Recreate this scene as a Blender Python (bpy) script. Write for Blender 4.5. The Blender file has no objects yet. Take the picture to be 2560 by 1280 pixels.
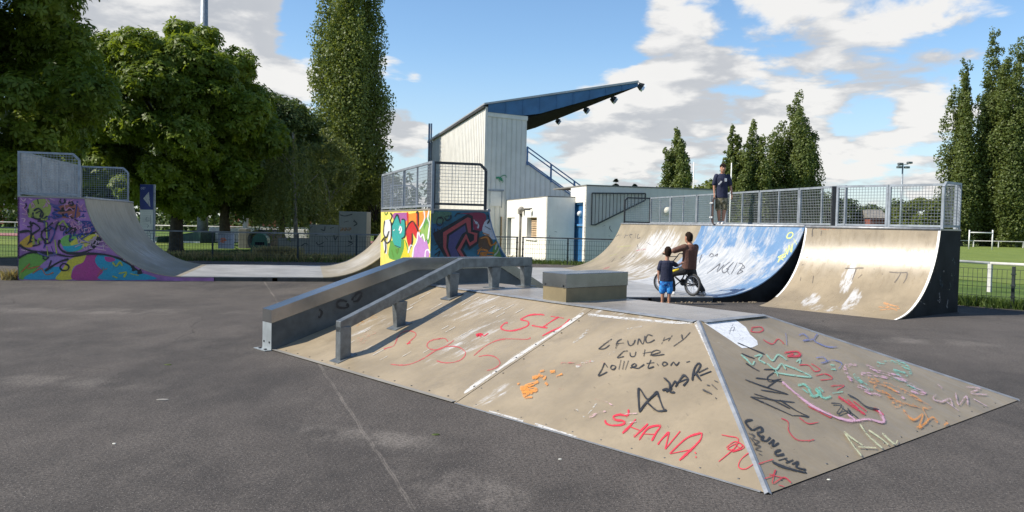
import bpy, bmesh, math, random
import numpy as np
from mathutils import Vector, Matrix
from mathutils.bvhtree import BVHTree
from mathutils.geometry import tessellate_polygon

scene = bpy.context.scene
col = scene.collection
R = math.radians
rng = np.random.default_rng(7)
random.seed(7)

# ---------------------------------------------------------------- camera
CAM_H, FPX = 1.65, 2050.0
PITCH, ROLL = math.atan(80 / 2050), R(1.3)
_F = Vector((0, math.cos(PITCH), -math.sin(PITCH)))
_U0 = Vector((0, math.sin(PITCH), math.cos(PITCH)))
_X = math.cos(ROLL) * Vector((1, 0, 0)) + math.sin(ROLL) * _U0
_U = -math.sin(ROLL) * Vector((1, 0, 0)) + math.cos(ROLL) * _U0
CAM = Vector((0, 0, CAM_H))
cd = bpy.data.cameras.new('camera')
cd.sensor_width = 36.0
cd.lens = 36.0 * FPX / 2560.0
cd.clip_start = 0.05
cd.clip_end = 3000
cam = bpy.data.objects.new('camera', cd)
col.objects.link(cam)
m = Matrix.Identity(4)
for i in range(3):
    m[i][0], m[i][1], m[i][2], m[i][3] = _X[i], _U[i], -_F[i], CAM[i]
cam.matrix_world = m
scene.camera = cam

# ---------------------------------------------------------------- world, sun
SUN_EL, SUN_FROM = R(43), R(190)          # the sun stands to the left, shadows fall to the right
w = bpy.data.worlds.new('World')
scene.world = w
w.use_nodes = True
nt = w.node_tree
nt.nodes.clear()
L = nt.links


def N_(t, **k):
    n = nt.nodes.new(t)
    for a, b in k.items():
        setattr(n, a, b)
    return n


def mth(op, a, b=None, c=None, clamp=False):
    n = N_('ShaderNodeMath', operation=op, use_clamp=clamp)
    for i, v in enumerate((a, b, c)):
        if v is None:
            continue
        if isinstance(v, (int, float)):
            n.inputs[i].default_value = v
        else:
            L.new(v, n.inputs[i])
    return n.outputs[0]


def smooth(x, lo, hi):
    n = N_('ShaderNodeMapRange', interpolation_type='SMOOTHSTEP')
    n.inputs[1].default_value = lo
    n.inputs[2].default_value = hi
    L.new(x, n.inputs[0])
    return n.outputs[0]


sky = N_('ShaderNodeTexSky', sky_type='NISHITA', sun_disc=False)
sky.sun_elevation = SUN_EL
sky.sun_rotation = R(260)
sky.altitude = 50
sky.air_density = 1.0
sky.dust_density = 0.15
sky.ozone_density = 2.2
tc = N_('ShaderNodeTexCoord')
sep = N_('ShaderNodeSeparateXYZ')
L.new(tc.outputs['Generated'], sep.inputs[0])
def cloud_co(shift):
    """point on the cloud layer seen in a direction, optionally nudged towards the sun"""
    ad = N_('ShaderNodeVectorMath', operation='ADD')
    L.new(tc.outputs['Generated'], ad.inputs[0])
    ad.inputs[1].default_value = shift
    sp_ = N_('ShaderNodeSeparateXYZ')
    L.new(ad.outputs[0], sp_.inputs[0])
    den = mth('ADD', mth('MAXIMUM', sp_.outputs[2], 0.0), 0.22)
    cb = N_('ShaderNodeCombineXYZ')
    L.new(mth('DIVIDE', sp_.outputs[0], den), cb.inputs[0])
    L.new(mth('DIVIDE', sp_.outputs[1], den), cb.inputs[1])
    L.new(mth('MULTIPLY', sp_.outputs[2], 2.2), cb.inputs[2])
    return cb.outputs[0]


def cloud_noise(shift):
    co = cloud_co(shift)
    n = N_('ShaderNodeTexNoise', noise_dimensions='3D')
    n.inputs['Scale'].default_value = 3.3
    n.inputs['Detail'].default_value = 8
    n.inputs['Roughness'].default_value = 0.55
    n.inputs['Distortion'].default_value = 0.25
    L.new(co, n.inputs['Vector'])
    v = N_('ShaderNodeTexVoronoi', feature='F1')
    v.inputs['Scale'].default_value = 6.5
    L.new(co, v.inputs['Vector'])
    return mth('ADD', n.outputs['Fac'], mth('MULTIPLY', mth('SUBTRACT', .42, v.outputs['Distance']), .12))


def pix_dir(u, v):
    return (_F + _X * ((u - 1280) / FPX) + _U * ((640 - v) / FPX)).normalized()


def sky_patch(u, v, rad, amt):
    """a cloud bank (amt > 0) or a clear gap (amt < 0) in the sky towards one direction"""
    d = pix_dir(u, v)
    dot = N_('ShaderNodeVectorMath', operation='DOT_PRODUCT')
    L.new(tc.outputs['Generated'], dot.inputs[0])
    dot.inputs[1].default_value = d
    s = smooth(dot.outputs['Value'], math.cos(rad / FPX), 1.0)
    return mth('MULTIPLY', s, amt)


n0 = cloud_noise((0, 0, 0))
bias = None
for p in [(1980, 80, 480, .11), (2420, 260, 300, .08), (1520, 230, 220, .20), (620, 120, 240, .40), (330, 60, 260, .36), (1245, 205, 85, .36),
          (1090, 200, 80, .30), (1010, 325, 100, .32), (1480, 400, 260, .13), (1850, 330, 260, .13), (2150, 420, 300, .07), (990, 170, 70, .24),
          (1150, 70, 330, -.34), (800, 60, 140, -.26), (1420, 90, 230, -.30), (1180, 290, 120, -.22), (2160, 300, 90, -.10), (1640, 330, 70, -.06)]:
    b = sky_patch(*p)
    bias = b if bias is None else mth('ADD', bias, b)
dens = mth('ADD', n0, bias)
cover = smooth(dens, 0.535, 0.655)
# light side of each cloud: compare the density with the density a little way up and towards the sun
n1 = cloud_noise((-.030, -.004, .045))
lit = smooth(mth('SUBTRACT', n0, n1), -0.10, 0.10)
core = smooth(dens, 0.62, 0.95)
shade = mth('SUBTRACT', mth('ADD', mth('MULTIPLY', lit, 0.85), 0.25), mth('MULTIPLY', core, 0.12))
mixc = N_('ShaderNodeMix', data_type='RGBA')
L.new(shade, mixc.inputs[0])
mixc.inputs[6].default_value = (4.7, 4.95, 5.4, 1)
mixc.inputs[7].default_value = (9.2, 9.05, 8.8, 1)
haze = mth('MULTIPLY', smooth(sep.outputs[2], .22, .0), .62)
mixh = N_('ShaderNodeMix', data_type='RGBA')
L.new(haze, mixh.inputs[0])
hs = N_('ShaderNodeHueSaturation')
hs.inputs['Saturation'].default_value = 1.12
hs.inputs['Value'].default_value = 1.75
L.new(sky.outputs[0], hs.inputs['Color'])
L.new(hs.outputs[0], mixh.inputs[6])
mixh.inputs[7].default_value = (5.2, 6.4, 7.8, 1)
mixs = N_('ShaderNodeMix', data_type='RGBA')
L.new(mth('MULTIPLY', cover, 0.96), mixs.inputs[0])
L.new(mixh.outputs[2], mixs.inputs[6])
L.new(mixc.outputs[2], mixs.inputs[7])
bg = N_('ShaderNodeBackground')
bg.inputs[1].default_value = 0.075
L.new(mixs.outputs[2], bg.inputs[0])
wo = N_('ShaderNodeOutputWorld')
L.new(bg.outputs[0], wo.inputs[0])

sd = bpy.data.lights.new('sun', 'SUN')
sd.energy = 5.0
sd.angle = R(0.53)
sd.color = (1.0, 0.93, 0.82)
sun = bpy.data.objects.new('sun', sd)
col.objects.link(sun)
to_sun = Vector((math.cos(SUN_EL) * math.cos(SUN_FROM), math.cos(SUN_EL) * math.sin(SUN_FROM), math.sin(SUN_EL)))
sun.rotation_euler = to_sun.to_track_quat('Z', 'Y').to_euler()
sun.location = (-30, -10, 40)

scene.view_settings.view_transform = 'Standard'
scene.view_settings.look = 'None'
scene.view_settings.exposure = 0.42
scene.view_settings.gamma = 1.0
scene.view_settings.use_curve_mapping = False
scene.cycles.max_bounces = 6
scene.cycles.transparent_max_bounces = 16

# ---------------------------------------------------------------- helpers
WL = {}          # world location of every root and part


def ray(u, v):
    return _F + _X * ((u - 1280) / FPX) + _U * ((640 - v) / FPX)


def at(u, v, Y):
    d = ray(u, v)
    return CAM + d * (Y / d.y)


def gp(u, v, z=0.0):
    d = ray(u, v)
    return CAM + d * ((z - CAM_H) / d.z)


def tag(o, label=None, cat=None, group=None, kind=None):
    for k, v in (('label', label), ('category', cat), ('group', group), ('kind', kind)):
        if v:
            o[k] = v
    return o


def empty(name, loc, label, cat, group=None):
    o = bpy.data.objects.new(name, None)
    col.objects.link(o)
    o.location = loc
    o.empty_display_size = 0.2
    WL[o] = Vector(loc)
    return tag(o, label, cat, group)


class MB:
    """collects faces in world coordinates and links them as one mesh object"""

    def __init__(self):
        self.v, self.f, self.uv = [], [], {}

    def face(self, pts, uv=None):
        i = len(self.v)
        self.v += [tuple(p) for p in pts]
        self.f.append(tuple(range(i, i + len(pts))))
        if uv:
            self.uv[len(self.f) - 1] = uv

    def hexa(self, a, b):
        """solid between two quads a and b (same winding)"""
        i = len(self.v)
        self.v += [tuple(p) for p in list(a) + list(b)]
        n = len(a)
        self.f.append(tuple(i + k for k in reversed(range(n))))
        self.f.append(tuple(i + n + k for k in range(n)))
        for k in range(n):
            j = (k + 1) % n
            self.f.append((i + k, i + j, i + n + j, i + n + k))
        return self

    def box(self, c, s, ang=0.0):
        ca, sa = math.cos(ang), math.sin(ang)
        q = []
        for z in (-.5, .5):
            ring = []
            for x, y in ((-.5, -.5), (.5, -.5), (.5, .5), (-.5, .5)):
                X, Y = x * s[0], y * s[1]
                ring.append((c[0] + ca * X - sa * Y, c[1] + sa * X + ca * Y, c[2] + z * s[2]))
            q.append(ring)
        return self.hexa(q[0], q[1])

    def bar(self, p, q, w, h, up=(0, 0, 1)):
        """rectangular bar from p to q, w wide and h high"""
        p, q, up = Vector(p), Vector(q), Vector(up)
        d = (q - p).normalized()
        if abs(d.dot(up)) > .98:
            up = Vector((0.2419, -.9703, 0))
        sx = d.cross(up).normalized() * (w / 2)
        sz = sx.cross(d).normalized() * (h / 2)
        o = [-sx - sz, sx - sz, sx + sz, -sx + sz]
        return self.hexa([p + k for k in o], [q + k for k in o])

    def tube(self, pts, rad, n=8, cap=True):
        pts = [Vector(p) for p in pts]
        if not isinstance(rad, (list, tuple)):
            rad = [rad] * len(pts)
        i0 = len(self.v)
        prev = None
        for k, p in enumerate(pts):
            d = (pts[min(k + 1, len(pts) - 1)] - pts[max(k - 1, 0)]).normalized()
            if prev is None:
                a = d.cross(Vector((0, 0, 1)) if abs(d.z) < .9 else Vector((1, 0, 0))).normalized()
            else:
                a = (prev - d * prev.dot(d)).normalized()
            prev = a
            b = d.cross(a)
            for j in range(n):
                t = 2 * math.pi * j / n
                self.v.append(tuple(p + (a * math.cos(t) + b * math.sin(t)) * rad[k]))
        for k in range(len(pts) - 1):
            for j in range(n):
                a, b = i0 + k * n + j, i0 + k * n + (j + 1) % n
                self.f.append((a, b, b + n, a + n))
        if cap:
            self.f.append(tuple(i0 + j for j in reversed(range(n))))
            self.f.append(tuple(i0 + (len(pts) - 1) * n + j for j in range(n)))
        return self

    def ball(self, c, r, n=10, rings=6, sz=1.0):
        i0 = len(self.v)
        c = Vector(c)
        for k in range(rings + 1):
            th = math.pi * k / rings
            for j in range(n):
                t = 2 * math.pi * j / n
                self.v.append(tuple(c + Vector((math.sin(th) * math.cos(t) * r, math.sin(th) * math.sin(t) * r, math.cos(th) * r * sz))))
        for k in range(rings):
            for j in range(n):
                a, b = i0 + k * n + j, i0 + k * n + (j + 1) % n
                self.f.append((a, a + n, b + n, b))
        return self

    def build(self, name, mat, parent=None, sm=False, kind=None, bevel=0.0):
        V = [Vector(p) for p in self.v]
        if parent is not None:
            org = WL[parent]
        else:
            xs, ys, zs = [p.x for p in V], [p.y for p in V], [p.z for p in V]
            org = Vector(((min(xs) + max(xs)) / 2, (min(ys) + max(ys)) / 2, min(zs)))
        me = bpy.data.meshes.new(name)
        me.from_pydata([tuple(p - org) for p in V], [], self.f)
        if self.uv:
            ul = me.uv_layers.new(name='UVMap')
            for fi, uvs in self.uv.items():
                for li, uv in zip(me.polygons[fi].loop_indices, uvs):
                    ul.data[li].uv = uv
        if mat:
            me.materials.append(MAT[mat] if isinstance(mat, str) else mat)
        if sm:
            me.polygons.foreach_set('use_smooth', [True] * len(me.polygons))
        me.update()
        o = bpy.data.objects.new(name, me)
        col.objects.link(o)
        if parent is not None:
            o.parent = parent
            WL[o] = org.copy()
        else:
            o.location = org
            WL[o] = org.copy()
        if bevel:
            bm = bmesh.new()
            bm.from_mesh(me)
            bmesh.ops.bevel(bm, geom=bm.edges[:], offset=bevel, segments=1, affect='EDGES')
            bm.to_mesh(me)
            bm.free()
        if kind:
            o['kind'] = kind
        return o


def recalc(o):
    bm = bmesh.new()
    bm.from_mesh(o.data)
    bmesh.ops.recalc_face_normals(bm, faces=bm.faces)
    bm.to_mesh(o.data)
    bm.free()
    return o


# ---------------------------------------------------------------- materials
MAT = {}


class NT:
    """small node tree writer for one material"""

    def __init__(self, name, rough=.6, metal=0.0, spec=.5):
        self.m = bpy.data.materials.new(name)
        self.m.use_nodes = True
        self.t = self.m.node_tree
        self.b = self.t.nodes['Principled BSDF']
        self.b.inputs['Roughness'].default_value = rough
        self.b.inputs['Metallic'].default_value = metal
        self.b.inputs['Specular IOR Level'].default_value = spec
        MAT[name] = self.m
        self._c = None

    def n(self, t, **k):
        n = self.t.nodes.new(t)
        for a, b in k.items():
            setattr(n, a, b)
        return n

    def l(self, a, b):
        self.t.links.new(a, b)

    def coord(self, kind='geo', scale=(1, 1, 1), rot=(0, 0, 0), loc=(0, 0, 0)):
        if kind == 'geo':
            o = self.n('ShaderNodeNewGeometry').outputs['Position']
        elif kind == 'uv':
            o = self.n('ShaderNodeTexCoord').outputs['UV']
        else:
            o = self.n('ShaderNodeTexCoord').outputs['Object']
        mp = self.n('ShaderNodeMapping')
        mp.inputs['Scale'].default_value = scale
        mp.inputs['Rotation'].default_value = rot
        mp.inputs['Location'].default_value = loc
        self.l(o, mp.inputs[0])
        return mp.outputs[0]

    def noise(self, co, scale, detail=4, rough=.55, dist=0.0):
        n = self.n('ShaderNodeTexNoise')
        n.inputs['Scale'].default_value = scale
        n.inputs['Detail'].default_value = detail
        n.inputs['Roughness'].default_value = rough
        n.inputs['Distortion'].default_value = dist
        self.l(co, n.inputs['Vector'])
        return n.outputs['Fac']

    def rng(self, x, lo, hi, a=0.0, b=1.0, smooth=True):
        n = self.n('ShaderNodeMapRange', interpolation_type='SMOOTHSTEP' if smooth else 'LINEAR')
        for i, v in ((1, lo), (2, hi), (3, a), (4, b)):
            n.inputs[i].default_value = v
        self.l(x, n.inputs[0])
        return n.outputs[0]

    def math(self, op, a, b=None, clamp=False):
        n = self.n('ShaderNodeMath', operation=op, use_clamp=clamp)
        for i, v in enumerate((a, b)):
            if v is None:
                continue
            if isinstance(v, (int, float)):
                n.inputs[i].default_value = v
            else:
                self.l(v, n.inputs[i])
        return n.outputs[0]

    def mix(self, f, a, b):
        n = self.n('ShaderNodeMix', data_type='RGBA')
        for i, v in ((0, f), (6, a), (7, b)):
            if isinstance(v, (int, float)):
                n.inputs[i].default_value = v
            elif isinstance(v, (tuple, list)):
                n.inputs[i].default_value = (*v[:3], 1)
            else:
                self.l(v, n.inputs[i])
        return n.outputs[2]

    def color(self, c):
        if isinstance(c, (tuple, list)):
            self.b.inputs['Base Color'].default_value = (*c[:3], 1)
        else:
            self.l(c, self.b.inputs['Base Color'])
        return self

    def rough(self, x):
        self.l(x, self.b.inputs['Roughness'])

    def bump(self, h, strength=.3, dist=.01):
        n = self.n('ShaderNodeBump')
        n.inputs['Strength'].default_value = strength
        n.inputs['Distance'].default_value = dist
        self.l(h, n.inputs['Height'])
        self.l(n.outputs[0], self.b.inputs['Normal'])

    def blob(self, co, c, r, rot=0.0):
        """soft elliptical mask in the coordinates co"""
        mp = self.n('ShaderNodeMapping', vector_type='TEXTURE')
        mp.inputs['Location'].default_value = (c[0], c[1], 0)
        mp.inputs['Rotation'].default_value = (0, 0, rot)
        mp.inputs['Scale'].default_value = (r[0], r[1], 1)
        self.l(co, mp.inputs[0])
        s = self.n('ShaderNodeSeparateXYZ')
        self.l(mp.outputs[0], s.inputs[0])
        d = self.math('ADD', self.math('MULTIPLY', s.outputs[0], s.outputs[0]), self.math('MULTIPLY', s.outputs[1], s.outputs[1]))
        return self.rng(d, 1.0, 0.0)


def plain(name, c, rough=.6, metal=0.0, var=.18, scale=6.0, bump=0.0, spec=.5):
    k = NT(name, rough, metal, spec)
    co = k.coord()
    f = k.noise(co, scale, 5, .6)
    lo, hi = [x * (1 - var) for x in c], [min(1, x * (1 + var)) for x in c]
    k.color(k.mix(k.rng(f, .3, .7), lo, hi))
    if bump:
        k.bump(k.noise(co, scale * 6, 3), bump, .004 if bump < .5 else .012)
    return k


def rendered_wall(name, c, rough=.75, dirt=.35, scale=1.3):
    k = NT(name, rough, spec=.3)
    co = k.coord()
    f = k.noise(co, scale, 5, .6)
    st = k.noise(k.coord(scale=(3.2, 3.2, .22)), 1.6, 7, .72)
    cc = k.mix(k.rng(f, .3, .7), [x * .93 for x in c], [min(1, x * 1.05) for x in c])
    cc = k.mix(k.rng(st, .50, .78, 0, dirt), cc, (c[0] * .52, c[1] * .49, c[2] * .42))
    k.color(cc)
    k.bump(k.noise(co, 14, 4), .12, .01)


def asphalt():
    k = NT('asphalt', .88, spec=.3)
    co = k.coord()
    big = k.noise(co, .20, 6, .7, .5)
    mid = k.noise(k.coord(scale=(1, .4, 1), rot=(0, 0, R(-25))), 1.1, 9, .76)
    fine = k.noise(co, 42, 4, .82)
    grit = k.noise(co, 85, 2, .8)
    c = k.mix(k.rng(big, .36, .64), (.046, .041, .037), (.108, .093, .081))
    c = k.mix(k.rng(mid, .42, .70, 0, .65), c, (.146, .127, .111))
    c = k.mix(k.rng(fine, .43, .60, 0, .8), c, (.030, .027, .025))
    c = k.mix(k.rng(grit, .60, .69, 0, .85), c, (.33, .30, .27))
    # dusty streaks, wherever the yard is scuffed pale
    for cx, cy, rx, ry, a, s in ((-1.1, 6.2, 1.0, .30, -20, .5), (-.2, 5.0, .8, .36, -40, .5), (-4.5, 8.0, 1.7, .35, -8, .3), (5.8, 12.6, 2.2, .5, -12, .4), (-2.2, 3.8, .9, .35, 20, .3), (-7, 14, 3, .6, 5, .35), (4.6, 5.6, 1.1, .05, -22, .8)):
        mk = k.math('MULTIPLY', k.math('MULTIPLY', k.blob(co, (cx, cy), (rx, ry), R(a)), k.rng(mid, .40, .62)), k.rng(fine, .62, .40, .25, 1))
        c = k.mix(k.math('MULTIPLY', mk, s), c, (.27, .24, .21))
    sp = k.n('ShaderNodeSeparateXYZ')
    k.l(co, sp.inputs[0])
    wob = k.math('MULTIPLY', k.noise(co, 2.6, 4), .07)
    # an old construction joint and a few hairline cracks
    ln = k.math('ABSOLUTE', k.math('ADD', k.math('ADD', k.math('MULTIPLY', sp.outputs[0], .9424), k.math('MULTIPLY', sp.outputs[1], .3345)), k.math('SUBTRACT', wob, 1.097)))
    c = k.mix(k.math('MULTIPLY', k.rng(ln, .020, .004), k.rng(mid, .40, .60, .05, .7)), c, (.25, .22, .19))
    c = k.mix(k.rng(ln, .006, .0, 0, .55), c, (.025, .022, .02))
    vo = k.n('ShaderNodeTexVoronoi', feature='DISTANCE_TO_EDGE')
    vo.inputs['Scale'].default_value = .17
    wv = k.n('ShaderNodeVectorMath', operation='ADD')
    k.l(co, wv.inputs[0])
    nz = k.n('ShaderNodeTexNoise')
    nz.inputs['Scale'].default_value = .9
    nz.inputs['Detail'].default_value = 6
    k.l(co, nz.inputs['Vector'])
    k.l(nz.outputs['Color'], wv.inputs[1])
    k.l(wv.outputs[0], vo.inputs['Vector'])
    c = k.mix(k.math('MULTIPLY', k.rng(vo.outputs['Distance'], .0022, .0006), k.rng(big, .45, .58, 0, .7)), c, (.022, .02, .018))
    k.color(c)
    k.bump(k.math('ADD', fine, grit), .6, .008)


def grass_mat(name, a, b, dry):
    k = NT(name, .9, spec=.2)
    co = k.coord()
    f = k.noise(co, .35, 5, .6)
    g = k.noise(k.coord(scale=(1, .4, 1)), 7, 4, .7)
    c = k.mix(k.rng(f, .35, .65), a, b)
    c = k.mix(k.rng(g, .5, .8, 0, .6), c, dry)
    k.color(c)
    k.bump(k.noise(co, 30, 3, .7), .8, .05)


def ply(name, base, blobs=(), blue=None, gloss=.42, streak_rot=0.0):
    """riding surface sheet: UV is (metres up the ramp, metres across)"""
    k = NT(name, gloss, spec=.5)
    uv = k.coord('uv')
    f = k.noise(uv, 1.1, 5, .6)
    fine = k.noise(uv, 22, 4, .7)
    streak = k.noise(k.coord('uv', scale=(.9, 3.4, 1), rot=(0, 0, streak_rot + .2)), 2.0, 9, .78, .4)
    scratch = k.noise(k.coord('uv', scale=(1.2, 26, 1), rot=(0, 0, streak_rot + .25)), 2.2, 5, .7)
    c = k.mix(k.rng(f, .3, .7), [x * .78 for x in base], [x * 1.12 for x in base])
    dirt = k.noise(k.coord('uv', scale=(1, 1, 1), loc=(7, 3, 0)), 2.6, 8, .74, .4)
    c = k.mix(k.rng(dirt, .52, .72, 0, .5), c, [x * .62 for x in base])
    c = k.mix(k.rng(fine, .4, .8, 0, .25), c, [x * .7 for x in base])
    if blue:
        v0, slant = blue
        s = k.n('ShaderNodeSeparateXYZ')
        k.l(uv, s.inputs[0])
        edge = k.math('ADD', s.outputs[1], k.math('MULTIPLY', s.outputs[0], slant))
        edge = k.rng(edge, v0 + .02, v0 - .02)
        wn = k.noise(k.coord('uv', scale=(.9, 1.5, 1), rot=(0, 0, .5)), 1.7, 10, .76, .6)
        wn = k.math('ADD', wn, k.math('MULTIPLY', k.math('MAXIMUM', k.blob(uv, (1.25, 2.6), (1.35, 2.3)), k.blob(uv, (.4, 3.2), (1.3, 3.0))), .30))
        worn = k.rng(wn, .455, .62)
        pb = k.mix(k.rng(f, .3, .7), (.10, .19, .335), (.15, .25, .39))
        pb = k.mix(worn, pb, k.mix(k.rng(streak, .35, .65), (.30, .32, .34), (.47, .48, .49)))
        c = k.mix(edge, c, pb)
    tot = None
    for cx, cy, rx, ry, a, s in blobs:
        mk = k.math('MULTIPLY', k.blob(uv, (cx, cy), (rx, ry), R(a)), s)
        tot = mk if tot is None else k.math('MAXIMUM', tot, mk)
    if tot is not None:
        mk = k.rng(k.math('ADD', k.math('MULTIPLY', tot, .42), k.math('MULTIPLY', streak, 1.15)), .80, 1.0)
        c = k.mix(k.math('MULTIPLY', mk, .85), c, (.53, .53, .53))
    c = k.mix(k.rng(scratch, .68, .78, 0, .6), c, (.60, .57, .52))
    k.color(c)
    k.rough(k.rng(streak, .3, .7, gloss - .08, gloss + .16))
    k.bump(k.noise(uv, 2.2, 3), .08, .02)
    return k


asphalt()
grass_mat('grass', (.070, .120, .022), (.115, .175, .032), (.19, .19, .07))
grass_mat('field_grass', (.135, .185, .040), (.175, .225, .050), (.22, .235, .08))
BEIGE = (.305, .245, .162)
ply('ply_front', BEIGE, [(.25, 2.9, .5, .25, 0, .55), (1.1, 4.3, 1.1, .5, 10, .6), (1.9, 5.2, .8, .9, 0, .6), (2.2, 2.7, .3, 1.6, 0, .7), (1.0, 6.3, .9, .5, 0, .55)], streak_rot=.35)
ply('ply_side', [x * .92 for x in BEIGE], [(1.6, 1.6, .7, .7, 0, .35)])
ply('ply_top', (.31, .28, .245), [(.6, 2.6, .7, 2.2, 0, .62)], gloss=.3)
ply('ply_b', (.31, .26, .18), [(2.2, 7.4, .9, 2.4, 0, .95), (1.5, 8.2, .8, 1.6, 0, .7), (.9, 6.4, .9, 3.0, 0, .8), (.2, 6, .6, 6.0, 0, .8)], blue=(5.1, .0), gloss=.36)
ply('ply_flat', (.34, .34, .335), [(1.0, 4, 3, 4, 0, .55)], gloss=.4)
ply('ply_a', (.33, .29, .22), [(1.3, 3, 1.3, 3, 0, .7), (.6, 2.5, .8, 3, 0, .6)], gloss=.4)
ply('ply_q', BEIGE, [(1.55, 1.65, .75, .22, 8, .95), (.75, 1.25, .8, .22, 10, .95), (.65, 2.1, .55, .25, 8, .9), (.3, 1.7, .4, .9, 0, .6), (2.15, 1.5, .30, 1.3, 0, .62)], gloss=.30)  # wide band near the top: sun glare put into the colour, mixed with scuffs
plain('galvanised', (.165, .178, .182), .45, .55, .25, 9)
plain('galvanised_paint', (.27, .30, .33), .5, .3, .2, 5)
plain('dark_steel', (.055, .058, .062), .5, .4, .3, 5)
plain('steel_cap', (.33, .33, .33), .26, .95, .12, 3)
plain('trim_steel', (.33, .335, .34), .5, .5, .2, 8)
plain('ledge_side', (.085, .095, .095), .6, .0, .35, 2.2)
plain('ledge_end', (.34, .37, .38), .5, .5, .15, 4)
plain('box_side', (.19, .15, .08), .6, 0, .2, 2.5)
plain('wire', (.34, .36, .38), .45, .6, .1, 3)
plain('fence_green', (.022, .032, .034), .55, .2, .3, 4)
plain('fence_rail', (.16, .17, .17), .5, .4, .2, 4)
plain('rail_white', (.52, .51, .48), .7, 0, .2, 2.0)
plain('white_paint', (.78, .77, .74), .6, 0, .1, 2.0)
rendered_wall('white_wall', (.80, .775, .71), .8, .32)
plain('cream_band', (.78, .69, .55), .75, 0, .06, 1.3, .1)
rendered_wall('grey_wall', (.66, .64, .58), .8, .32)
rendered_wall('cladding', (.70, .69, .64), .8, .30)
plain('roof_metal', (.42, .43, .44), .5, .3, .1, 2)
plain('blue_fascia', (.045, .145, .30), .5, 0, .15, 1.4)
plain('blue_paint', (.07, .25, .50), .45, 0, .15, 3)
plain('blue_rail', (.08, .17, .33), .5, .1, .15, 3)
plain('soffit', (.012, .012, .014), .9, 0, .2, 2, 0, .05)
plain('black_body', (.018, .018, .02), .45, .2, .2, 9)
plain('lamp_glass', (.75, .77, .78), .15, .2, .05, 3)
rendered_wall('concrete', (.20, .195, .175), .8, .8)
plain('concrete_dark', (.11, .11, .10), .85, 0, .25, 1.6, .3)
plain('green_plastic', (.012, .085, .045), .45, 0, .15, 3)
plain('green_tarp', (.015, .06, .045), .5, 0, .2, 2)
plain('brick_red', (.23, .07, .045), .85, 0, .2, 6)
plain('shutter_brick', (.42, .30, .18), .8, 0, .25, 7)
plain('track_red', (.26, .06, .045), .9, 0, .12, 2)
plain('track_line', (.65, .62, .6), .9, 0, .1, 2)
plain('paving', (.23, .215, .19), .9, 0, .18, 1.2, .2)
plain('dirt', (.20, .16, .11), .95, 0, .25, 2, .3)
plain('blue_panel', (.022, .045, .19), .35, 0, .15, 2)
plain('paper_white', (.72, .70, .60), .6, 0, .1, 3)
plain('timber', (.30, .20, .10), .7, 0, .2, 5)
plain('bark', (.045, .036, .028), .95, 0, .4, 5, .8)
plain('bark_pale', (.22, .20, .17), .9, 0, .4, 4, .6)
plain('panel_black', (.010, .011, .012), .7, 0, .6, 2.0, 0, .2)
plain('panel_purple', (.33, .15, .35), .6, 0, .3, 2.0)
plain('panel_yellow', (.72, .60, .12), .6, 0, .15, 2.0)
plain('panel_teal', (.020, .10, .15), .55, 0, .6, 2.2)
plain('solid_sheet', (.30, .32, .35), .5, .3, .25, 2.5)


def leaf_mat(name, dark, light, trans=.35):
    k = NT(name, .5, spec=.35)
    at_ = k.n('ShaderNodeAttribute', attribute_name='tint')
    c = k.mix(at_.outputs['Fac'], dark, light)
    k.color(c)
    out = k.t.nodes['Material Output']
    tr = k.n('ShaderNodeBsdfTranslucent')
    k.l(k.mix(.45, c, (light[0] * 1.5, light[1] * 1.35, light[2] * .6)), tr.inputs[0])
    ms = k.n('ShaderNodeMixShader')
    ms.inputs[0].default_value = trans
    k.l(k.b.outputs[0], ms.inputs[1])
    k.l(tr.outputs[0], ms.inputs[2])
    k.l(ms.outputs[0], out.inputs[0])


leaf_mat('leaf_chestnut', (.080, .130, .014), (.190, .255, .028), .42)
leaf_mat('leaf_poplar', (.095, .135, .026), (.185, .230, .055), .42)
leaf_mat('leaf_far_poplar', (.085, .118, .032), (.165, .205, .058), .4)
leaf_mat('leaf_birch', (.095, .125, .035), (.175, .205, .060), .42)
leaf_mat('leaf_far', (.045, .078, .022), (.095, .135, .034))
leaf_mat('leaf_yellowish', (.085, .115, .018), (.150, .180, .030))
leaf_mat('leaf_conifer', (.012, .026, .016), (.025, .045, .026), .1)
leaf_mat('blade_dry', (.20, .17, .07), (.32, .27, .12))
leaf_mat('blade_green', (.06, .11, .02), (.12, .17, .035))
PAINTS = {}


def paint(c, worn=.0):
    key = (tuple(round(x, 3) for x in c), worn)
    if key not in PAINTS:
        k = NT('spray_paint_%d' % len(PAINTS), .5, spec=.4)
        co = k.coord()
        f = k.noise(co, 30, 4, .7)
        g2 = k.noise(co, 4.5, 6, .7)
        cc = k.mix(k.rng(f, .3, .7), [x * .82 for x in c], [min(1, x * 1.12) for x in c])
        k.color(k.mix(k.rng(g2, .35, .75, 0, .45), cc, [x * .55 + .06 for x in c]))
        if worn:
            k.l(k.rng(k.noise(co, 16, 5, .75), .76 - worn * .20, .66 - worn * .22, .0, 1 - worn * .35), k.b.inputs['Alpha'])
        PAINTS[key] = k.m
    return PAINTS[key]


def mist(c):
    """thin overspray round a sprayed line"""
    key = (tuple(round(x, 3) for x in c), 'mist')
    if key not in PAINTS:
        k = NT('overspray_%d' % len(PAINTS), .7, spec=.2)
        k.color(tuple(c))
        k.l(k.rng(k.noise(k.coord(), 60, 4, .8), .42, .66, .0, .42), k.b.inputs['Alpha'])
        PAINTS[key] = k.m
    return PAINTS[key]
# ---------------------------------------------------------------- terrain
UX, UY = .9703, .2419          # the ramps and the stand share this direction in plan


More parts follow.
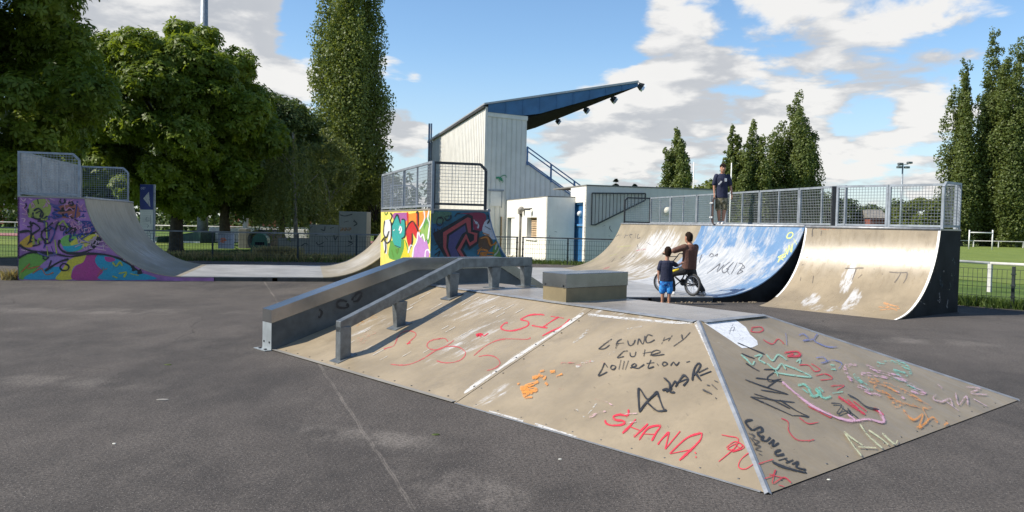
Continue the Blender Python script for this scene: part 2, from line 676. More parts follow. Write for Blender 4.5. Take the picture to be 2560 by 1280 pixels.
def PB(s, v, z=0.0):
    """ramp frame: s along the half pipes, v across them (away from the camera)"""
    return Vector((2.61 + UX * s - UY * v, 17.87 + UY * s + UX * v, z))


YARD = [(-60, -25), (30, -25), (30, 1.5), (11.9, 17.75), (9.3, 20.7), (8.6, 24), (7.2, 33.6), (1.0, 35.2), (-4.0, 33.2), (-8.4, 31.9), (-20, 29.6), (-60, 27)]


def inside(x, y, poly):
    c = False
    for i in range(len(poly)):
        (x1, y1), (x2, y2) = poly[i - 1], poly[i]
        if (y1 > y) != (y2 > y) and x < (x2 - x1) * (y - y1) / (y2 - y1) + x1:
            c = not c
    return c


def poly_dist(x, y, poly):
    d = 1e9
    for i in range(len(poly)):
        (x1, y1), (x2, y2) = poly[i - 1], poly[i]
        t = max(0, min(1, ((x - x1) * (x2 - x1) + (y - y1) * (y2 - y1)) / ((x2 - x1) ** 2 + (y2 - y1) ** 2)))
        d = min(d, math.hypot(x - x1 - t * (x2 - x1), y - y1 - t * (y2 - y1)))
    return d


def ground_z(x, y):
    if inside(x, y, YARD):
        return -.05
    t = max(0, min(1, (poly_dist(x, y, YARD) - .6) / 11.0))
    t = t * t * (3 - 2 * t)
    drop = .5 if x > 6 else .5 - .3 * max(0, min(1, (6 - x) / 10))
    return -.03 - (drop - .03) * t


def axis(lo, hi, seg):
    out = []
    for a, b, n in seg:
        out += list(np.linspace(a, b, n, endpoint=False))
    return [lo] + out + [hi]


gx = axis(-1500, 1500, [(-400, -60, 12), (-60, 60, 100), (60, 400, 12)])
gy = axis(-400, 2200, [(-60, 10, 20), (10, 75, 80), (75, 260, 16), (260, 900, 8)])
b = MB()
for y in gy:
    for x in gx:
        b.v.append((x, y, ground_z(x, y)))
nx = len(gx)
for j in range(len(gy) - 1):
    for i in range(nx - 1):
        a = j * nx + i
        b.f.append((a, a + 1, a + nx + 1, a + nx))
o = b.build('grass_ground', 'grass', sm=True, kind='structure')
tag(o, 'green grass ground around the skate park', 'grass')
b = MB()
b.face([(x, y, 0) for x, y in YARD])
o = b.build('asphalt_yard', 'asphalt', kind='structure')
tag(o, 'grey worn asphalt surface of the skate park', 'asphalt')
b = MB()
b.hexa([(x, y, -.3) for x, y in YARD], [(x, y, -.006) for x, y in YARD])
b.build('yard_base', 'concrete', kind='structure')


def sheet(name, pts, mat, dz=.012, label=None, cat=None):
    b = MB()
    tri = tessellate_polygon([[Vector((x, y, 0)) for x, y in pts]])
    b.v = [(x, y, ground_z(x, y) + dz) for x, y in pts]
    b.f = [tuple(t) for t in tri]
    o = recalc(b.build(name, mat, kind='structure'))
    return tag(o, label, cat)


# mown pitch on the right and the running track on the left (both on the level ground beyond the slope)
sheet('sports_pitch', [(22, 36), (140, 24), (420, 170), (420, 260), (14, 260), (14, 60)], 'field_grass', .02, 'mown light green sports pitch', 'pitch')
sheet('sports_lawn', [(-140, 44.5), (-22, 47), (-22, 56), (-140, 52)], 'field_grass', .02, 'sunny lawn beside the running track', 'lawn')


def band(name, pts, w0, w1, mat, dz):
    """strip beside a polyline between the offsets w0 and w1"""
    L_, R_ = [], []
    for i, p in enumerate(pts):
        a, c = Vector(pts[max(i - 1, 0)]), Vector(pts[min(i + 1, len(pts) - 1)])
        d = (c - a).normalized()
        n = Vector((-d.y, d.x))
        L_.append(Vector(p) + n * w0)
        R_.append(Vector(p) + n * w1)
    b = MB()
    for i in range(len(pts) - 1):
        b.face([(q.x, q.y, ground_z(q.x, q.y) + dz) for q in (L_[i], L_[i + 1], R_[i + 1], R_[i])])
    return recalc(b.build(name, mat, kind='structure'))


TRK = [(-150 + 6 * i, 64 + .0006 * (i * 6 - 95) ** 2) for i in range(25)] + [(3 + 2 * i, 64.5 + 2 * i) for i in range(6)]
band('running_track', TRK, 0, 9, 'track_red', .03)
for k in range(0, 8):
    band('track_line', TRK, .05 + k * 1.22, .20 + k * 1.22, 'track_line', .04)
sheet('paved_apron', [(-1.5, 35.4), (3, 34.9), (7.5, 33.8), (8.8, 40), (-4, 44)], 'dirt', .02, 'bare earth strip in front of the changing rooms', 'ground')


# ---------------------------------------------------------------- guard rails and fences
def wires(b, P, Q, z0, z1, du, dv, r, cut=0.0, z0b=None, z1b=None, horiz=True):
    """welded mesh between P and Q; the far top corner may be cut off at 45 degrees"""
    P, Q = Vector((P[0], P[1])), Vector((Q[0], Q[1]))
    ln = (Q - P).length
    d = (Q - P) / ln
    nrm = Vector((-d.y, d.x))
    n = max(1, round(ln / du))

    def stick(a, c):
        ax = (c - a).normalized()
        u = Vector((nrm.x, nrm.y, 0)) * r
        w_ = ax.cross(u).normalized() * r
        i = len(b.v)
        for p in (a, c):
            for k in (u, (w_ - u * .5), (-w_ - u * .5)):
                b.v.append(tuple(p + k))
        for k in range(3):
            b.f.append((i + k, i + (k + 1) % 3, i + 3 + (k + 1) % 3, i + 3 + k))

    for i in range(n + 1):
        t = ln * i / n
        top = z1 if t < ln - cut else z1 - (t - (ln - cut))
        p = P + d * t
        stick(Vector((p.x, p.y, z0)), Vector((p.x, p.y, top)))
    if horiz:
        m_ = max(1, round((z1 - z0) / dv))
        for i in range(m_ + 1):
            z = z0 + (z1 - z0) * i / m_
            e = ln if z <= z1 - cut else ln - (z - (z1 - cut))
            p, q = P, P + d * e
            stick(Vector((p.x, p.y, z)), Vector((q.x, q.y, z)))


def guard(parent, P, Q, zd, h=.95, cut=0.0, mids=0, mat='galvanised_paint', solid=False, post=.05, gap=.06, thick_mid=None):
    """one straight guard rail on a deck: frame, posts, wire mesh or sheet"""
    P, Q = Vector((P[0], P[1])), Vector((Q[0], Q[1]))
    d = (Q - P).normalized()
    ln = (Q - P).length
    zb, zt = zd + gap, zd + h
    f = MB()
    up = (0, 0, 1)

    def V3(t, z):
        p = P + d * t
        return Vector((p.x, p.y, z))
    hw = post / 2
    f.bar(V3(-hw, zt), V3(ln - cut, zt), post, post)
    if cut:
        f.bar(V3(ln - cut, zt), V3(ln, zt - cut), post, post)
    f.build('top_rail', mat, parent)
    MB().bar(V3(hw, zb), V3(ln - hw, zb), post * .9, post * .9).build('bottom_rail', mat, parent)
    for t, top in ((0, zt - hw), (ln, zt - cut - (hw if not cut else 0))):
        b = MB().bar(V3(t, zd - .10), V3(t, top), post * 1.02, post * 1.02, (d.x, d.y, 0))
        b.build('post', mat, parent)
    for i in range(mids):
        t = ln * (i + 1) / (mids + 1)
        w_ = post * (1.3 if thick_mid and (i % 2) == thick_mid - 1 else .7)
        b = MB().bar(V3(t, zb), V3(t, zt - hw), w_, post * .8, (d.x, d.y, 0))
        b.build('upright', mat, parent)
    b = MB()
    if solid:
        n = max(2, round(ln / .85))
        for i in range(n):
            b = MB()
            t0, t1 = ln * i / n + .012, ln * (i + 1) / n - .012
            dep = .012 if i % 2 else .022
            nr = Vector((-d.y, d.x, 0)) * dep
            b.hexa([V3(t0, zb) + nr, V3(t1, zb) + nr, V3(t1, zt) + nr, V3(t0, zt) + nr], [V3(t0, zb) - nr, V3(t1, zb) - nr, V3(t1, zt) - nr, V3(t0, zt) - nr])
            b.build('sheet_panel', 'solid_sheet', parent)
    else:
        wires(b, V3(hw, 0), V3(ln - hw, 0), zb, zt, .068, .068, .0042, cut)
        b.build('wire_mesh', 'wire', parent, kind='stuff')


def mesh_fence(name, pts, label, h=1.08, top_rail=True, rail_mat='fence_rail', group=None, step=2.45, zf=lambda x, y: 0.0, dense=.10):
    c = Vector((pts[0][0], pts[0][1], zf(*pts[0])))
    root = empty(name, c, label, 'fence', group)
    for i in range(len(pts) - 1):
        P, Q = Vector(pts[i]), Vector(pts[i + 1])
        ln = (Q - P).length
        d = (Q - P) / ln
        n = max(1, round(ln / step))
        for k in range(n + (1 if i == len(pts) - 2 else 0)):
            p = P + d * (ln * k / n)
            z = zf(p.x, p.y)
            b = MB()
            b.bar((p.x, p.y, z - .05), (p.x, p.y, z + h), .06, .06, (d.x, d.y, 0))
            for zz_ in (.28, .55, .82):
                b.box((p.x, p.y, z + zz_ * h), (.085, .085, .03), math.atan2(d.y, d.x))
            b.build('post', 'fence_green', root)
        for k in range(n):
            p, q = P + d * (ln * k / n + .03), P + d * (ln * (k + 1) / n - .03)
            z = (zf(p.x, p.y) + zf(q.x, q.y)) / 2
            b = MB()
            wires(b, p, q, z + .05, z + h - .08, dense, .20, .0048)
            b.build('mesh_panel', 'fence_green', root, kind='stuff')
        if top_rail:
            a, c_ = P - d * .04, Q + d * .04
            b = MB().bar((a.x, a.y, zf(*P) + h + .02), (c_.x, c_.y, zf(*Q) + h + .02), .06, .05)
            b.build('top_rail', rail_mat, root)
    return root


# ---------------------------------------------------------------- ramps
def arc(s0, z0, s1, z1, n=14):
    """circular transition, tangent to the flat at (s0, z0), reaching (s1, z1)"""
    run, h = abs(s1 - s0), z1 - z0
    r = (run * run + h * h) / (2 * h)
    a = math.asin(min(1, run / r)) if h <= r else math.pi - math.asin(run / r)
    sg = 1 if s1 > s0 else -1
    return [(s0 + sg * r * math.sin(a * i / n), z0 + r * (1 - math.cos(a * i / n))) for i in range(n + 1)]


def surface(parent, prof, pos, v0, v1, mat, name='riding_surface', thick=.022, over=.012):
    """curved sheet over a profile [(s, z)]; UV = (metres along, metres across)"""
    b = MB()
    acc = 0.0
    top = []
    for i, (s, z) in enumerate(prof):
        if i:
            acc += math.hypot(s - prof[i - 1][0], z - prof[i - 1][1])
        top.append((s, z, acc))
    n = len(top)
    nv = max(1, int((v1 - v0) / 1.2))
    vs = [v0 - over + (v1 - v0 + 2 * over) * k / nv for k in range(nv + 1)]

    def nrm(i):
        a, c = prof[max(i - 1, 0)], prof[min(i + 1, n - 1)]
        dx, dz = c[0] - a[0], c[1] - a[1]
        l_ = math.hypot(dx, dz)
        s_ = 1 if dx >= 0 else -1
        return (-dz / l_ * s_, abs(dx) / l_)
    for i in range(n - 1):
        for k in range(nv):
            q = [(i, vs[k]), (i, vs[k + 1]), (i + 1, vs[k + 1]), (i + 1, vs[k])]
            b.face([pos(top[a][0], v, top[a][1]) for a, v in q], [(top[a][2], v - v0) for a, v in q])
    for v in (vs[0], vs[-1]):
        for i in range(n - 1):
            a, c = top[i], top[i + 1]
            na, nc = nrm(i), nrm(i + 1)
            b.face([pos(a[0], v, a[1]), pos(c[0], v, c[1]), pos(c[0] - nc[0] * thick, v, c[1] - nc[1] * thick), pos(a[0] - na[0] * thick, v, a[1] - na[1] * thick)], [(0, 0)] * 4)
    o = b.build(name, mat, parent, sm=False)
    me = o.data
    bm = bmesh.new()
    bm.from_mesh(me)
    bmesh.ops.remove_doubles(bm, verts=bm.verts, dist=1e-4)
    bmesh.ops.recalc_face_normals(bm, faces=bm.faces)
    for f in bm.faces:
        f.smooth = True
    for e in bm.edges:
        if len(e.link_faces) == 2 and e.calc_face_angle(0) > R(40):
            e.smooth = False
    bm.to_mesh(me)
    bm.free()
    return o


def side_panel(parent, prof, pos, v, mat, inner=1, thick=.03, drop=.02):
    """solid upright panel that fills the space under a profile"""
    b = MB()
    P = [(s, max(.004, z - drop)) for s, z in prof]
    n = len(P)
    va, vb = v, v + inner * thick
    for i in range(n - 1):
        (s0, z0), (s1, z1) = P[i], P[i + 1]
        if abs(s1 - s0) < 1e-6:
            continue
        b.hexa([pos(s0, va, 0), pos(s1, va, 0), pos(s1, va, z1), pos(s0, va, z0)], [pos(s0, vb, 0), pos(s1, vb, 0), pos(s1, vb, z1), pos(s0, vb, z0)])
    o = b.build('side_panel', mat, parent)
    bm = bmesh.new()
    bm.from_mesh(o.data)
    bmesh.ops.remove_doubles(bm, verts=bm.verts, dist=1e-4)
    seen = {}
    for f in bm.faces:
        seen.setdefault(tuple(sorted(v_.index for v_ in f.verts)), []).append(f)
    dup = [f for fs in seen.values() if len(fs) > 1 for f in fs]
    bmesh.ops.delete(bm, geom=dup, context='FACES_ONLY')
    bmesh.ops.recalc_face_normals(bm, faces=bm.faces)
    bm.to_mesh(o.data)
    bm.free()
    return o


def slab(parent, name, pts, z, t, mat):
    b = MB().hexa([(p[0], p[1], z - t) for p in pts], [(p[0], p[1], z) for p in pts])
    return recalc(b.build(name, mat, parent))


def coping(parent, P, Q, z, r=.03):
    MB().tube([(P[0], P[1], z), (Q[0], Q[1], z)], r, 8).build('coping', 'trim_steel', parent, sm=True)


FLAT = .12
VA, VE = 5.66, 11.4
# --- left quarter pipe (painted side)
r1 = empty('quarter_pipe', PB(-13.74, VA), 'tall quarter pipe with purple and rainbow graffiti side panel, under dark trees', 'skate ramp', 'ramps of the skate park')
profA = [(-s, z) for s, z in arc(10.0, FLAT, 12.24, 2.07, 16)][::-1]
A_side = side_panel(r1, [(-13.74, 2.05), (-12.26, 2.05)] + [(s, z) for s, z in profA[1:]] + [(-9.2, FLAT)], PB, VA, 'panel_purple')
side_panel(r1, [(-13.74, 2.05), (-12.26, 2.05)] + [(s, z) for s, z in profA[1:]], PB, VE, 'panel_black', -1)
surface(r1, profA[::-1], PB, VA, VE, 'ply_a')
slab(r1, 'deck', [PB(-13.74, VA - .01), PB(-12.25, VA - .01), PB(-12.25, VE + .01), PB(-13.74, VE + .01)], 2.07, .035, 'ply_top')
MB().hexa([PB(-13.74, VA, .0), PB(-13.70, VA, 0), PB(-13.70, VE, 0), PB(-13.74, VE, 0)], [PB(-13.74, VA, 2.03), PB(-13.70, VA, 2.03), PB(-13.70, VE, 2.03), PB(-13.74, VE, 2.03)]).build('back_panel', 'panel_black', r1)
coping(r1, PB(-12.24, VA), PB(-12.24, VE), 2.06)
guard(r1, PB(-13.72, VA + .03), PB(-12.38, VA + .03), 2.07, 1.06, .14, 0)
guard(r1, PB(-13.72, VA + .10), PB(-13.72, VE - .10), 2.07, 1.06, 0, 0, solid=True)
guard(r1, PB(-13.72, VE - .03), PB(-12.38, VE - .03), 2.07, 1.06, .14, 0)
# --- flat between the left quarter pipe and the centre deck
r2 = empty('ramp_flat', PB(-8, VA), 'long low grey flat section between the purple quarter pipe and the centre deck', 'skate ramp', 'ramps of the skate park')
surface(r2, [(-10.0, FLAT), (-8.2, FLAT), (-6.45, FLAT)], PB, VA, VE, 'ply_flat')
for s0, s1 in ((-9.18, -7.75), (-7.62, -6.46)):
    MB().hexa([PB(s0, VA, 0), PB(s1, VA, 0), PB(s1, VA + .06, 0), PB(s0, VA + .06, 0)], [PB(s0, VA, .094), PB(s1, VA, .094), PB(s1, VA + .06, .094), PB(s0, VA + .06, .094)]).build('side_beam', 'dark_steel', r2)
MB().hexa([PB(-10, VE - .06, 0), PB(-6.46, VE - .06, 0), PB(-6.46, VE, 0), PB(-10, VE, 0)], [PB(-10, VE - .06, .094), PB(-6.46, VE - .06, .094), PB(-6.46, VE, .094), PB(-10, VE, .094)]).build('side_beam', 'dark_steel', r2)
# --- centre deck with transitions on both sides
ZC = 1.93
r3 = empty('centre_ramp', PB(-4.2, 0), 'raised centre ramp with bright yellow and dark teal graffiti walls and mesh railings', 'skate ramp', 'ramps of the skate park')
CL, CC = PB(-4.42, 0), PB(-4.95, 5.62)         # near corner and the far end of the yellow wall
profCl = arc(-6.45, FLAT, -4.2, ZC, 16)
profCr = [(-s, z) for s, z in arc(1.15, FLAT, 3.2, ZC, 16)]
surface(r3, profCl, PB, VA, VE, 'ply_a', 'riding_surface')
side_panel(r3, profCl + [(-4.12, ZC)], PB, VA, 'dark_steel')
side_panel(r3, profCl, PB, VE, 'dark_steel', -1)
surface(r3, profCr, PB, 0, VE, 'ply_b', 'riding_surface')
C_side = side_panel(r3, [(-4.42, ZC - .01), (-3.22, ZC - .01)] + profCr[::-1][1:], PB, 0, 'panel_teal')
side_panel(r3, [(-4.2, ZC - .01), (-3.22, ZC - .01)] + profCr[::-1][1:], PB, VE, 'dark_steel', -1)
nrm_ = (CC - CL).normalized()
nl = Vector((nrm_.y, -nrm_.x, 0)) * .03
up = Vector((0, 0, ZC - .036))
C_wall = MB().hexa([CL, CC, CC + up, CL + up], [CL + nl, CC + nl, CC + nl + up, CL + nl + up]).build('side_panel', 'panel_yellow', r3)
recalc(C_wall)
slab(r3, 'deck', [CL + Vector((-.01, -.01, 0)), PB(-3.21, -.01), PB(-3.21, VE + .01), PB(-4.19, VE + .01), PB(-4.19, 5.65), CC + Vector((-.01, .01, 0))], ZC, .034, 'ply_top')
coping(r3, PB(-3.2, 0), PB(-3.2, VE), ZC - .01)
coping(r3, PB(-4.2, VA), PB(-4.2, VE), ZC - .01)
guard(r3, CL + nl * .9, CC + nl * .9, ZC, .95, 0, 3, mat='galvanised_paint', thick_mid=2)
guard(r3, CL + Vector((.05, .045, 0)), PB(-3.28, .03), ZC, .94, .12, 0, mat='dark_steel', gap=.10)
guard(r3, PB(-4.15, VE - .03), PB(-3.28, VE - .03), ZC, .94, .12, 0, mat='galvanised_paint')
# --- flat in front of the blue quarter pipe
r4 = empty('ramp_flat', PB(0, 0), 'wide grey flat section in front of the blue painted quarter pipe, bike standing on it', 'skate ramp', 'ramps of the skate park')
surface(r4, [(-1.15, FLAT), (.4, FLAT), (2.0, FLAT)], PB, 0, VE, 'ply_flat')
for s0, s1 in ((-1.12, .42), (.5, 1.98)):
    MB().hexa([PB(s0, 0, 0), PB(s1, 0, 0), PB(s1, .06, 0), PB(s0, .06, 0)], [PB(s0, 0, .094), PB(s1, 0, .094), PB(s1, .06, .094), PB(s0, .06, .094)]).build('side_beam', 'dark_steel', r4)
MB().hexa([PB(-1.1, VE - .06, 0), PB(1.98, VE - .06, 0), PB(1.98, VE, 0), PB(-1.1, VE, 0)], [PB(-1.1, VE - .06, .094), PB(1.98, VE - .06, .094), PB(1.98, VE, .094), PB(-1.1, VE, .094)]).build('side_beam', 'dark_steel', r4)
# --- blue quarter pipe
ZB = 1.76
r5 = empty('quarter_pipe', PB(4, 0), 'wide quarter pipe half beige and half worn blue paint, teenager standing on top', 'skate ramp', 'ramps of the skate park')
profB = arc(2.0, FLAT, 4.24, ZB, 16)
B_surf = surface(r5, profB, PB, 0, VE, 'ply_b')
side_panel(r5, profB + [(4.30, ZB), (5.36, ZB - .01)], PB, 0, 'panel_black')
side_panel(r5, profB + [(4.30, ZB), (5.36, ZB - .01)], PB, VE, 'panel_black', -1)
slab(r5, 'deck', [PB(4.25, -.01), PB(5.38, -.01), PB(5.38, VE + .01), PB(4.25, VE + .01)], ZB, .034, 'ply_top')
MB().hexa([PB(5.36, 0, 0), PB(5.39, 0, 0), PB(5.39, VE, 0), PB(5.36, VE, 0)], [PB(5.36, 0, ZB - .04), PB(5.39, 0, ZB - .04), PB(5.39, VE, ZB - .04), PB(5.36, VE, ZB - .04)]).build('back_panel', 'panel_black', r5)
coping(r5, PB(4.24, 0), PB(4.24, VE), ZB - .01, .032)
guard(r5, PB(5.33, VE - .03), PB(4.34, VE - .03), ZB, .94, .1, 0, mat='dark_steel')
vs = [VE - .1, 9.6, 7.6, 5.7, 3.8, 1.9, .02]
for i in range(6):
    guard(r5, PB(5.33, vs[i] - .03), PB(5.33, vs[i + 1] + .03), ZB, .95, 0, 1, mat='galvanised_paint')
# --- right hand quarter pipe, turned towards the camera
QA = math.radians(40.6)
QO = Vector((7.29, 15.46, 0))


def PQ(s, v, z=0.0):
    return Vector((QO.x + math.cos(QA) * s - math.sin(QA) * v, QO.y + math.sin(QA) * s + math.cos(QA) * v, z))


ZQ, QW = 1.75, 2.95
r6 = empty('quarter_pipe', QO, 'beige quarter pipe with bright scuffs, painted-in glare and black side panel at the right', 'skate ramp', 'ramps of the skate park')
profQ = [(-.02, .0)] + [(s, z + .006) for s, z in arc(-.12, .0, 1.81, ZQ - .006, 18)][2:]
Q_surf = surface(r6, profQ, PQ, 0, QW, 'ply_q')
Q_side = side_panel(r6, profQ + [(1.86, ZQ), (2.83, ZQ - .01)], PQ, 0, 'panel_black')
side_panel(r6, profQ + [(1.86, ZQ), (2.83, ZQ - .01)], PQ, QW, 'panel_black', -1)
slab(r6, 'deck', [PQ(1.82, -.01), PQ(2.85, -.01), PQ(2.85, QW - .1), PQ(1.82, QW + .01)], ZQ, .034, 'ply_top')
MB().hexa([PQ(2.83, 0, 0), PQ(2.86, 0, 0), PQ(2.86, QW, 0), PQ(2.83, QW, 0)], [PQ(2.83, 0, ZQ - .04), PQ(2.86, 0, ZQ - .04), PQ(2.86, QW, ZQ - .04), PQ(2.83, QW, ZQ - .04)]).build('back_panel', 'panel_black', r6)
coping(r6, PQ(1.81, 0), PQ(1.81, QW), ZQ - .008, .03)
edge = MB()
for i in range(len(profQ) - 1):
    (s0, z0), (s1, z1) = profQ[i], profQ[i + 1]
    edge.face([PQ(s0, .0, z0 + .004), PQ(s1, 0, z1 + .004), PQ(s1, .035, z1 + .004), PQ(s0, .035, z0 + .004)])
    edge.face([PQ(s0, -.0125, z0 + .004), PQ(s1, -.0125, z1 + .004), PQ(s1, 0, z1 + .004), PQ(s0, 0, z0 + .004)])
edge.build('edge_strip', 'white_paint', r6)
edge = MB()
for i in range(4, len(profQ) - 1):
    (s0, z0), (s1, z1) = profQ[i], profQ[i + 1]
    edge.face([PQ(s0, QW - .03, z0 + .004), PQ(s1, QW - .03, z1 + .004), PQ(s1, QW + .012, z1 + .004), PQ(s0, QW + .012, z0 + .004)])
edge.build('edge_strip', 'white_paint', r6)
guard(r6, PQ(2.80, .03), PQ(1.98, .03), ZQ, .95, .1, 0, mat='galvanised_paint')
guard(r6, PQ(2.80, .10), PQ(2.80, 1.50), ZQ, .95, 0, 0, mat='galvanised_paint')
guard(r6, PQ(2.80, 1.56), PQ(2.80, QW - .22), ZQ, .95, 0, 0, mat='galvanised_paint')
MB().bar((*PQ(2.80, QW - .12).xy, ZQ), (*PQ(2.80, QW - .12).xy, ZQ + .96), .09, .06, (0, 1, 0)).build('post', 'dark_steel', r6)

# ---------------------------------------------------------------- fun box in the foreground
FA, FB = Vector((-.6654, .7465, 0)), Vector((.7465, .6654, 0))
FN = Vector((1.63, 5.05, 0))


def PF(a, b_, z=0.0):
    return FN + FA * a + FB * b_ + Vector((0, 0, z))


ZF = .75
fb = empty('fun_box', FN, 'large beige pyramid fun box covered in scrawled graffiti in the foreground', 'skate ramp', 'ramps of the skate park')
A1, A2 = 2.02, 6.90
bf = lambda a: 2.06 + (a - 2.02) * .075      # front edge of the platform
bb = lambda a: 3.20 + (a - 2.02) * .075      # back edge
BK = 4.65
SEAM = 3.18


def grid(mb, P00, P10, P11, P01, n, uvf):
    P = [Vector(p) for p in (P00, P10, P11, P01)]

    def q(s, t):
        return P[0] * (1 - s) * (1 - t) + P[1] * s * (1 - t) + P[2] * s * t + P[3] * (1 - s) * t
    for i in range(n):
        for j in range(n):
            c = [(i / n, j / n), ((i + 1) / n, j / n), ((i + 1) / n, (j + 1) / n), (i / n, (j + 1) / n)]
            pts = [q(*k) for k in c]
            mb.face(pts, [uvf(p) for p in pts])


def fuv(p):
    d = p - FN
    return (d.dot(FB), d.dot(FA))


def suv(p):
    d = p - FN
    return (d.dot(FA), d.dot(FB))


def sheet_solid(name, mat, quads, uvf, thick=.012):
    mb = MB()
    for qd, n in quads:
        grid(mb, *qd, n, uvf)
    o = mb.build(name, mat, fb)
    bm = bmesh.new()
    bm.from_mesh(o.data)
    bmesh.ops.remove_doubles(bm, verts=bm.verts, dist=1e-5)
    bmesh.ops.recalc_face_normals(bm, faces=bm.faces)
    if sum(f.normal.z for f in bm.faces) < 0:
        bmesh.ops.reverse_faces(bm, faces=bm.faces)
    bm.to_mesh(o.data)
    bm.free()
    return o


SM = 3.46   # the seam leans a little
front_r = sheet_solid('front_sheet', 'ply_front', [((PF(.02, 0, .008), PF(SEAM - .008, 0, .008), PF(SM, bf(SM), ZF), PF(A1, bf(A1), ZF)), 8)], fuv)
front_l = sheet_solid('front_sheet', 'ply_front', [((PF(SEAM + .008, 0, .004), PF(A2, 0, .004), PF(A2, bf(A2), ZF - .003), PF(SM + .01, bf(SM), ZF - .002)), 8)], fuv)
side_r = sheet_solid('end_sheet', 'ply_side', [((PF(0, .02, .008), PF(0, BK, .008), PF(A1, bb(A1), ZF), PF(A1, bf(A1), ZF)), 8)], suv)
top_f = sheet_solid('platform', 'ply_top', [((PF(A1, bf(A1), ZF), PF(A2 + .25, bf(A2), ZF), PF(A2 + .25, bb(A2), ZF), PF(A1, bb(A1), ZF)), 4)], fuv)
sheet_solid('back_sheet', 'ply_front', [((PF(.0, BK, .004), PF(A2 + .25, BK + .4, .004), PF(A2 + .25, bb(A2), ZF), PF(A1, bb(A1), ZF)), 4)], fuv)
b = MB()
b.face([PF(A2 + .24, 0, 0), PF(A2 + .24, bf(A2), ZF - .01), PF(A2 + .24, bb(A2), ZF - .01), PF(A2 + .24, BK + .4, 0)])
b.build('end_panel', 'dark_steel', fb)


def strip(P, Q, w, mat, lift=.004, name='edge_trim', up=(0, 0, 1), fold=0.0):
    """flat metal angle lying along an edge, folded down on both sides"""
    P, Q = Vector(P), Vector(Q)
    d = (Q - P).normalized()
    s = d.cross(Vector(up)).normalized() * (w / 2)
    h = Vector((0, 0, lift))
    dn = Vector((0, 0, -fold))
    mb = MB()
    mb.hexa([P - s + dn, P + h * .6, P + h, P - s + h + dn], [Q - s + dn, Q + h * .6, Q + h, Q - s + h + dn])
    mb.hexa([P + h * .6, P + s + dn, P + s + h + dn, P + h], [Q + h * .6, Q + s + dn, Q + s + h + dn, Q + h])
    return recalc(mb.build(name, mat, fb))


strip(PF(0, 0, .012), PF(A1, bf(A1), ZF + .004), .045, 'trim_steel', .006, fold=.012)
strip(PF(0, BK, .012), PF(A1, bb(A1), ZF + .003), .07, 'trim_steel', .005, fold=.012)
strip(PF(A1 + .02, bf(A1), ZF), PF(A2, bf(A2), ZF), .12, 'trim_steel', .006, fold=.010)
strip(PF(A1, bf(A1) + .03, ZF), PF(A1, bb(A1) - .03, ZF), .14, 'trim_steel', .005, fold=.010)
strip(PF(.05, .012, .005), PF(SEAM, .012, .005), .05, 'trim_steel', .005, fold=0)
strip(PF(SEAM + .03, .03, .012), PF(A2, .03, .012), .09, 'paving', .005, fold=0)

# --- low box on the platform
gb = empty('grind_box', PF(4.22, 2.8, ZF), 'low beige box with steel top edge on the fun box platform', 'skate box')
ang = math.atan2(FB.y, FB.x)
MB().hexa([PF(a, c, ZF) for a, c in ((4.0, 2.24), (4.0, 3.32), (4.44, 3.35), (4.44, 2.29))], [PF(a, c, ZF + .165) for a, c in ((4.0, 2.24), (4.0, 3.32), (4.44, 3.35), (4.44, 2.29))]).build('body', 'box_side', gb)
MB().hexa([PF(a, c, ZF + .165) for a, c in ((3.99, 2.23), (3.99, 3.33), (4.45, 3.36), (4.45, 2.28))], [PF(a, c, ZF + .335) for a, c in ((3.99, 2.23), (3.99, 3.33), (4.45, 3.36), (4.45, 2.28))]).build('steel_cap', 'steel_cap', gb, bevel=.006)
for a in (4.05, 4.39):
    MB().box(PF(a, 2.275 if a > 4.2 else 2.232, ZF + .19) - FB * .004, (.012, .02, .02), ang).build('rivet', 'dark_steel', gb)
for o_ in gb.children:
    recalc(o_)

# --- steel topped ledge along the far left edge
le = empty('grind_ledge', PF(7.02, 0), 'long steel topped ledge climbing the left edge of the fun box', 'skate ledge')
LZ = [(-.02, .51), (2.10, 1.135), (3.75, 1.135), (5.30, .36)]
LG = [(-.02, .0), (2.10, .66), (3.75, .66), (5.30, .0)]
b, c = MB(), MB()
for i in range(3):
    (b0, t0), (b1, t1) = LZ[i], LZ[i + 1]
    g0, g1 = (max(0, LG[i][1] - .08), max(0, LG[i + 1][1] - .08))
    a0, a1 = 6.905, 7.145
    b.hexa([PF(a0, b0, g0), PF(a1, b0, g0), PF(a1, b0, t0 - .165), PF(a0, b0, t0 - .165)], [PF(a0, b1, g1), PF(a1, b1, g1), PF(a1, b1, t1 - .165), PF(a0, b1, t1 - .165)])
    a0, a1 = 6.895, 7.155
    c.hexa([PF(a0, b0 - (.006 if i == 0 else 0), t0 - .165), PF(a1, b0 - (.006 if i == 0 else 0), t0 - .165), PF(a1, b0 - (.006 if i == 0 else 0), t0), PF(a0, b0 - (.006 if i == 0 else 0), t0)], [PF(a0, b1, t1 - .165), PF(a1, b1, t1 - .165), PF(a1, b1, t1), PF(a0, b1, t1)])
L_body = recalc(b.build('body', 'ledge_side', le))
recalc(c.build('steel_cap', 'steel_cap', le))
MB().hexa([PF(6.90, -.026, 0), PF(7.15, -.026, 0), PF(7.15, -.021, 0), PF(6.90, -.021, 0)], [PF(6.90, -.026, .345), PF(7.15, -.026, .345), PF(7.15, -.021, .345), PF(6.90, -.021, .345)]).build('end_plate', 'ledge_end', le)
MB().hexa([PF(6.88, -.12, .004), PF(7.20, -.12, .004), PF(7.20, -.028, .004), PF(6.88, -.028, .004)], [PF(6.88, -.12, .012), PF(7.20, -.12, .012), PF(7.20, -.028, .012), PF(6.88, -.028, .012)]).build('foot_plate', 'ledge_end', le)
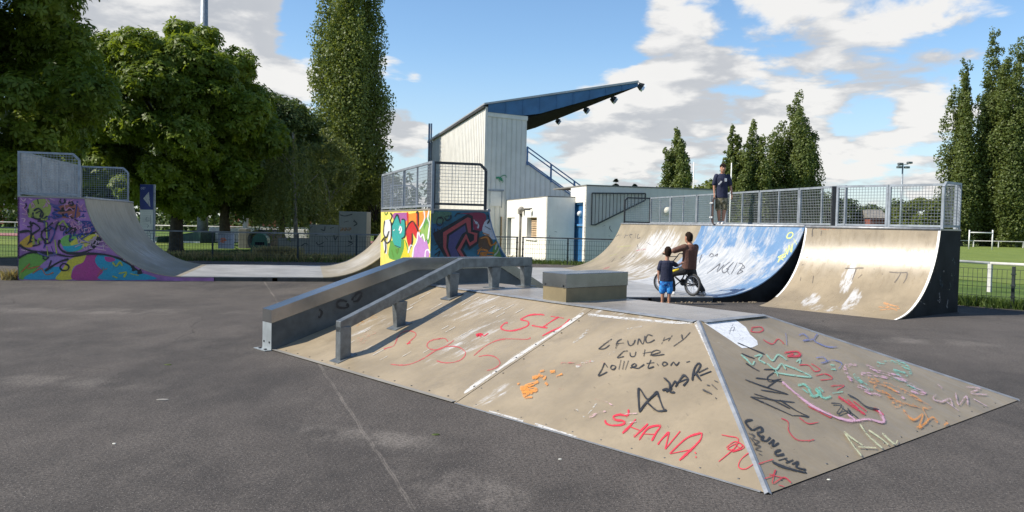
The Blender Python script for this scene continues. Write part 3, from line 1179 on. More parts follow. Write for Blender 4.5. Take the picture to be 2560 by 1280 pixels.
for a in (6.95, 7.10):
    MB().box(PF(a, -.03, .10), (.008, .022, .022), ang).build('bolt', 'dark_steel', le)
    MB().box(PF(a, -.08, .018), (.03, .03, .014), ang).build('bolt', 'dark_steel', le)

# --- flat bar rail
rl = empty('grind_rail', PF(5.9, .2), 'galvanised square tube rail on five legs running up the fun box', 'skate rail')


def slope_z(a, c):
    return ZF * max(0, min(1, c / bf(a)))


RP = [(5.55, .14, .50), (6.0, 2.24, 1.175), (6.05, 3.56, 1.175)]      # (a, b, top height)
W2, H2 = .055, .125
b = MB()
ring = []
for (a, c_, z) in RP:
    ring.append([PF(a - W2, c_, z - H2), PF(a + W2, c_, z - H2), PF(a + W2, c_, z), PF(a - W2, c_, z)])
b.hexa(ring[0], ring[1])
recalc(b.build('beam', 'galvanised', rl, bevel=.004))
b = MB().hexa(ring[1], ring[2])
recalc(b.build('beam', 'galvanised', rl, bevel=.004))


def leg(a, c_, ztop, w0, w1, d0, d1, plate=True):
    zb = slope_z(a, c_)
    lo = [PF(a - d0, c_ - w0, zb - .02), PF(a + d0, c_ - w0, zb - .02), PF(a + d0, c_ + w0, zb - .02 + (.0)), PF(a - d0, c_ + w0, zb - .02)]
    hi = [PF(a - d1, c_ - w1, ztop), PF(a + d1, c_ - w1, ztop), PF(a + d1, c_ + w1, ztop), PF(a - d1, c_ + w1, ztop)]
    recalc(MB().hexa(lo, hi).build('leg', 'galvanised', rl, bevel=.004))
    k = ZF / bf(a) if c_ < bf(a) else 0
    if plate:
        P = [PF(a + x, c_ + y, zb + y * k + .003) for x, y in ((-.10, -.12), (.10, -.12), (.10, .12), (-.10, .12))]
        recalc(MB().hexa(P, [p + Vector((0, 0, .010)) for p in P]).build('base_plate', 'galvanised', rl))


def rail_top(c_):
    t = (c_ - .14) / (2.24 - .14)
    return (5.55 + t * .45, .50 + t * .675) if c_ < 2.24 else (6.0 + (c_ - 2.24) * .04, 1.175)


leg(5.55, .14 + .07, .50 - .06, .07, .07, .055, .055)
for c_, k in ((1.11, 1), (2.08, 1), (2.86, 1), (3.49, 1)):
    a, zt = rail_top(c_)
    leg(a, c_, zt - H2 + (-.005 if c_ > 2.3 else -.02), .06, .085, .04, .05)

# screws along the sheet edges
for sh, pts in ((front_r, [((.25 + i * .30, .06)) for i in range(10)] + [(SEAM - .05 + .28 * t / 2.1, t) for t in (.3, .6, .9, 1.2, 1.5, 1.8)]), (front_l, [((SEAM + .2 + i * .30, .07)) for i in range(12)] + [(SEAM + .06 + .28 * t / 2.1, t) for t in (.3, .6, .9, 1.2, 1.5, 1.8)])):
    mb = MB()
    for a, c_ in pts:
        z = ZF * c_ / bf(a)
        mb.hexa([PF(a + .012 * math.cos(t), c_ + .012 * math.sin(t), z + .004) for t in (0, 1.05, 2.1, 3.14, 4.2, 5.2)], [PF(a + .009 * math.cos(t), c_ + .009 * math.sin(t), z + .0075) for t in (0, 1.05, 2.1, 3.14, 4.2, 5.2)])
    recalc(mb.build('screw', 'dark_steel', sh, kind='stuff'))
mb = MB()
for i in range(14):
    c_ = .25 + i * .30
    z = ZF * .06 / A1
    mb.hexa([PF(.06 + .012 * math.cos(t), c_ + .012 * math.sin(t), z + .006) for t in (0, 1.05, 2.1, 3.14, 4.2, 5.2)], [PF(.06 + .009 * math.cos(t), c_ + .009 * math.sin(t), z + .0105) for t in (0, 1.05, 2.1, 3.14, 4.2, 5.2)])
recalc(mb.build('screw', 'dark_steel', side_r, kind='stuff'))
# ---------------------------------------------------------------- graffiti: thin paint lying on the panels
def world_bvh(o):
    me = o.data
    return BVHTree.FromPolygons([WL[o] + v.co for v in me.vertices], [tuple(p.vertices) for p in me.polygons])


def spline(pts, n=5):
    if len(pts) < 3:
        return [Vector(p) for p in pts]
    P = [Vector(p) for p in pts]
    out = []
    for i in range(len(P) - 1):
        p0, p1, p2, p3 = P[max(i - 1, 0)], P[i], P[i + 1], P[min(i + 2, len(P) - 1)]
        for k in range(n):
            t = k / n
            out.append(.5 * ((2 * p1) + (p2 - p0) * t + (2 * p0 - 5 * p1 + 4 * p2 - p3) * t * t + (3 * p1 - p0 - 3 * p2 + p3) * t ** 3))
    return out + [P[-1]]


class Wall:
    """paint on one panel; strokes are measured in the coordinates of a photo crop (ox, oy, scale)"""

    def __init__(self, o, crop):
        self.o, self.t = o, world_bvh(o)
        self.ox, self.oy, self.k = crop
        self.lift = .0016

    def hit(self, x, y):
        u, v = self.ox + x / self.k, self.oy + y / self.k
        d = ray(u, v).normalized()
        loc, nor, idx, dist = self.t.ray_cast(CAM, d)
        if loc is None:
            return None
        if nor.dot(d) > 0:
            nor = -nor
        return loc + nor * self.lift

    def strokes(self, name, c, lines, w, worn=.25, curve=True, jit=.12, soft=True):
        if soft and w > 4 and worn < 1.0 and name.startswith('painted'):
            self.ribbon('overspray', mist(c), lines, w * 1.9, curve, .3)
        return self.ribbon(name, paint(c, worn), lines, w, curve, jit)

    def ribbon(self, name, mat, lines, w, curve, jit):
        mb = MB()
        for ln in lines:
            P = spline(ln) if curve else [Vector(p) for p in ln]
            if not curve:
                Q = []
                for i in range(len(P) - 1):
                    for k in range(4):
                        Q.append(P[i].lerp(P[i + 1], k / 4))
                P = Q + [P[-1]]
            last = None
            ph = random.uniform(0, 6)
            for i, p in enumerate(P):
                d = (P[min(i + 1, len(P) - 1)] - P[max(i - 1, 0)])
                if d.length < 1e-6:
                    continue
                d.normalize()
                ww = w * 1.08 * (1 + random.uniform(-jit, jit)) * (1 + .28 * math.sin(ph + i * .55)) * (.55 if i in (0, len(P) - 1) else 1)
                n = Vector((-d.y, d.x)) * ww / 2
                a, b_ = self.hit(*(p + n)), self.hit(*(p - n))
                if a is None or b_ is None or (last and (a - last[0]).length > 1.2):
                    last = None
                    continue
                if last:
                    mb.face([last[0], a, b_, last[1]])
                last = (a, b_)
        self.lift += .0004
        if mb.f:
            return recalc(mb.build(name, mat, self.o, kind='stuff'))

    def fill(self, name, c, polys, worn=.0, smooth_=True):
        mb = MB()
        for pl in polys:
            P = spline(list(pl) + [pl[0]], 4)[:-1] if smooth_ else [Vector(p) for p in pl]
            H = [self.hit(*p) for p in P]
            if any(h is None for h in H):
                P = [p for p, h in zip(P, H) if h is not None]
                H = [h for h in H if h is not None]
            if len(P) < 3:
                continue
            tri = tessellate_polygon([[Vector((p.x, p.y, 0)) for p in P]])
            i0 = len(mb.v)
            mb.v += [tuple(h) for h in H]
            mb.f += [tuple(i0 + k for k in t) for t in tri]
        self.lift += .0005
        if mb.f:
            return recalc(mb.build(name, paint(c, worn), self.o, kind='stuff'))


RED, BLK, ORG = (.62, .035, .06), (.02, .02, .022), (.78, .30, .05)
# ---- front slope, right sheet
g = Wall(front_r, (1200, 760, 2.667))
g.strokes('painted_scuff', (.66, .64, .60), [[(705, 62), (560, 160), (420, 250), (250, 360), (120, 450), (0, 530), (-90, 595)]], 15, .5)
g.strokes('painted_scuff', (.68, .67, .65), [[(1432, 120), (1500, 270), (1580, 450), (1660, 640), (1760, 880), (1850, 1090), (1905, 1230)], [(720, 70), (900, 90), (1100, 108), (1300, 125), (1420, 125)], [(60, 715), (250, 770), (450, 828), (700, 905), (900, 975)]], 12, .75)
g.strokes('painted_scuff', (.62, .60, .56), [[(640, 420), (700, 390), (760, 380)], [(720, 740), (780, 660)], [(860, 340), (900, 320)], [(620, 260), (700, 200), (720, 170)], [(980, 170), (1080, 150)], [(640, 700), (700, 760)]], 16, 1.1)
g.strokes('painted_letters', RED, [[(1040, 770), (1000, 815), (950, 865)], [(1120, 800), (1080, 840), (1025, 890)], [(1000, 820), (1080, 850)], [(990, 705), (985, 745), (930, 740), (890, 752), (905, 775), (950, 780), (965, 797), (930, 810), (870, 810), (840, 795), (835, 775)], [(1060, 910), (1120, 830), (1200, 815), (1175, 860), (1145, 915)], [(1090, 868), (1165, 872)], [(1185, 940), (1215, 900), (1260, 855)], [(1262, 855), (1235, 970)], [(1235, 970), (1335, 850)], [(1265, 1000), (1380, 895), (1475, 862)], [(1480, 860), (1460, 920), (1330, 1045)], [(1270, 1000), (1400, 975)], [(1432, 990), (1442, 1000)], [(1436, 1018), (1444, 1028)]], 10, .12)
g.strokes('painted_scribble', RED, [[(1610, 875), (1660, 885), (1720, 900), (1700, 960), (1590, 1055)], [(1640, 960), (1700, 920), (1750, 950), (1680, 990), (1760, 960), (1720, 930), (1650, 970), (1740, 975), (1700, 940)], [(1800, 990), (1740, 1040), (1725, 1090), (1770, 1103), (1830, 1065)]], 5, .3)
g.strokes('painted_letters', BLK, [[(880, 235), (830, 270), (790, 303)], [(790, 303), (830, 300), (865, 275)], [(905, 300), (915, 255), (945, 235)], [(905, 268), (960, 262)], [(912, 290), (925, 262)], [(985, 245), (990, 270), (1005, 280), (1025, 265), (1035, 240)], [(1050, 275), (1060, 235), (1085, 270), (1100, 215)], [(1150, 215), (1120, 208), (1105, 235), (1112, 260), (1140, 255), (1165, 240)], [(1210, 270), (1232, 222)], [(1222, 246), (1272, 226)], [(1255, 250), (1282, 212)], [(1345, 205), (1355, 238), (1402, 190)], [(1355, 240), (1290, 285)],
                                   [(985, 315), (960, 318), (935, 340), (915, 362), (960, 352)], [(1000, 325), (1005, 350), (1030, 350), (1040, 320)], [(1100, 305), (1092, 352)], [(1085, 332), (1140, 322)], [(1130, 345), (1200, 325), (1180, 310), (1145, 325), (1152, 348), (1230, 338)]], 5.5, .5)
g.strokes('painted_letters', BLK, [[(830, 395), (812, 440), (790, 482), (850, 455)], [(830, 395), (850, 425)], [(880, 410), (870, 430), (890, 440), (905, 420), (880, 410)], [(940, 375), (925, 440)], [(962, 382), (950, 440)], [(990, 380), (968, 442)], [(1000, 430), (1040, 415), (1030, 400), (1010, 418), (1050, 432), (1075, 420), (1095, 405)], [(1140, 375), (1120, 430), (1160, 420)], [(1110, 400), (1162, 393)], [(1180, 400), (1190, 415)], [(1215, 402), (1225, 416), (1250, 402), (1230, 390), (1215, 400)], [(1270, 415), (1290, 390), (1308, 412), (1330, 388)], [(1375, 392), (1400, 385)]], 6, .2)
g.strokes('painted_letters', BLK, [[(1062, 725), (1056, 585), (1070, 575), (1120, 640), (1180, 585)], [(1180, 585), (1192, 620), (1222, 700), (1245, 715)], [(1062, 725), (1110, 660), (1185, 595)], [(1110, 655), (1180, 715), (1240, 712)], [(1215, 580), (1250, 570), (1242, 590), (1275, 562), (1268, 592), (1300, 592)], [(1225, 495), (1262, 530), (1270, 562), (1300, 520), (1312, 540), (1302, 556)], [(1302, 556), (1340, 500), (1362, 480), (1388, 508), (1355, 550)], [(1312, 530), (1382, 503)], [(1415, 515), (1428, 440), (1452, 402), (1470, 412), (1445, 458), (1420, 480)], [(1440, 468), (1462, 500), (1475, 515)], [(1455, 462), (1520, 430)], [(1465, 482), (1542, 452)]], 10, .05)
g.strokes('painted_mark', (.06, .055, .05), [[(1485, 575), (1515, 590), (1545, 605)], [(1512, 545), (1532, 548)], [(1545, 540), (1580, 573)], [(1562, 515), (1586, 525)], [(1568, 630), (1576, 634)]], 9, .35)
g.strokes('paint_smear', ORG, [[(400, 452), (430, 446)], [(468, 458), (502, 452)], [(508, 490), (550, 470)], [(436, 528), (452, 545)], [(270, 575), (330, 545), (390, 520)], [(280, 595), (330, 575), (385, 580)], [(285, 615), (320, 600), (350, 590)], [(300, 560), (360, 540)], [(350, 500), (400, 485), (440, 500)], [(300, 630), (350, 625)], [(255, 530), (262, 540)], [(365, 505), (400, 470)]], 26, .8)
g.strokes('paint_smear', (.60, .12, .12), [[(540, 400), (600, 395), (680, 400), (740, 385)], [(640, 410), (690, 415)], [(790, 370), (830, 400)], [(525, 570), (560, 575)], [(770, 640), (850, 660)]], 8, 1.2)
g.strokes('paint_smear', (.66, .42, .45), [[(730, 760), (800, 730), (840, 720)], [(830, 650), (900, 690)], [(960, 740), (1050, 735)], [(980, 800), (1040, 790)]], 12, 1.0)
g.strokes('dirt_speck', (.05, .045, .04), [[(x, y), (x + 5, y + 3)] for x, y in ((858, 535), (730, 655), (1378, 740), (1460, 672), (1530, 862), (628, 712), (645, 716), (980, 590), (1580, 1080), (570, 770), (930, 480), (1250, 820), (1120, 900), (760, 560))], 5, 0)
# ---- front slope, left sheet
g = Wall(front_l, (1200, 760, 2.667))
g.strokes('painted_scuff', (.66, .64, .60), [[(690, 60), (545, 160), (405, 250), (235, 360), (105, 450), (-15, 530), (-105, 595)]], 15, .5)
g = Wall(front_l, (1200, 760, 2.667))
g.strokes('painted_letters', RED, [[(430, 75), (395, 70), (330, 75), (285, 95), (275, 106), (315, 115), (325, 130), (310, 150), (250, 172), (200, 180), (155, 172), (140, 155), (165, 130), (185, 125)], [(470, 82), (560, 96)], [(525, 86), (470, 120), (420, 155)], [(345, 143), (390, 152), (450, 160)], [(598, 100), (545, 150), (470, 185), (415, 214)], [(470, 185), (480, 178)]], 7, .12)
g.strokes('painted_mark', RED, [[(-28, 208), (0, 200), (22, 210)], [(-20, 214), (18, 206)], [(28, 214), (55, 196)]], 9, .2)
g = Wall(front_l, (800, 620, 4.266))
g.strokes('painted_line', (.55, .10, .10), [[(680, 1080), (720, 1065), (790, 1040), (830, 950), (880, 900), (960, 885), (1020, 910), (1010, 950), (940, 1010)], [(1290, 965), (1180, 990), (1140, 1040), (1180, 1080), (1260, 1085), (1340, 1050), (1430, 985)], [(1260, 970), (1330, 965), (1365, 1000)], [(750, 1240), (850, 1250), (960, 1240), (1100, 1180), (1260, 1080), (1380, 1050), (1480, 1060), (1550, 1110), (1530, 1170), (1450, 1215), (1330, 1225), (1230, 1200)], [(1640, 1150), (1760, 1050), (1880, 990), (2000, 970), (2200, 975), (2245, 955)], [(1690, 1160), (1790, 1145), (1880, 1170), (1920, 1230), (1870, 1280), (1780, 1310)]], 8, .55)
g.strokes('painted_mark', RED, [[(1670, 945), (1700, 925), (1735, 918)], [(1680, 930), (1720, 945)], [(1745, 942), (1795, 912)], [(925, 1025), (965, 1010)]], 14, .15)
g.strokes('paint_smear', (.62, .34, .12), [[(330, 850), (400, 810), (470, 790)], [(440, 800), (540, 740), (620, 735)], [(370, 840), (440, 830)]], 34, 1.3)
g.strokes('paint_smear', (.60, .32, .22), [[(400, 1000), (500, 930), (600, 900)], [(420, 1030), (520, 980)]], 44, 1.35)
g.strokes('painted_scuff', (.66, .64, .60), [[(960, 470), (1060, 410), (1130, 405)], [(990, 480), (1090, 430)], [(1000, 450), (1120, 415)]], 26, .25)
g.strokes('painted_scuff', (.60, .57, .52), [[(x, y), (x + l, y - l * .55)] for x, y, l in ((1180, 660, 120), (1240, 690, 90), (1340, 900, 100), (1500, 620, 110), (1740, 690, 130), (1800, 720, 150), (1880, 740, 90), (1300, 870, 70), (620, 1060, 60), (420, 1120, 140), (560, 1150, 120), (900, 680, 90), (960, 620, 120), (1060, 540, 120), (1480, 950, 150), (2080, 700, 90), (1950, 670, 120), (640, 1200, 80), (1100, 1120, 70), (880, 1160, 90), (260, 1180, 120), (280, 1040, 90), (470, 900, 70), (1640, 560, 60), (1930, 560, 100))], 9, .8)
# ---- right slope
g = Wall(side_r, (1720, 760, 2.667))
g.fill('painted_patch', (.74, .75, .76), [[(105, 125), (215, 116), (320, 108)], [(105, 125), (320, 108), (385, 155), (415, 205), (460, 245), (466, 272), (430, 290), (360, 295)]], 0, False)
g.strokes('painted_letters', (.20, .20, .24), [[(300, 135), (285, 170), (275, 205)], [(285, 160), (310, 155), (300, 185)], [(330, 180), (350, 215)], [(340, 240), (370, 225)], [(270, 180), (320, 175)]], 4, .8)
g.strokes('painted_letters', BLK, [[(330, 260), (420, 298), (510, 337)], [(355, 330), (400, 350), (445, 366)], [(385, 395), (430, 425), (475, 450)], [(505, 438), (570, 440), (575, 455), (530, 490), (545, 520), (605, 502)], [(450, 495), (540, 505), (630, 520)], [(380, 505), (500, 550), (660, 600)], [(525, 560), (580, 520), (620, 500)], [(485, 575), (580, 590), (668, 605)], [(420, 620), (560, 640), (710, 658)], [(415, 620), (560, 685), (700, 748)], [(440, 600), (560, 640), (680, 700)], [(700, 745), (760, 748), (806, 754), (720, 712), (610, 640)]], 6.5, .25)
g.strokes('painted_letters', BLK, [[(430, 775), (392, 780), (385, 800), (425, 845)], [(430, 845), (480, 822), (492, 850), (455, 862)], [(462, 866), (480, 885), (500, 890)], [(505, 880), (490, 905), (520, 915), (548, 890)], [(535, 935), (570, 905)], [(570, 905), (562, 950), (604, 928)], [(618, 975), (580, 990), (592, 1012), (640, 1003)], [(600, 1045), (660, 1028)], [(650, 1062), (700, 1042)], [(640, 1030), (676, 1060)], [(690, 1070), (730, 1058), (722, 1090), (785, 1108)], [(560, 1055), (640, 1090), (790, 1130)]], 13, .2)
g.strokes('painted_scribble', (.06, .055, .05), [[(400, 865), (440, 880), (430, 900), (470, 920), (440, 940), (480, 950), (450, 970), (490, 985)], [(470, 1000), (492, 1012)], [(410, 890), (460, 950)]], 7, .7)
g.strokes('painted_line', RED, [[(620, 765), (665, 790), (670, 850), (730, 910), (840, 910)], [(740, 760), (800, 800), (870, 790)], [(800, 685), (880, 725), (950, 760), (942, 728)], [(840, 905), (800, 920)], [(420, 160), (480, 155), (500, 175), (470, 190), (420, 185), (430, 165)], [(500, 240), (560, 270), (600, 235), (640, 270)], [(740, 410), (800, 410), (840, 450), (880, 440), (820, 400)], [(850, 480), (920, 470), (960, 500), (880, 510)], [(950, 550), (1040, 545), (990, 575)]], 5, .5)
g.strokes('painted_scribble', RED, [[(500, 1170), (560, 1150), (582, 1110), (562, 1200), (640, 1160), (705, 1222)], [(505, 1185), (600, 1192)], [(540, 1140), (640, 1165)], [(600, 1210), (640, 1222)], [(430, 1085), (500, 1060), (565, 1040)], [(390, 990), (440, 1050), (420, 1000)]], 6, .4)
g.strokes('painted_mark', RED, [[(640, 330), (720, 320), (742, 348), (662, 352), (702, 335)], [(1000, 620), (1060, 662), (1180, 742)], [(1060, 640), (1130, 700)], [(1230, 700), (1262, 715), (1302, 745)], [(1100, 650), (1190, 720)]], 11, .5)
g.strokes('painted_letters', (.30, .56, .44), [[(350, 342), (390, 375), (425, 410), (440, 385)], [(440, 352), (490, 345), (470, 375), (515, 400)], [(520, 340), (562, 382), (600, 342), (660, 380)], [(525, 400), (582, 440), (620, 402), (650, 440)], [(570, 460), (700, 480), (820, 490), (720, 440), (640, 410)], [(720, 390), (745, 372), (740, 402)], [(580, 440), (600, 490)]], 8, .55)
g.strokes('painted_letters', (.22, .60, .46), [[(730, 548), (770, 540), (800, 568), (830, 620), (880, 600), (850, 570), (900, 632), (952, 620)], [(760, 570), (800, 600)], [(945, 410), (975, 412)], [(950, 440), (985, 440)], [(960, 600), (1030, 590)], [(870, 560), (900, 590)]], 12, .8)
g.strokes('painted_mark', (.20, .62, .50), [[(1255, 412), (1300, 396), (1380, 392), (1450, 420), (1482, 465), (1420, 470), (1362, 442)], [(1350, 492), (1420, 520), (1500, 562), (1545, 585)], [(1100, 470), (1160, 540), (1230, 580)], [(1440, 540), (1530, 560)]], 26, 1.15)
g.strokes('painted_letters', (.16, .20, .45), [[(735, 215), (770, 205), (800, 240), (762, 250), (830, 240), (860, 205), (840, 250), (930, 290), (992, 290)], [(650, 200), (655, 280)], [(850, 365), (900, 360), (920, 390), (880, 400), (960, 380), (1022, 400), (1000, 440)]], 6, .85)
g.strokes('painted_line', (.74, .42, .55), [[(625, 525), (700, 590), (800, 670), (900, 725), (1010, 770), (1110, 785), (1062, 742)], [(1115, 785), (1200, 775), (1302, 792), (1262, 702)]], 11, .6)
g.strokes('painted_letters', (.76, .44, .58), [[(1122, 412), (1062, 415), (1045, 450), (1090, 510), (1180, 580), (1285, 622)], [(1190, 405), (1250, 450), (1332, 470), (1430, 512), (1582, 602), (1482, 582)], [(1150, 470), (1240, 480), (1330, 500)], [(1060, 490), (1140, 560), (1230, 605)], [(1380, 580), (1440, 640)]], 20, 1.1)
g.strokes('painted_letters', ORG, [[(1170, 490), (1262, 520), (1240, 570), (1330, 612), (1380, 690), (1452, 672), (1612, 702), (1562, 660), (1462, 600), (1400, 562), (1300, 530)], [(1290, 580), (1400, 660), (1540, 690)], [(1200, 520), (1330, 560), (1420, 620)]], 15, 1.1)
g.strokes('painted_letters', ORG, [[(1430, 712), (1500, 780), (1562, 740), (1540, 832), (1622, 762), (1662, 800)], [(1520, 830), (1590, 800)], [(1700, 830), (1720, 800), (1740, 830)], [(1560, 700), (1600, 780)]], 9, .75)
g.strokes('painted_letters', BLK, [[(950, 670), (1020, 680), (990, 740), (1062, 722), (1132, 772)], [(1010, 690), (1080, 742), (1060, 702)], [(1060, 610), (1120, 640), (1182, 690), (1272, 712)]], 6.5, .35)
g.strokes('painted_letters', (.62, .62, .38), [[(1035, 860), (1090, 905), (1160, 952)], [(1040, 868), (1095, 950), (1152, 1022)], [(1130, 962), (1250, 968)], [(1142, 810), (1200, 890), (1292, 972)], [(1200, 850), (1300, 920), (1362, 982)], [(1290, 870), (1370, 942), (1392, 918)]], 8, .55)
g.strokes('painted_letters', (.62, .42, .48), [[(1650, 610), (1630, 640), (1682, 660), (1742, 640), (1760, 690)], [(1780, 600), (1800, 680), (1850, 622), (1862, 682)], [(1850, 560), (1942, 572), (1880, 602), (1992, 612)], [(1660, 542), (1692, 572)], [(1900, 640), (1990, 690)], [(1720, 660), (1800, 720)]], 7, .9)
g.strokes('dirt_speck', (.05, .045, .04), [[(x, y), (x + 5, y + 3)] for x, y in ((145, 862), (195, 1082), (900, 900), (1300, 880), (700, 980), (1500, 640), (1100, 560))], 5, 0)
# ---- marks on the dark side of the ledge
g = Wall(L_body, (800, 620, 4.266))
g.strokes('painted_ring', BLK, [[(290, 572), (220, 558), (182, 588), (192, 630), (260, 640), (300, 622), (285, 590)], [(345, 560), (352, 530), (402, 482), (432, 472), (440, 500), (402, 560), (352, 572)], [(-12, 660), (8, 665), (18, 690), (5, 730), (-20, 740)]], 20, 0)
# ---- blue quarter pipe
g = Wall(B_surf, (1440, 380, 3.2))
g.strokes('painted_letters', (.10, .10, .11), [[(1045, 975), (1100, 935), (1155, 890)], [(1155, 890), (1128, 962), (1185, 900)], [(1232, 878), (1172, 930), (1182, 968), (1222, 938), (1200, 935)], [(1262, 880), (1212, 940), (1228, 982)], [(1292, 880), (1240, 978)], [(1285, 980), (1335, 905), (1300, 888)], [(1335, 905), (1348, 925), (1310, 945), (1335, 955), (1290, 980)], [(985, 890), (1000, 840), (1010, 820)], [(1065, 835), (1085, 812), (1100, 830), (1075, 842)], [(1110, 835), (1135, 815), (1125, 840)]], 5, .35)
g.strokes('painted_letters', (.10, .10, .11), [[(320, 680), (345, 655)], [(330, 668), (365, 664)], [(385, 690), (400, 660)], [(400, 672), (420, 662)], [(440, 690), (430, 665), (452, 660)], [(480, 650), (475, 690)], [(500, 655), (490, 690), (515, 685)], [(235, 720), (280, 705)], [(175, 800), (195, 790), (185, 812)], [(285, 880), (310, 850)], [(360, 850), (390, 835)], [(455, 840), (470, 830)], [(490, 740), (500, 780)], [(560, 720), (600, 745)]], 4.5, .75)
g.strokes('painted_letters', (.58, .62, .25), [[(340, 850), (365, 840)], [(110, 880), (180, 850)], [(200, 800), (260, 790)], [(330, 760), (440, 750)], [(260, 835), (330, 815)], [(380, 790), (430, 780)]], 6, 1.0)
g.strokes('paint_smear', (.62, .25, .10), [[(330, 580), (385, 578)], [(315, 598), (370, 596)]], 12, .5)
g.strokes('paint_smear', (.60, .22, .24), [[(215, 940), (260, 925)], [(225, 932), (270, 920)], [(480, 790), (560, 775)]], 12, 1.0)
g = Wall(B_surf, (1840, 430, 3.2))
g.strokes('painted_letters', (.62, .68, .22), [[(335, 725), (352, 690), (368, 662)], [(335, 685), (380, 660), (395, 676), (352, 695)], [(360, 695), (382, 706)], [(372, 690), (405, 612)], [(405, 612), (412, 662)], [(382, 662), (412, 650)], [(415, 650), (425, 582)], [(425, 582), (442, 640), (452, 572)], [(462, 532), (486, 580)], [(405, 525), (420, 492), (448, 485), (455, 505), (435, 528), (405, 528)]], 7, .1)
# ---- right quarter pipe
g = Wall(Q_surf, (1840, 430, 3.2))
g.strokes('painted_letters', (.12, .10, .08), [[(872, 772), (940, 770), (1022, 768)], [(962, 772), (948, 815), (930, 862)], [(1100, 775), (1110, 776)], [(1225, 800), (1300, 806), (1372, 803)], [(1320, 808), (1295, 850), (1268, 886)], [(1372, 806), (1362, 850), (1340, 890)], [(1168, 816), (1176, 818)], [(610, 520), (615, 455), (650, 450)], [(680, 510), (682, 470)], [(525, 745), (540, 740)], [(560, 685), (578, 678)], [(975, 850), (1010, 820)], [(515, 870), (520, 840)], [(612, 890), (620, 830)]], 7, .4)
g.strokes('paint_smear', (.66, .26, .12), [[(655, 440), (720, 445), (800, 452)], [(670, 455), (740, 462)]], 16, 1.0)
g.strokes('paint_smear', (.70, .36, .16), [[(1180, 1048), (1240, 1065), (1300, 1080)], [(1140, 1082), (1220, 1085)], [(1200, 1070), (1290, 1110)], [(1150, 1105), (1310, 1092)]], 14, .8)
g.strokes('paint_smear', (.16, .26, .42), [[(1480, 715), (1530, 705)]], 8, .8)
g = Wall(Q_side, (2160, 640, 4.92))
g.strokes('paint_smear', (.10, .06, .02), [[(880, 40), (890, 120), (870, 200)], [(920, 20), (900, 80)]], 50, 1.3)
g.strokes('paint_smear', (.02, .07, .11), [[(940, 250), (950, 330), (945, 390)], [(1090, 30), (1130, 120)]], 36, 1.2)
g.strokes('paint_smear', (.03, .06, .05), [[(1100, 180), (1080, 300), (1060, 430)]], 50, 1.3)
g.strokes('painted_scuff', (.30, .28, .26), [[(900, 540), (935, 575)], [(1012, 600), (1025, 640)], [(925, 450), (932, 560)], [(1030, 530), (1022, 610)], [(790, 330), (815, 322)], [(975, 180), (982, 200)], [(690, 560), (760, 600)]], 14, .9)
# ---- mural on the left quarter pipe
g = Wall(A_side, (0, 340, 3.2))
PINK, LIL = (.62, .28, .42), (.34, .20, .44)
g.fill('painted_shape', (.16, .36, .05), [[(150, 985), (240, 940), (330, 935), (420, 960), (350, 1010), (270, 1090), (200, 1142), (152, 1146)]], 0)
g.fill('painted_shape', LIL, [[(400, 965), (480, 960), (560, 985), (470, 1040), (370, 1080), (300, 1095), (350, 1020)]], 0)
g.fill('painted_shape', (.03, .30, .46), [[(205, 1120), (330, 1065), (470, 1045), (500, 1075), (460, 1120), (430, 1146), (205, 1146)]], 0)
g.fill('painted_shape', (.62, .52, .05), [[(545, 995), (610, 965), (692, 952), (665, 1010), (595, 1042), (572, 1100), (575, 1146), (445, 1146), (490, 1080)]], 0)
g.fill('painted_shape', (.42, .05, .22), [[(692, 950), (770, 948), (800, 1000), (775, 1035), (822, 1085), (800, 1148), (580, 1146), (600, 1050), (665, 1010)]], 0)
g.fill('painted_shape', (.02, .30, .44), [[(780, 950), (860, 955), (950, 982), (1030, 1032), (1120, 1092), (1190, 1112), (1235, 1148), (805, 1148), (825, 1085), (775, 1032), (760, 990)]], 0)
g.fill('painted_shape', (.44, .05, .24), [[(835, 965), (890, 968), (925, 992), (880, 1008), (845, 995)]], 0)
g.fill('painted_figure', (.36, .40, .08), [[(235, 545), (290, 508), (390, 512), (405, 610), (340, 668), (255, 650), (225, 600)]], .2)
g.fill('painted_shape', (.40, .13, .08), [[(470, 560), (560, 545), (625, 560), (640, 640), (560, 660), (470, 640)]], .4)
g.fill('painted_lips', (.66, .38, .03), [[(158, 850), (235, 792), (275, 800), (268, 880), (215, 892), (165, 872)]], 0)
g.fill('painted_lips', (.20, .46, .10), [[(478, 835), (530, 795), (640, 785), (700, 800), (690, 880), (600, 925), (520, 905)]], 0)
g.fill('painted_lips', (.68, .58, .06), [[(560, 860), (640, 800), (800, 772), (780, 820), (700, 880), (600, 900)]], 0)
g.fill('painted_lips', (.02, .38, .46), [[(500, 880), (560, 880), (660, 860), (640, 905), (560, 928), (515, 910)]], 0)
g.strokes('painted_outline', BLK, [[(150, 978), (240, 935), (400, 935), (560, 965), (700, 942), (830, 948), (940, 975), (1020, 1015), (1120, 1090)], [(155, 870), (210, 905), (300, 930), (400, 938)], [(480, 830), (470, 880), (520, 930), (640, 938), (740, 900), (800, 830), (815, 775)], [(155, 770), (230, 760), (260, 790)], [(640, 790), (720, 780), (810, 768)], [(360, 1080), (470, 1010), (550, 985)], [(390, 1050), (412, 995)]], 15, 0)
g.strokes('painted_outline', BLK, [[(1015, 1015), (1060, 1045), (1075, 1080)], [(1070, 1045), (1110, 1060), (1120, 1105)], [(1120, 1060), (1180, 1085)], [(800, 775), (780, 830), (730, 880)], [(1200, 1090), (1250, 1130)]], 30, 0)
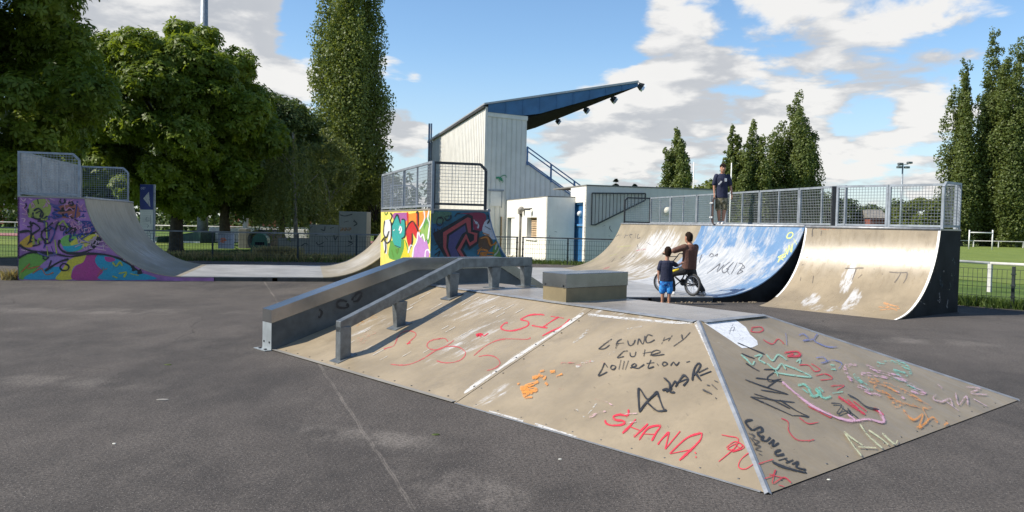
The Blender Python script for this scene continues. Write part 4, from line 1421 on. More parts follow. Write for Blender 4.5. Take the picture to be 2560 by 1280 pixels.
g.strokes('painted_scribble', BLK, [[(480, 1045), (510, 1020), (550, 1040), (540, 1072), (495, 1072), (478, 1045)], [(340, 965), (365, 950), (385, 968), (365, 990), (342, 972)], [(270, 600), (310, 580), (345, 620), (320, 665), (270, 650), (265, 610)], [(285, 620), (330, 600), (320, 650)], [(225, 580), (240, 640), (330, 670), (380, 640)], [(245, 680), (250, 780), (240, 850)], [(260, 690), (320, 740), (250, 800), (320, 860), (260, 880)], [(300, 680), (380, 700), (330, 790), (380, 860)], [(480, 510), (510, 500), (520, 530), (490, 540), (478, 515)], [(545, 540), (575, 525), (585, 550), (555, 555)], [(430, 590), (500, 600), (600, 580)], [(440, 760), (470, 690), (490, 760)], [(500, 760), (540, 700), (530, 780), (600, 720), (590, 800)], [(450, 640), (540, 640), (640, 690)], [(480, 720), (600, 730)], [(560, 850), (570, 770), (640, 740)], [(300, 505), (310, 545)]], 11, 0)
g.strokes('painted_scribble', (.03, .05, .22), [[(420, 560), (480, 590), (420, 620), (500, 640), (430, 660)], [(620, 700), (650, 690), (680, 710), (640, 740), (700, 730)], [(640, 760), (700, 750), (760, 740), (690, 800), (640, 830)], [(390, 720), (440, 760), (400, 860)], [(630, 600), (690, 605)], [(640, 680), (740, 700), (660, 760)], [(350, 680), (390, 780), (350, 900)], [(410, 880), (440, 960)], [(600, 660), (620, 520)], [(640, 860), (620, 800), (660, 780)]], 12, .15)
g.strokes('painted_scribble', (.12, .10, .26), [[(400, 540), (450, 560), (500, 545)], [(650, 860), (740, 840)], [(660, 830), (720, 860)], [(300, 930), (380, 960), (460, 940)]], 12, .3)
g.strokes('painted_letters', (.74, .45, .55), [[(165, 495), (190, 520), (210, 500)], [(160, 540), (200, 550)], [(175, 575), (215, 560)], [(172, 660), (200, 665), (190, 690)], [(180, 705), (215, 720)], [(400, 500), (440, 515)], [(625, 650), (690, 655)], [(800, 820), (850, 850)], [(820, 870), (900, 860)], [(760, 900), (850, 915)], [(850, 930), (920, 915)], [(700, 690), (750, 715)], [(170, 910), (220, 920)], [(175, 620), (220, 630)], [(480, 690), (520, 670)], [(230, 500), (260, 510)], [(790, 850), (830, 840)], [(780, 880), (870, 890)]], 9, .4)
g.strokes('painted_line', (.50, .16, .05), [[(170, 1090), (240, 1020), (220, 1060), (320, 1040)], [(260, 1100), (330, 1060), (370, 1110), (430, 1090)], [(800, 1080), (860, 1060)], [(780, 1120), (830, 1050)]], 7, .3)
g.strokes('painted_letters', (.42, .48, .06), [[(900, 1010), (930, 1040), (960, 1010), (980, 1040)], [(950, 1100), (1010, 1090), (990, 1130)], [(1040, 1100), (1110, 1115)], [(900, 1120), (940, 1135)], [(375, 880), (385, 960)], [(440, 830), (455, 940)], [(370, 690), (380, 860)]], 13, .3)
for cc_, n_, x0, x1, y0, y1, w_ in ((PINK, 16, 165, 700, 500, 730, 7), ((.05, .07, .26), 9, 400, 760, 560, 860, 9), (BLK, 9, 180, 640, 520, 880, 9), ((.60, .42, .52), 14, 560, 900, 640, 940, 6), ((.36, .42, .08), 5, 220, 480, 520, 900, 10)):
    ls = []
    for _ in range(n_):
        x, y = random.uniform(x0, x1), random.uniform(y0, y1)
        pts = []
        for _k in range(random.randint(4, 7)):
            pts.append((x, y))
            x += random.uniform(-22, 38)
            y += random.uniform(-34, 34)
        ls.append(pts)
    g.strokes('painted_scribble', cc_, ls, w_, .35)
# ---- mural on the yellow wall of the centre ramp
g = Wall(C_wall, (920, 380, 3.556))
g.fill('painted_shape', (.78, .26, .03), [[(330, 520), (548, 520), (545, 640), (500, 700), (440, 760), (400, 700), (340, 650), (300, 560)]], 0, False)
g.fill('painted_shape', (.10, .30, .05), [[(200, 790), (330, 780), (350, 940), (190, 945)], [(460, 720), (500, 620), (548, 560), (548, 800), (490, 800)]], 0)
g.fill('painted_letter', (.36, .10, .30), [[(215, 560), (270, 520), (340, 520), (345, 610), (250, 640)]], 0)
g.fill('painted_letter', (.03, .34, .30), [[(215, 645), (245, 580), (265, 560), (290, 640), (300, 600), (330, 610), (330, 740), (300, 770), (290, 850), (240, 830), (215, 760)]], 0)
g.fill('painted_letter', (.55, .02, .02), [[(335, 700), (350, 640), (345, 545), (360, 545), (365, 640), (400, 615), (430, 660), (432, 545), (446, 545), (450, 710), (430, 770), (395, 720), (395, 800), (375, 860), (350, 800)]], 0)
g.fill('painted_letter', (.70, .70, .70), [[(150, 610), (195, 600), (208, 650), (205, 770), (175, 800), (190, 700), (165, 760), (140, 720)], [(135, 800), (165, 790), (170, 900), (150, 890)]], 0)
g.fill('painted_letter', (.48, .22, .52), [[(398, 945), (410, 850), (435, 800), (450, 715), (470, 760), (490, 735), (505, 800), (525, 790), (540, 945)]], 0)
g.fill('painted_letter', (.66, .56, .02), [[(290, 945), (320, 860), (325, 780), (350, 860), (370, 945)]], 0)
g.fill('painted_letter', (.26, .42, .10), [[(465, 690), (495, 620), (500, 690), (530, 630), (545, 720), (530, 770), (490, 780)]], 0)
g.strokes('painted_outline', BLK, [[(150, 610), (140, 720), (165, 760), (190, 700)], [(195, 600), (210, 650), (205, 770), (170, 810), (140, 770)], [(120, 800), (150, 760), (160, 850), (150, 900)], [(215, 650), (245, 580), (265, 560), (290, 640)], [(300, 600), (330, 610), (332, 740), (300, 770)], [(240, 830), (290, 850)], [(335, 700), (365, 640), (400, 615), (430, 660), (450, 710)], [(432, 545), (438, 530), (447, 545), (450, 660)], [(395, 720), (395, 800), (375, 860)], [(200, 540), (215, 570), (200, 610)]], 9, 0)
g.strokes('painted_outline', (.76, .76, .76), [[(398, 940), (410, 850), (435, 800), (450, 712), (470, 758), (490, 732), (508, 800)], [(500, 520), (505, 600), (460, 690)], [(545, 520), (535, 590), (550, 640), (535, 780)], [(510, 940), (515, 880), (540, 870), (552, 900)], [(360, 900), (380, 830), (400, 840)], [(225, 700), (240, 690)], [(280, 700), (290, 660), (300, 690), (285, 725)]], 9, 0)
g.strokes('painted_line', (.12, .26, .04), [[(150, 530), (160, 560), (180, 530)], [(195, 530), (200, 560)], [(210, 870), (230, 940)], [(250, 860), (260, 900), (270, 850)]], 7, .2)
# ---- dark mural on the end of the centre ramp
g = Wall(C_side, (920, 380, 3.556))
g.fill('painted_shape', (.10, .20, .12), [[(570, 530), (740, 535), (700, 600), (620, 650), (575, 620)]], .5)
g.fill('painted_shape', (.03, .11, .22), [[(570, 640), (660, 640), (640, 720), (580, 760)]], .5)
g.fill('painted_shape', (.22, .02, .05), [[(810, 545), (1035, 545), (1030, 660), (990, 710), (940, 690), (930, 580), (890, 556)]], 0)
g.fill('painted_shape', (.52, .54, .58), [[(1035, 620), (1075, 600), (1110, 660), (1165, 760), (1100, 775), (1040, 740), (1015, 690)]], .3)
g.fill('painted_shape', (.10, .22, .04), [[(1130, 790), (1180, 770), (1225, 850), (1265, 925), (1110, 930)]], .2)
g.fill('painted_outline', (.012, .010, .014), [[(575, 720), (660, 680), (890, 548), (932, 570), (932, 690), (992, 700), (985, 810), (900, 870), (872, 815), (845, 870), (890, 945), (690, 945), (600, 800)]], 0, False)
g.fill('painted_letter', (.36, .06, .06), [[(668, 715), (885, 580), (912, 590), (915, 710), (972, 722), (968, 795), (905, 838), (872, 770), (820, 870), (865, 940), (710, 940), (670, 850)]], 0, False)
g.fill('painted_outline', (.012, .010, .014), [[(700, 735), (872, 625), (890, 715), (945, 735), (942, 785), (905, 805), (872, 725), (790, 870), (835, 942), (730, 942), (695, 850)]], 0, False)
g.fill('painted_letter', (.065, .055, .15), [[(722, 745), (862, 650), (872, 705), (835, 730), (775, 850), (820, 940), (745, 940), (712, 845)]], 0, False)
g.fill('painted_shape', (.10, .05, .02), [[(985, 760), (1060, 740), (1110, 800), (1070, 880), (985, 850)]], .2)
g.strokes('painted_scribble', (.46, .16, .02), [[(975, 910), (1000, 870), (1060, 880), (1040, 915), (1000, 900), (1090, 895), (1120, 900)], [(1000, 770), (1060, 760), (1090, 830), (1140, 800), (1160, 770)], [(970, 880), (1010, 850)], [(1100, 830), (1150, 810)], [(990, 925), (1110, 922)], [(1020, 720), (1080, 740)]], 13, .1)
g.strokes('painted_scribble', (.40, .46, .36), [[(1130, 870), (1145, 820), (1165, 800)], [(1120, 920), (1150, 890), (1170, 840)]], 11, .3)
g.strokes('painted_letters', BLK, [[(660, 580), (620, 590), (612, 640), (650, 650), (668, 600), (640, 580)], [(680, 580), (700, 610), (735, 590), (735, 560)], [(685, 575), (720, 565)], [(770, 575), (790, 550), (820, 545)], [(590, 680), (592, 720)], [(615, 680), (640, 720), (650, 690)], [(590, 830), (640, 800)], [(600, 870), (650, 830)], [(590, 920), (640, 880), (620, 930)], [(1065, 560), (1080, 600), (1060, 640)], [(1040, 660), (1090, 690)]], 9, 0)
g.strokes('painted_mark', (.5, .52, .56), [[(955, 620), (980, 650), (975, 680)], [(940, 600), (965, 640)]], 14, .5)
# ---------------------------------------------------------------- grandstand, changing rooms, stair block
K3 = Vector((-1.64, 46.0, 0))
UV_, VV_ = Vector((UX, UY, 0)), Vector((-UY, UX, 0))


def PK(o_, s, v, z=0.0):
    return o_ + UV_ * s + VV_ * v + Vector((0, 0, z))


def quad_solid(name, pts, depth, mat, parent):
    """flat panel with thickness: pts go round its outer face, depth is a vector"""
    d = Vector(depth)
    return recalc(MB().hexa([Vector(p) for p in pts], [Vector(p) + d for p in pts]).build(name, mat, parent))


gz = -.25
gs = empty('grandstand', K3 + Vector((0, 0, gz)), 'white clad grandstand with a blue cantilever roof and sloping side wall', 'grandstand')
GL = 22.0
# the end wall towards the skate park: ribbed cladding sheets, tall at the back and stepping down with the seats
edges = [(0.12, 2.39, 8), (2.39, 5.35, 10)]
top_tower = lambda s: 7.85 - .05 * s
top_slope = lambda s: 5.13 - (s - 2.39) * .645
for s0, s1, n in edges:
    for i in range(n):
        a, c = s0 + (s1 - s0) * i / n, s0 + (s1 - s0) * (i + 1) / n
        tf = top_tower if s1 < 2.5 else top_slope
        b = MB()
        # sheet with one standing rib
        m1, m2 = a + (c - a) * .80, a + (c - a) * .90
        prof = [(a + .004, 0), (m1, 0), (m1 + .012, -.035), (m2 - .012, -.035), (m2, 0), (c - .004, 0)]
        for k in range(len(prof) - 1):
            (x0, d0), (x1, d1) = prof[k], prof[k + 1]
            b.face([PK(K3, x0, d0, gz), PK(K3, x1, d1, gz), PK(K3, x1, d1, tf(x1)), PK(K3, x0, d0, tf(x0))])
        b.build('cladding_sheet', 'cladding', gs)
quad_solid('end_wall', [PK(K3, .02, .05, gz), PK(K3, 2.38, .05, gz), PK(K3, 2.38, .05, 7.7), PK(K3, .02, .05, 7.8)], VV_ * .2, 'cladding', gs)
quad_solid('end_wall', [PK(K3, 2.39, .05, gz), PK(K3, 5.35, .05, gz), PK(K3, 5.35, .05, top_slope(5.35) - .02), PK(K3, 2.39, .05, 5.1)], VV_ * .2, 'cladding', gs)
quad_solid('corner_flashing', [PK(K3, -.03, -.04, gz), PK(K3, .11, -.04, gz), PK(K3, .11, -.04, 8.12), PK(K3, -.03, -.04, 8.16)], VV_ * .14, 'cladding', gs)
quad_solid('flashing', [PK(K3, .12, -.05, 7.62), PK(K3, 2.42, -.05, 7.50), PK(K3, 2.42, -.05, 7.74), PK(K3, .12, -.05, 7.86)], VV_ * .06, 'cladding', gs)
quad_solid('flashing', [PK(K3, 2.39, -.045, 5.10), PK(K3, 5.36, -.045, top_slope(5.36) - .03), PK(K3, 5.36, -.045, top_slope(5.36) + .05), PK(K3, 2.39, -.045, 5.19)], VV_ * .32, 'blue_rail', gs)
# the long rear wall, full length, in ribbed sheets
n = 44
for i in range(n):
    a, c = GL * i / n, GL * (i + 1) / n
    b = MB()
    m1, m2 = a + (c - a) * .80, a + (c - a) * .9
    prof = [(a + .004, 0), (m1, 0), (m1 + .012, -.035), (m2 - .012, -.035), (m2, 0), (c - .004, 0)]
    for k in range(len(prof) - 1):
        (x0, d0), (x1, d1) = prof[k], prof[k + 1]
        b.face([PK(K3, d0, x1, gz), PK(K3, d1, x0, gz) if False else PK(K3, d0, x0, gz), PK(K3, d0, x0, 8.10), PK(K3, d1, x1, 8.10)])
    b.build('cladding_sheet', 'cladding', gs)
quad_solid('rear_wall', [PK(K3, .03, .1, gz), PK(K3, .03, GL, gz), PK(K3, .03, GL, 8.05), PK(K3, .03, .1, 8.05)], UV_ * .15, 'cladding', gs)
quad_solid('tower_side', [PK(K3, 2.39, .26, 4.6), PK(K3, 2.39, GL - .2, 4.6), PK(K3, 2.39, GL - .2, 7.6), PK(K3, 2.39, .26, 7.6)], UV_ * -.1, 'cladding', gs)
quad_solid('seating_block', [PK(K3, 2.4, .3, gz), PK(K3, 5.3, .3, gz), PK(K3, 5.3, .3, 3.0), PK(K3, 2.4, .3, 5.0)], VV_ * (GL - .5), 'concrete', gs)
quad_solid('roof_edge', [PK(K3, -.16, -.1, 8.12), PK(K3, -.06, -.1, 8.12), PK(K3, -.06, -.1, 8.24), PK(K3, -.16, -.1, 8.24)], VV_ * (GL + .2), 'dark_steel', gs)
# cantilever roof: gently rising top, tapering blue girders at both ends, dark soffit between
TIP = 9.0
ztop = lambda s: 8.28 + (s / TIP) * 1.78
zbot = lambda s: 7.86 - .05 * s if s < 2.39 else 7.70 + (s - 2.39) / (TIP - 2.39) * 2.12
quad_solid('roof_sheet', [PK(K3, -.12, -.14, ztop(0) - .04), PK(K3, TIP, -.14, ztop(TIP) - .02), PK(K3, TIP, -.14, ztop(TIP) + .10), PK(K3, -.12, -.14, ztop(0) + .06)], VV_ * (GL + .3), 'roof_metal', gs)
n = 9
for i in range(n):
    s0, s1 = .14 + (TIP - .14) * i / n, .14 + (TIP - .14) * (i + 1) / n
    quad_solid('girder_panel', [PK(K3, s0 + .012, -.08, zbot(s0)), PK(K3, s1 - .012, -.08, zbot(s1)), PK(K3, s1 - .012, -.08, ztop(s1) - .03), PK(K3, s0 + .012, -.08, ztop(s0) - .03)], VV_ * .05, 'blue_fascia', gs)
    quad_solid('girder_stiffener', [PK(K3, s0 - .02, -.11, zbot(s0)), PK(K3, s0 + .02, -.11, zbot(s0)), PK(K3, s0 + .02, -.11, ztop(s0) - .03), PK(K3, s0 - .02, -.11, ztop(s0) - .03)], VV_ * .08, 'blue_fascia', gs)
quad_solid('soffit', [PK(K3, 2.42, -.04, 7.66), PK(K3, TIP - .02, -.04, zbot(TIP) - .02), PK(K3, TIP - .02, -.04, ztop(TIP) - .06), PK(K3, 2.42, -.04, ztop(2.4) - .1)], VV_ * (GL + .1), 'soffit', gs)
b = MB().tube([PK(K3, -.14, GL - .8, 3), PK(K3, -.14, GL - .8, 9.6)], .08, 8)
b.build('downpipe', 'galvanised_paint', gs, sm=True)
MB().tube([PK(K3, -.10, GL - 1.7, 3), PK(K3, -.10, GL - 1.7, 9.5)], .06, 8).build('downpipe', 'galvanised_paint', gs, sm=True)
# blue stair rail on the sloping wall
for k in range(3):
    s = 2.45 + k * 1.42
    MB().bar(PK(K3, s, 0, top_slope(s) - .1), PK(K3, s, 0, top_slope(s) + .93), .09, .09).build('rail_post', 'blue_rail', gs)
for dz in (.93, .70, .12):
    MB().bar(PK(K3, 2.42, 0, top_slope(2.42) + dz), PK(K3, 5.95, 0, top_slope(5.95) + dz), .06, .06).build('stair_rail', 'blue_rail', gs)
# louvre hatch
quad_solid('hatch', [PK(K3, .35, -.06, 2.62), PK(K3, .98, -.06, 2.62), PK(K3, .98, -.06, 3.45), PK(K3, .35, -.06, 3.45)], VV_ * .04, 'cladding', gs)
quad_solid('hatch_frame', [PK(K3, .25, -.07, 3.47), PK(K3, 1.12, -.07, 3.47), PK(K3, 1.12, -.07, 3.56), PK(K3, .25, -.07, 3.56)], VV_ * .06, 'galvanised_paint', gs)
quad_solid('hatch_frame', [PK(K3, .99, -.07, 2.55), PK(K3, 1.03, -.07, 2.55), PK(K3, 1.03, -.07, 3.46), PK(K3, .99, -.07, 3.46)], VV_ * .05, 'galvanised_paint', gs)
gw = bpy.data.objects  # (graffiti on the end wall)
for o_ in [c for c in gs.children if c.name.startswith('end_wall')][:1]:
    lz = Wall(o_, (1040, 180, 3.2))
    lz.lift = .10
    lz.strokes('painted_lizard', (.03, .28, .13), [[(638, 848), (660, 846), (676, 858), (688, 872)]], 15, 0)
    lz.strokes('painted_lizard', (.03, .28, .13), [[(672, 845), (690, 830), (712, 828), (720, 845)], [(660, 860), (665, 880)], [(684, 868), (690, 886)], [(694, 868), (697, 880)]], 5, 0)
    lz.strokes('painted_mark', (.05, .05, .05), [[(462, 880), (462, 915)], [(468, 895), (474, 925), (494, 932)]], 4, 0)
# floodlights hanging along the front edge of the roof
for i, v in enumerate((.15, 4.6, 9.9, 16.6)):
    P = PK(K3, TIP + .12, v, ztop(TIP) - .1 if i == 0 else ztop(TIP) - .22)
    nm = ('black floodlight at the near tip of the stand roof', 'second floodlight from the tip of the stand roof', 'third floodlight from the tip of the stand roof', 'farthest floodlight under the stand roof')[i]
    fl = empty('floodlight', P, nm, 'floodlight', 'floodlights along the stand roof')
    D = (UV_ * .75 + Vector((0, 0, -.5)) - VV_ * .15).normalized()
    U2 = Vector((0, 0, 1)).cross(D).normalized()
    W_ = D.cross(U2).normalized()

    def fp(x, y, z):
        return P + (U2 * x + W_ * y + D * z) * .78
    recalc(MB().hexa([fp(-.18, -.15, 0), fp(.18, -.15, 0), fp(.18, .15, 0), fp(-.18, .15, 0)], [fp(-.27, -.26, .34), fp(.27, -.26, .34), fp(.27, .26, .34), fp(-.27, .26, .34)]).build('housing', 'black_body', fl))
    recalc(MB().hexa([fp(-.24, -.23, .345), fp(.24, -.23, .345), fp(.24, .23, .345), fp(-.24, .23, .345)], [fp(-.24, -.23, .36), fp(.24, -.23, .36), fp(.24, .23, .36), fp(-.24, .23, .36)]).build('lens', 'lamp_glass', fl))
    MB().tube([fp(-.31, 0, .2), fp(-.31, .1, -.12), fp(0, .15, -.25), fp(.31, .1, -.12), fp(.31, 0, .2)], .022, 6).build('bracket', 'galvanised', fl, sm=True)
    MB().tube([fp(0, .15, -.25), PK(K3, TIP - .12, v, ztop(TIP) - .08)], .03, 6).build('arm', 'galvanised', fl, sm=True)
    for sx in (-1, 1):
        recalc(MB().hexa([fp(sx * .26, -.24, .36), fp(sx * .27, -.24, .36), fp(sx * .27, .24, .36), fp(sx * .26, .24, .36)], [fp(sx * .34, -.24, .52), fp(sx * .35, -.24, .52), fp(sx * .35, .24, .52), fp(sx * .34, .24, .52)]).build('barn_door', 'lamp_glass', fl))

# --- white changing room block
K1 = Vector((1.60, 38.4, 0))
cr = empty('changing_room', K1 + Vector((0, 0, -.1)), 'low white changing room block with barred window and grey downpipe', 'building')
WH = 2.95


def wall_with_holes(parent, O, dirv, nrm, length, z0, z1, holes, mat, thick=.25):
    """wall face split round rectangular openings (t0, t1, z0, z1)"""
    ts = sorted({0, length, *[h[0] for h in holes], *[h[1] for h in holes]})
    zs = sorted({z0, z1, *[h[2] for h in holes], *[h[3] for h in holes]})
    mb = MB()
    for i in range(len(ts) - 1):
        for j in range(len(zs) - 1):
            tm, zm = (ts[i] + ts[i + 1]) / 2, (zs[j] + zs[j + 1]) / 2
            if any(h[0] < tm < h[1] and h[2] < zm < h[3] for h in holes):
                continue
            mb.face([O + dirv * t + Vector((0, 0, z)) for t, z in ((ts[i], zs[j]), (ts[i + 1], zs[j]), (ts[i + 1], zs[j + 1]), (ts[i], zs[j + 1]))])
    for h in holes:
        c4 = [(h[0], h[2]), (h[1], h[2]), (h[1], h[3]), (h[0], h[3])]
        for k in range(4):
            (t0, y0), (t1, y1) = c4[k], c4[(k + 1) % 4]
            p, q = O + dirv * t0 + Vector((0, 0, y0)), O + dirv * t1 + Vector((0, 0, y1))
            mb.face([p, q, q + nrm * -thick, p + nrm * -thick])
    o_ = mb.build('wall', mat, parent)
    bm = bmesh.new()
    bm.from_mesh(o_.data)
    bmesh.ops.remove_doubles(bm, verts=bm.verts, dist=1e-4)
    bmesh.ops.recalc_face_normals(bm, faces=bm.faces)
    bm.to_mesh(o_.data)
    bm.free()
    return o_


LN = UV_ * -1
win = (1.75, 3.62, .95, 2.0)
door = (6.15, 7.9, -.1, 2.0)
wall_with_holes(cr, K1, VV_, LN, 9.4, -.2, WH, [win, door], 'white_wall')
quad_solid('wall', [PK(K1, 0, .0, -.2), PK(K1, 1.35, 0, -.2), PK(K1, 1.35, 0, WH), PK(K1, 0, 0, WH)], VV_ * .2, 'white_wall', cr)
quad_solid('roof', [PK(K1, 0, 0, WH), PK(K1, 4, 0, WH), PK(K1, 4, 9.4, WH), PK(K1, 0, 9.4, WH)], (0, 0, .05), 'concrete', cr)
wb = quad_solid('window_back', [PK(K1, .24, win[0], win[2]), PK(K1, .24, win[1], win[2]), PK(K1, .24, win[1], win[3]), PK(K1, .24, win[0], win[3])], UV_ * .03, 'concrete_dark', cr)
for i in range(9):
    z = win[2] + .07 + i * .112
    quad_solid('shutter_slat', [PK(K1, .14, win[0] + .02, z), PK(K1, .14, win[1] - .3, z), PK(K1, .18, win[1] - .3, z + .085), PK(K1, .18, win[0] + .02, z + .085)], UV_ * .02, 'shutter_brick', cr)
quad_solid('sill', [PK(K1, -.07, win[0] - .08, win[2] - .09), PK(K1, -.07, win[1] + .08, win[2] - .09), PK(K1, -.07, win[1] + .08, win[2] - .02), PK(K1, -.07, win[0] - .08, win[2] - .02)], UV_ * .2, 'white_wall', cr)
quad_solid('door', [PK(K1, .05, door[0] + .02, -.1), PK(K1, .05, door[0] + 1.0, -.1), PK(K1, .05, door[0] + 1.0, 1.97), PK(K1, .05, door[0] + .02, 1.97)], UV_ * .05, 'white_paint', cr)
quad_solid('door', [PK(K1, .20, door[0] + 1.0, -.1), PK(K1, .20, door[1], -.1), PK(K1, .20, door[1], 1.97), PK(K1, .20, door[0] + 1.0, 1.97)], UV_ * .05, 'concrete_dark', cr)
MB().tube([PK(K1, -.07, 4.75, -.1), PK(K1, -.07, 4.75, 2.25)], .055, 8).build('downpipe', 'paving', cr, sm=True)
MB().box(PK(K1, -.09, 4.75, 2.32), (.16, .34, .28), math.atan2(UY, UX)).build('rain_hopper', 'paving', cr)
MB().ball(PK(K1, -.16, 4.2, 2.42), .15, 10, 6).build('wall_lamp', 'paving', cr, sm=True)
MB().tube([PK(K1, 0, 2.7, 2.45), PK(K1, -.22, 2.7, 2.42)], .03, 6).build('wall_bracket', 'dark_steel', cr, sm=True)
MB().box(PK(K1, -.24, 2.68, 2.40), (.16, .28, .09), math.atan2(UY, UX) + .4).build('camera', 'dark_steel', cr)
gwall = Wall([c for c in cr.children if c.name.startswith('wall')][1], (1220, 440, 4.57))
gwall.strokes('painted_mark', BLK, [[(705, 680), (703, 695)], [(760, 635), (790, 640)], [(700, 735), (702, 770)]], 6, 0)
# notice board beside the door
nb = empty('notice_board', PK(K1, -.3, 8.8, -.1), 'wooden notice board with two white papers by the door', 'notice board')
MB().box(PK(K1, -.3, 8.8, 1.05), (.05, 1.5, 2.0), math.atan2(UY, UX)).build('board', 'timber', nb)
for v, z, h_ in ((8.55, 1.72, .5), (8.5, 1.3, .3)):
    p_ = MB().box(PK(K1, -.335, v, z), (.012, .75 if z > 1.5 else .4, h_), math.atan2(UY, UX)).build('paper', 'paper_white', nb)
    q_ = MB()
    for _ in range(7):
        q_.box(PK(K1, -.345, v + random.uniform(-.28, .28) * (1 if z > 1.5 else .45), z + random.uniform(-.38, .38) * h_), (.004, .09, .05), math.atan2(UY, UX))
    q_.build('printed_mark', 'dark_steel', p_, kind='stuff')

# --- grey block with the blue gate and the stair rail
K2 = Vector((3.31, 37.2, 0))
sb = empty('stair_block', K2 + Vector((0, 0, -.1)), 'grey rendered stair block with white end wall and blue mesh gate', 'building')
SH = 3.45
gt = (.42, 1.98, -.1, 2.72)
wall_with_holes(sb, K2, VV_, LN, 2.3, -.2, SH, [gt], 'white_wall', .3)
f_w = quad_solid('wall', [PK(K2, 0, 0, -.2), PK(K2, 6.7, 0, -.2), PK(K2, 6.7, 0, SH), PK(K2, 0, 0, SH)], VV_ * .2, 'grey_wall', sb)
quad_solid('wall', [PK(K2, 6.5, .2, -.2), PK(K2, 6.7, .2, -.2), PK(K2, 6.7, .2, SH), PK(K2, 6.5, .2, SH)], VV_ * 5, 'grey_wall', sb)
quad_solid('roof', [PK(K2, -.02, -.02, SH), PK(K2, 6.72, -.02, SH), PK(K2, 6.72, 5.2, SH), PK(K2, -.02, 5.2, SH)], (0, 0, .06), 'concrete', sb)
for z0, z1 in ((-.05, 1.62), (1.72, 2.66)):
    g_ = quad_solid('gate_leaf', [PK(K2, .2, gt[0] + .08, z0), PK(K2, .2, gt[1] - .08, z0), PK(K2, .2, gt[1] - .08, z1), PK(K2, .2, gt[0] + .08, z1)], UV_ * .03, 'blue_fascia', sb)
    n = 14
    for i in range(n):
        v = gt[0] + .1 + (gt[1] - gt[0] - .2) * (i + .5) / n
        MB().box(PK(K2, .18, v, (z0 + z1) / 2), (.03, .035, z1 - z0 - .04), math.atan2(UY, UX)).build('gate_bar', 'blue_paint', g_)
for v in (gt[0] + .04, gt[1] - .04):
    MB().box(PK(K2, .14, v, 1.3), (.12, .08, 2.8), math.atan2(UY, UX)).build('gate_frame', 'blue_paint', sb)
for z in (1.67, 2.68):
    MB().box(PK(K2, .14, (gt[0] + gt[1]) / 2, z), (.115, gt[1] - gt[0] - .16, .085), math.atan2(UY, UX)).build('gate_frame', 'blue_paint', sb)
MB().ball(PK(K2, .12, 1.2, 2.2), .14, 10, 6).build('lamp', 'lamp_glass', sb, sm=True)
MB().tube([PK(K2, 3.95, -.10, 2.42), PK(K2, 3.95, -.02, 2.42)], .19, 14).build('lamp', 'paper_white', sb, sm=True)
MB().ball(PK(K2, 3.95, -.12, 2.42), .17, 12, 6, 1.0).build('lamp', 'paper_white', sb, sm=True)
# stair rail with upright bars in front of the wall
def wall_pt(u, v):
    """point on the front face of the stair block seen at a photo position"""
    d = ray(u, v)
    n_ = VV_
    t = (K2 - CAM).dot(n_) / d.dot(n_)
    return CAM + d * t - VV_ * .12
sr = empty('stair_railing', PK(K2, .3, -.12, 1.6), 'dark triangular stair railing with upright bars on the grey wall', 'railing')
tl, tr_, br, bl = wall_pt(1478, 483), wall_pt(1611, 484), wall_pt(1610, 501), wall_pt(1476, 562)
bl2 = wall_pt(1486, 562)
MB().bar(tl, tr_, .05, .06).build('top_rail', 'dark_steel', sr)
MB().bar(tl, bl, .05, .05).build('end_post', 'dark_steel', sr)
MB().bar(tr_, br, .05, .05).build('end_post', 'dark_steel', sr)
MB().bar(bl2, br, .05, .06).build('bottom_rail', 'dark_steel', sr)
MB().bar(bl, bl2, .05, .05).build('bottom_rail', 'dark_steel', sr)
n = 15
for i in range(1, n):
    t = i / n
    p = tl.lerp(tr_, t)
    q = bl2.lerp(br, max(0, (t - .07) / .93))
    MB().bar(p, Vector((p.x, p.y, q.z)), .022, .022).build('bar', 'dark_steel', sr)
gwall = Wall(f_w, (1220, 440, 4.57))
gwall.strokes('painted_mark', BLK, [[(1395, 570), (1390, 600), (1420, 640)], [(1310, 575), (1335, 565)], [(1380, 680), (1395, 690)]], 5, .3)

# ---------------------------------------------------------------- fences round the yard
mesh_fence('yard_fence', [(-19.5, 29.75), (-11.35, 31.05), (-8.3, 31.75), (-4.0, 33.0), (.2, 34.6)], 'dark green mesh fence with posts along the grass behind the flat', group='fences round the skate park')
mesh_fence('yard_fence', [(.45, 34.65), (4.2, 33.9), (7.0, 33.3)], 'dark mesh fence in front of the white changing rooms', rail_mat='dark_steel', group='fences round the skate park')
mesh_fence('yard_fence', [(9.6, 20.25), (11.27, 18.39), (15.0, 14.25)], 'dark mesh fence without top rail beside the black panel at the right', top_rail=False, h=.95, group='fences round the skate park')


def white_rail(name, pts, label, h, step, r=.05, post=.10):
    root = empty(name, (pts[0][0], pts[0][1], ground_z(*pts[0])), label, 'railing', 'white railings round the pitches')
    for i in range(len(pts) - 1):
        P, Q = Vector(pts[i]), Vector(pts[i + 1])
        n = max(1, round((Q - P).length / step))
        for k in range(n):
            p = P.lerp(Q, k / n)
            z = ground_z(p.x, p.y)
            MB().box((p.x, p.y, z + h / 2 - .05), (post, post, h), .6).build('post', 'rail_white', root)
        zp, zq = ground_z(*P), ground_z(*Q)
        MB().tube([(P.x, P.y, zp + h - .03), (Q.x, Q.y, zq + h - .03)], r, 8).build('rail', 'rail_white', root, sm=True)
    return root


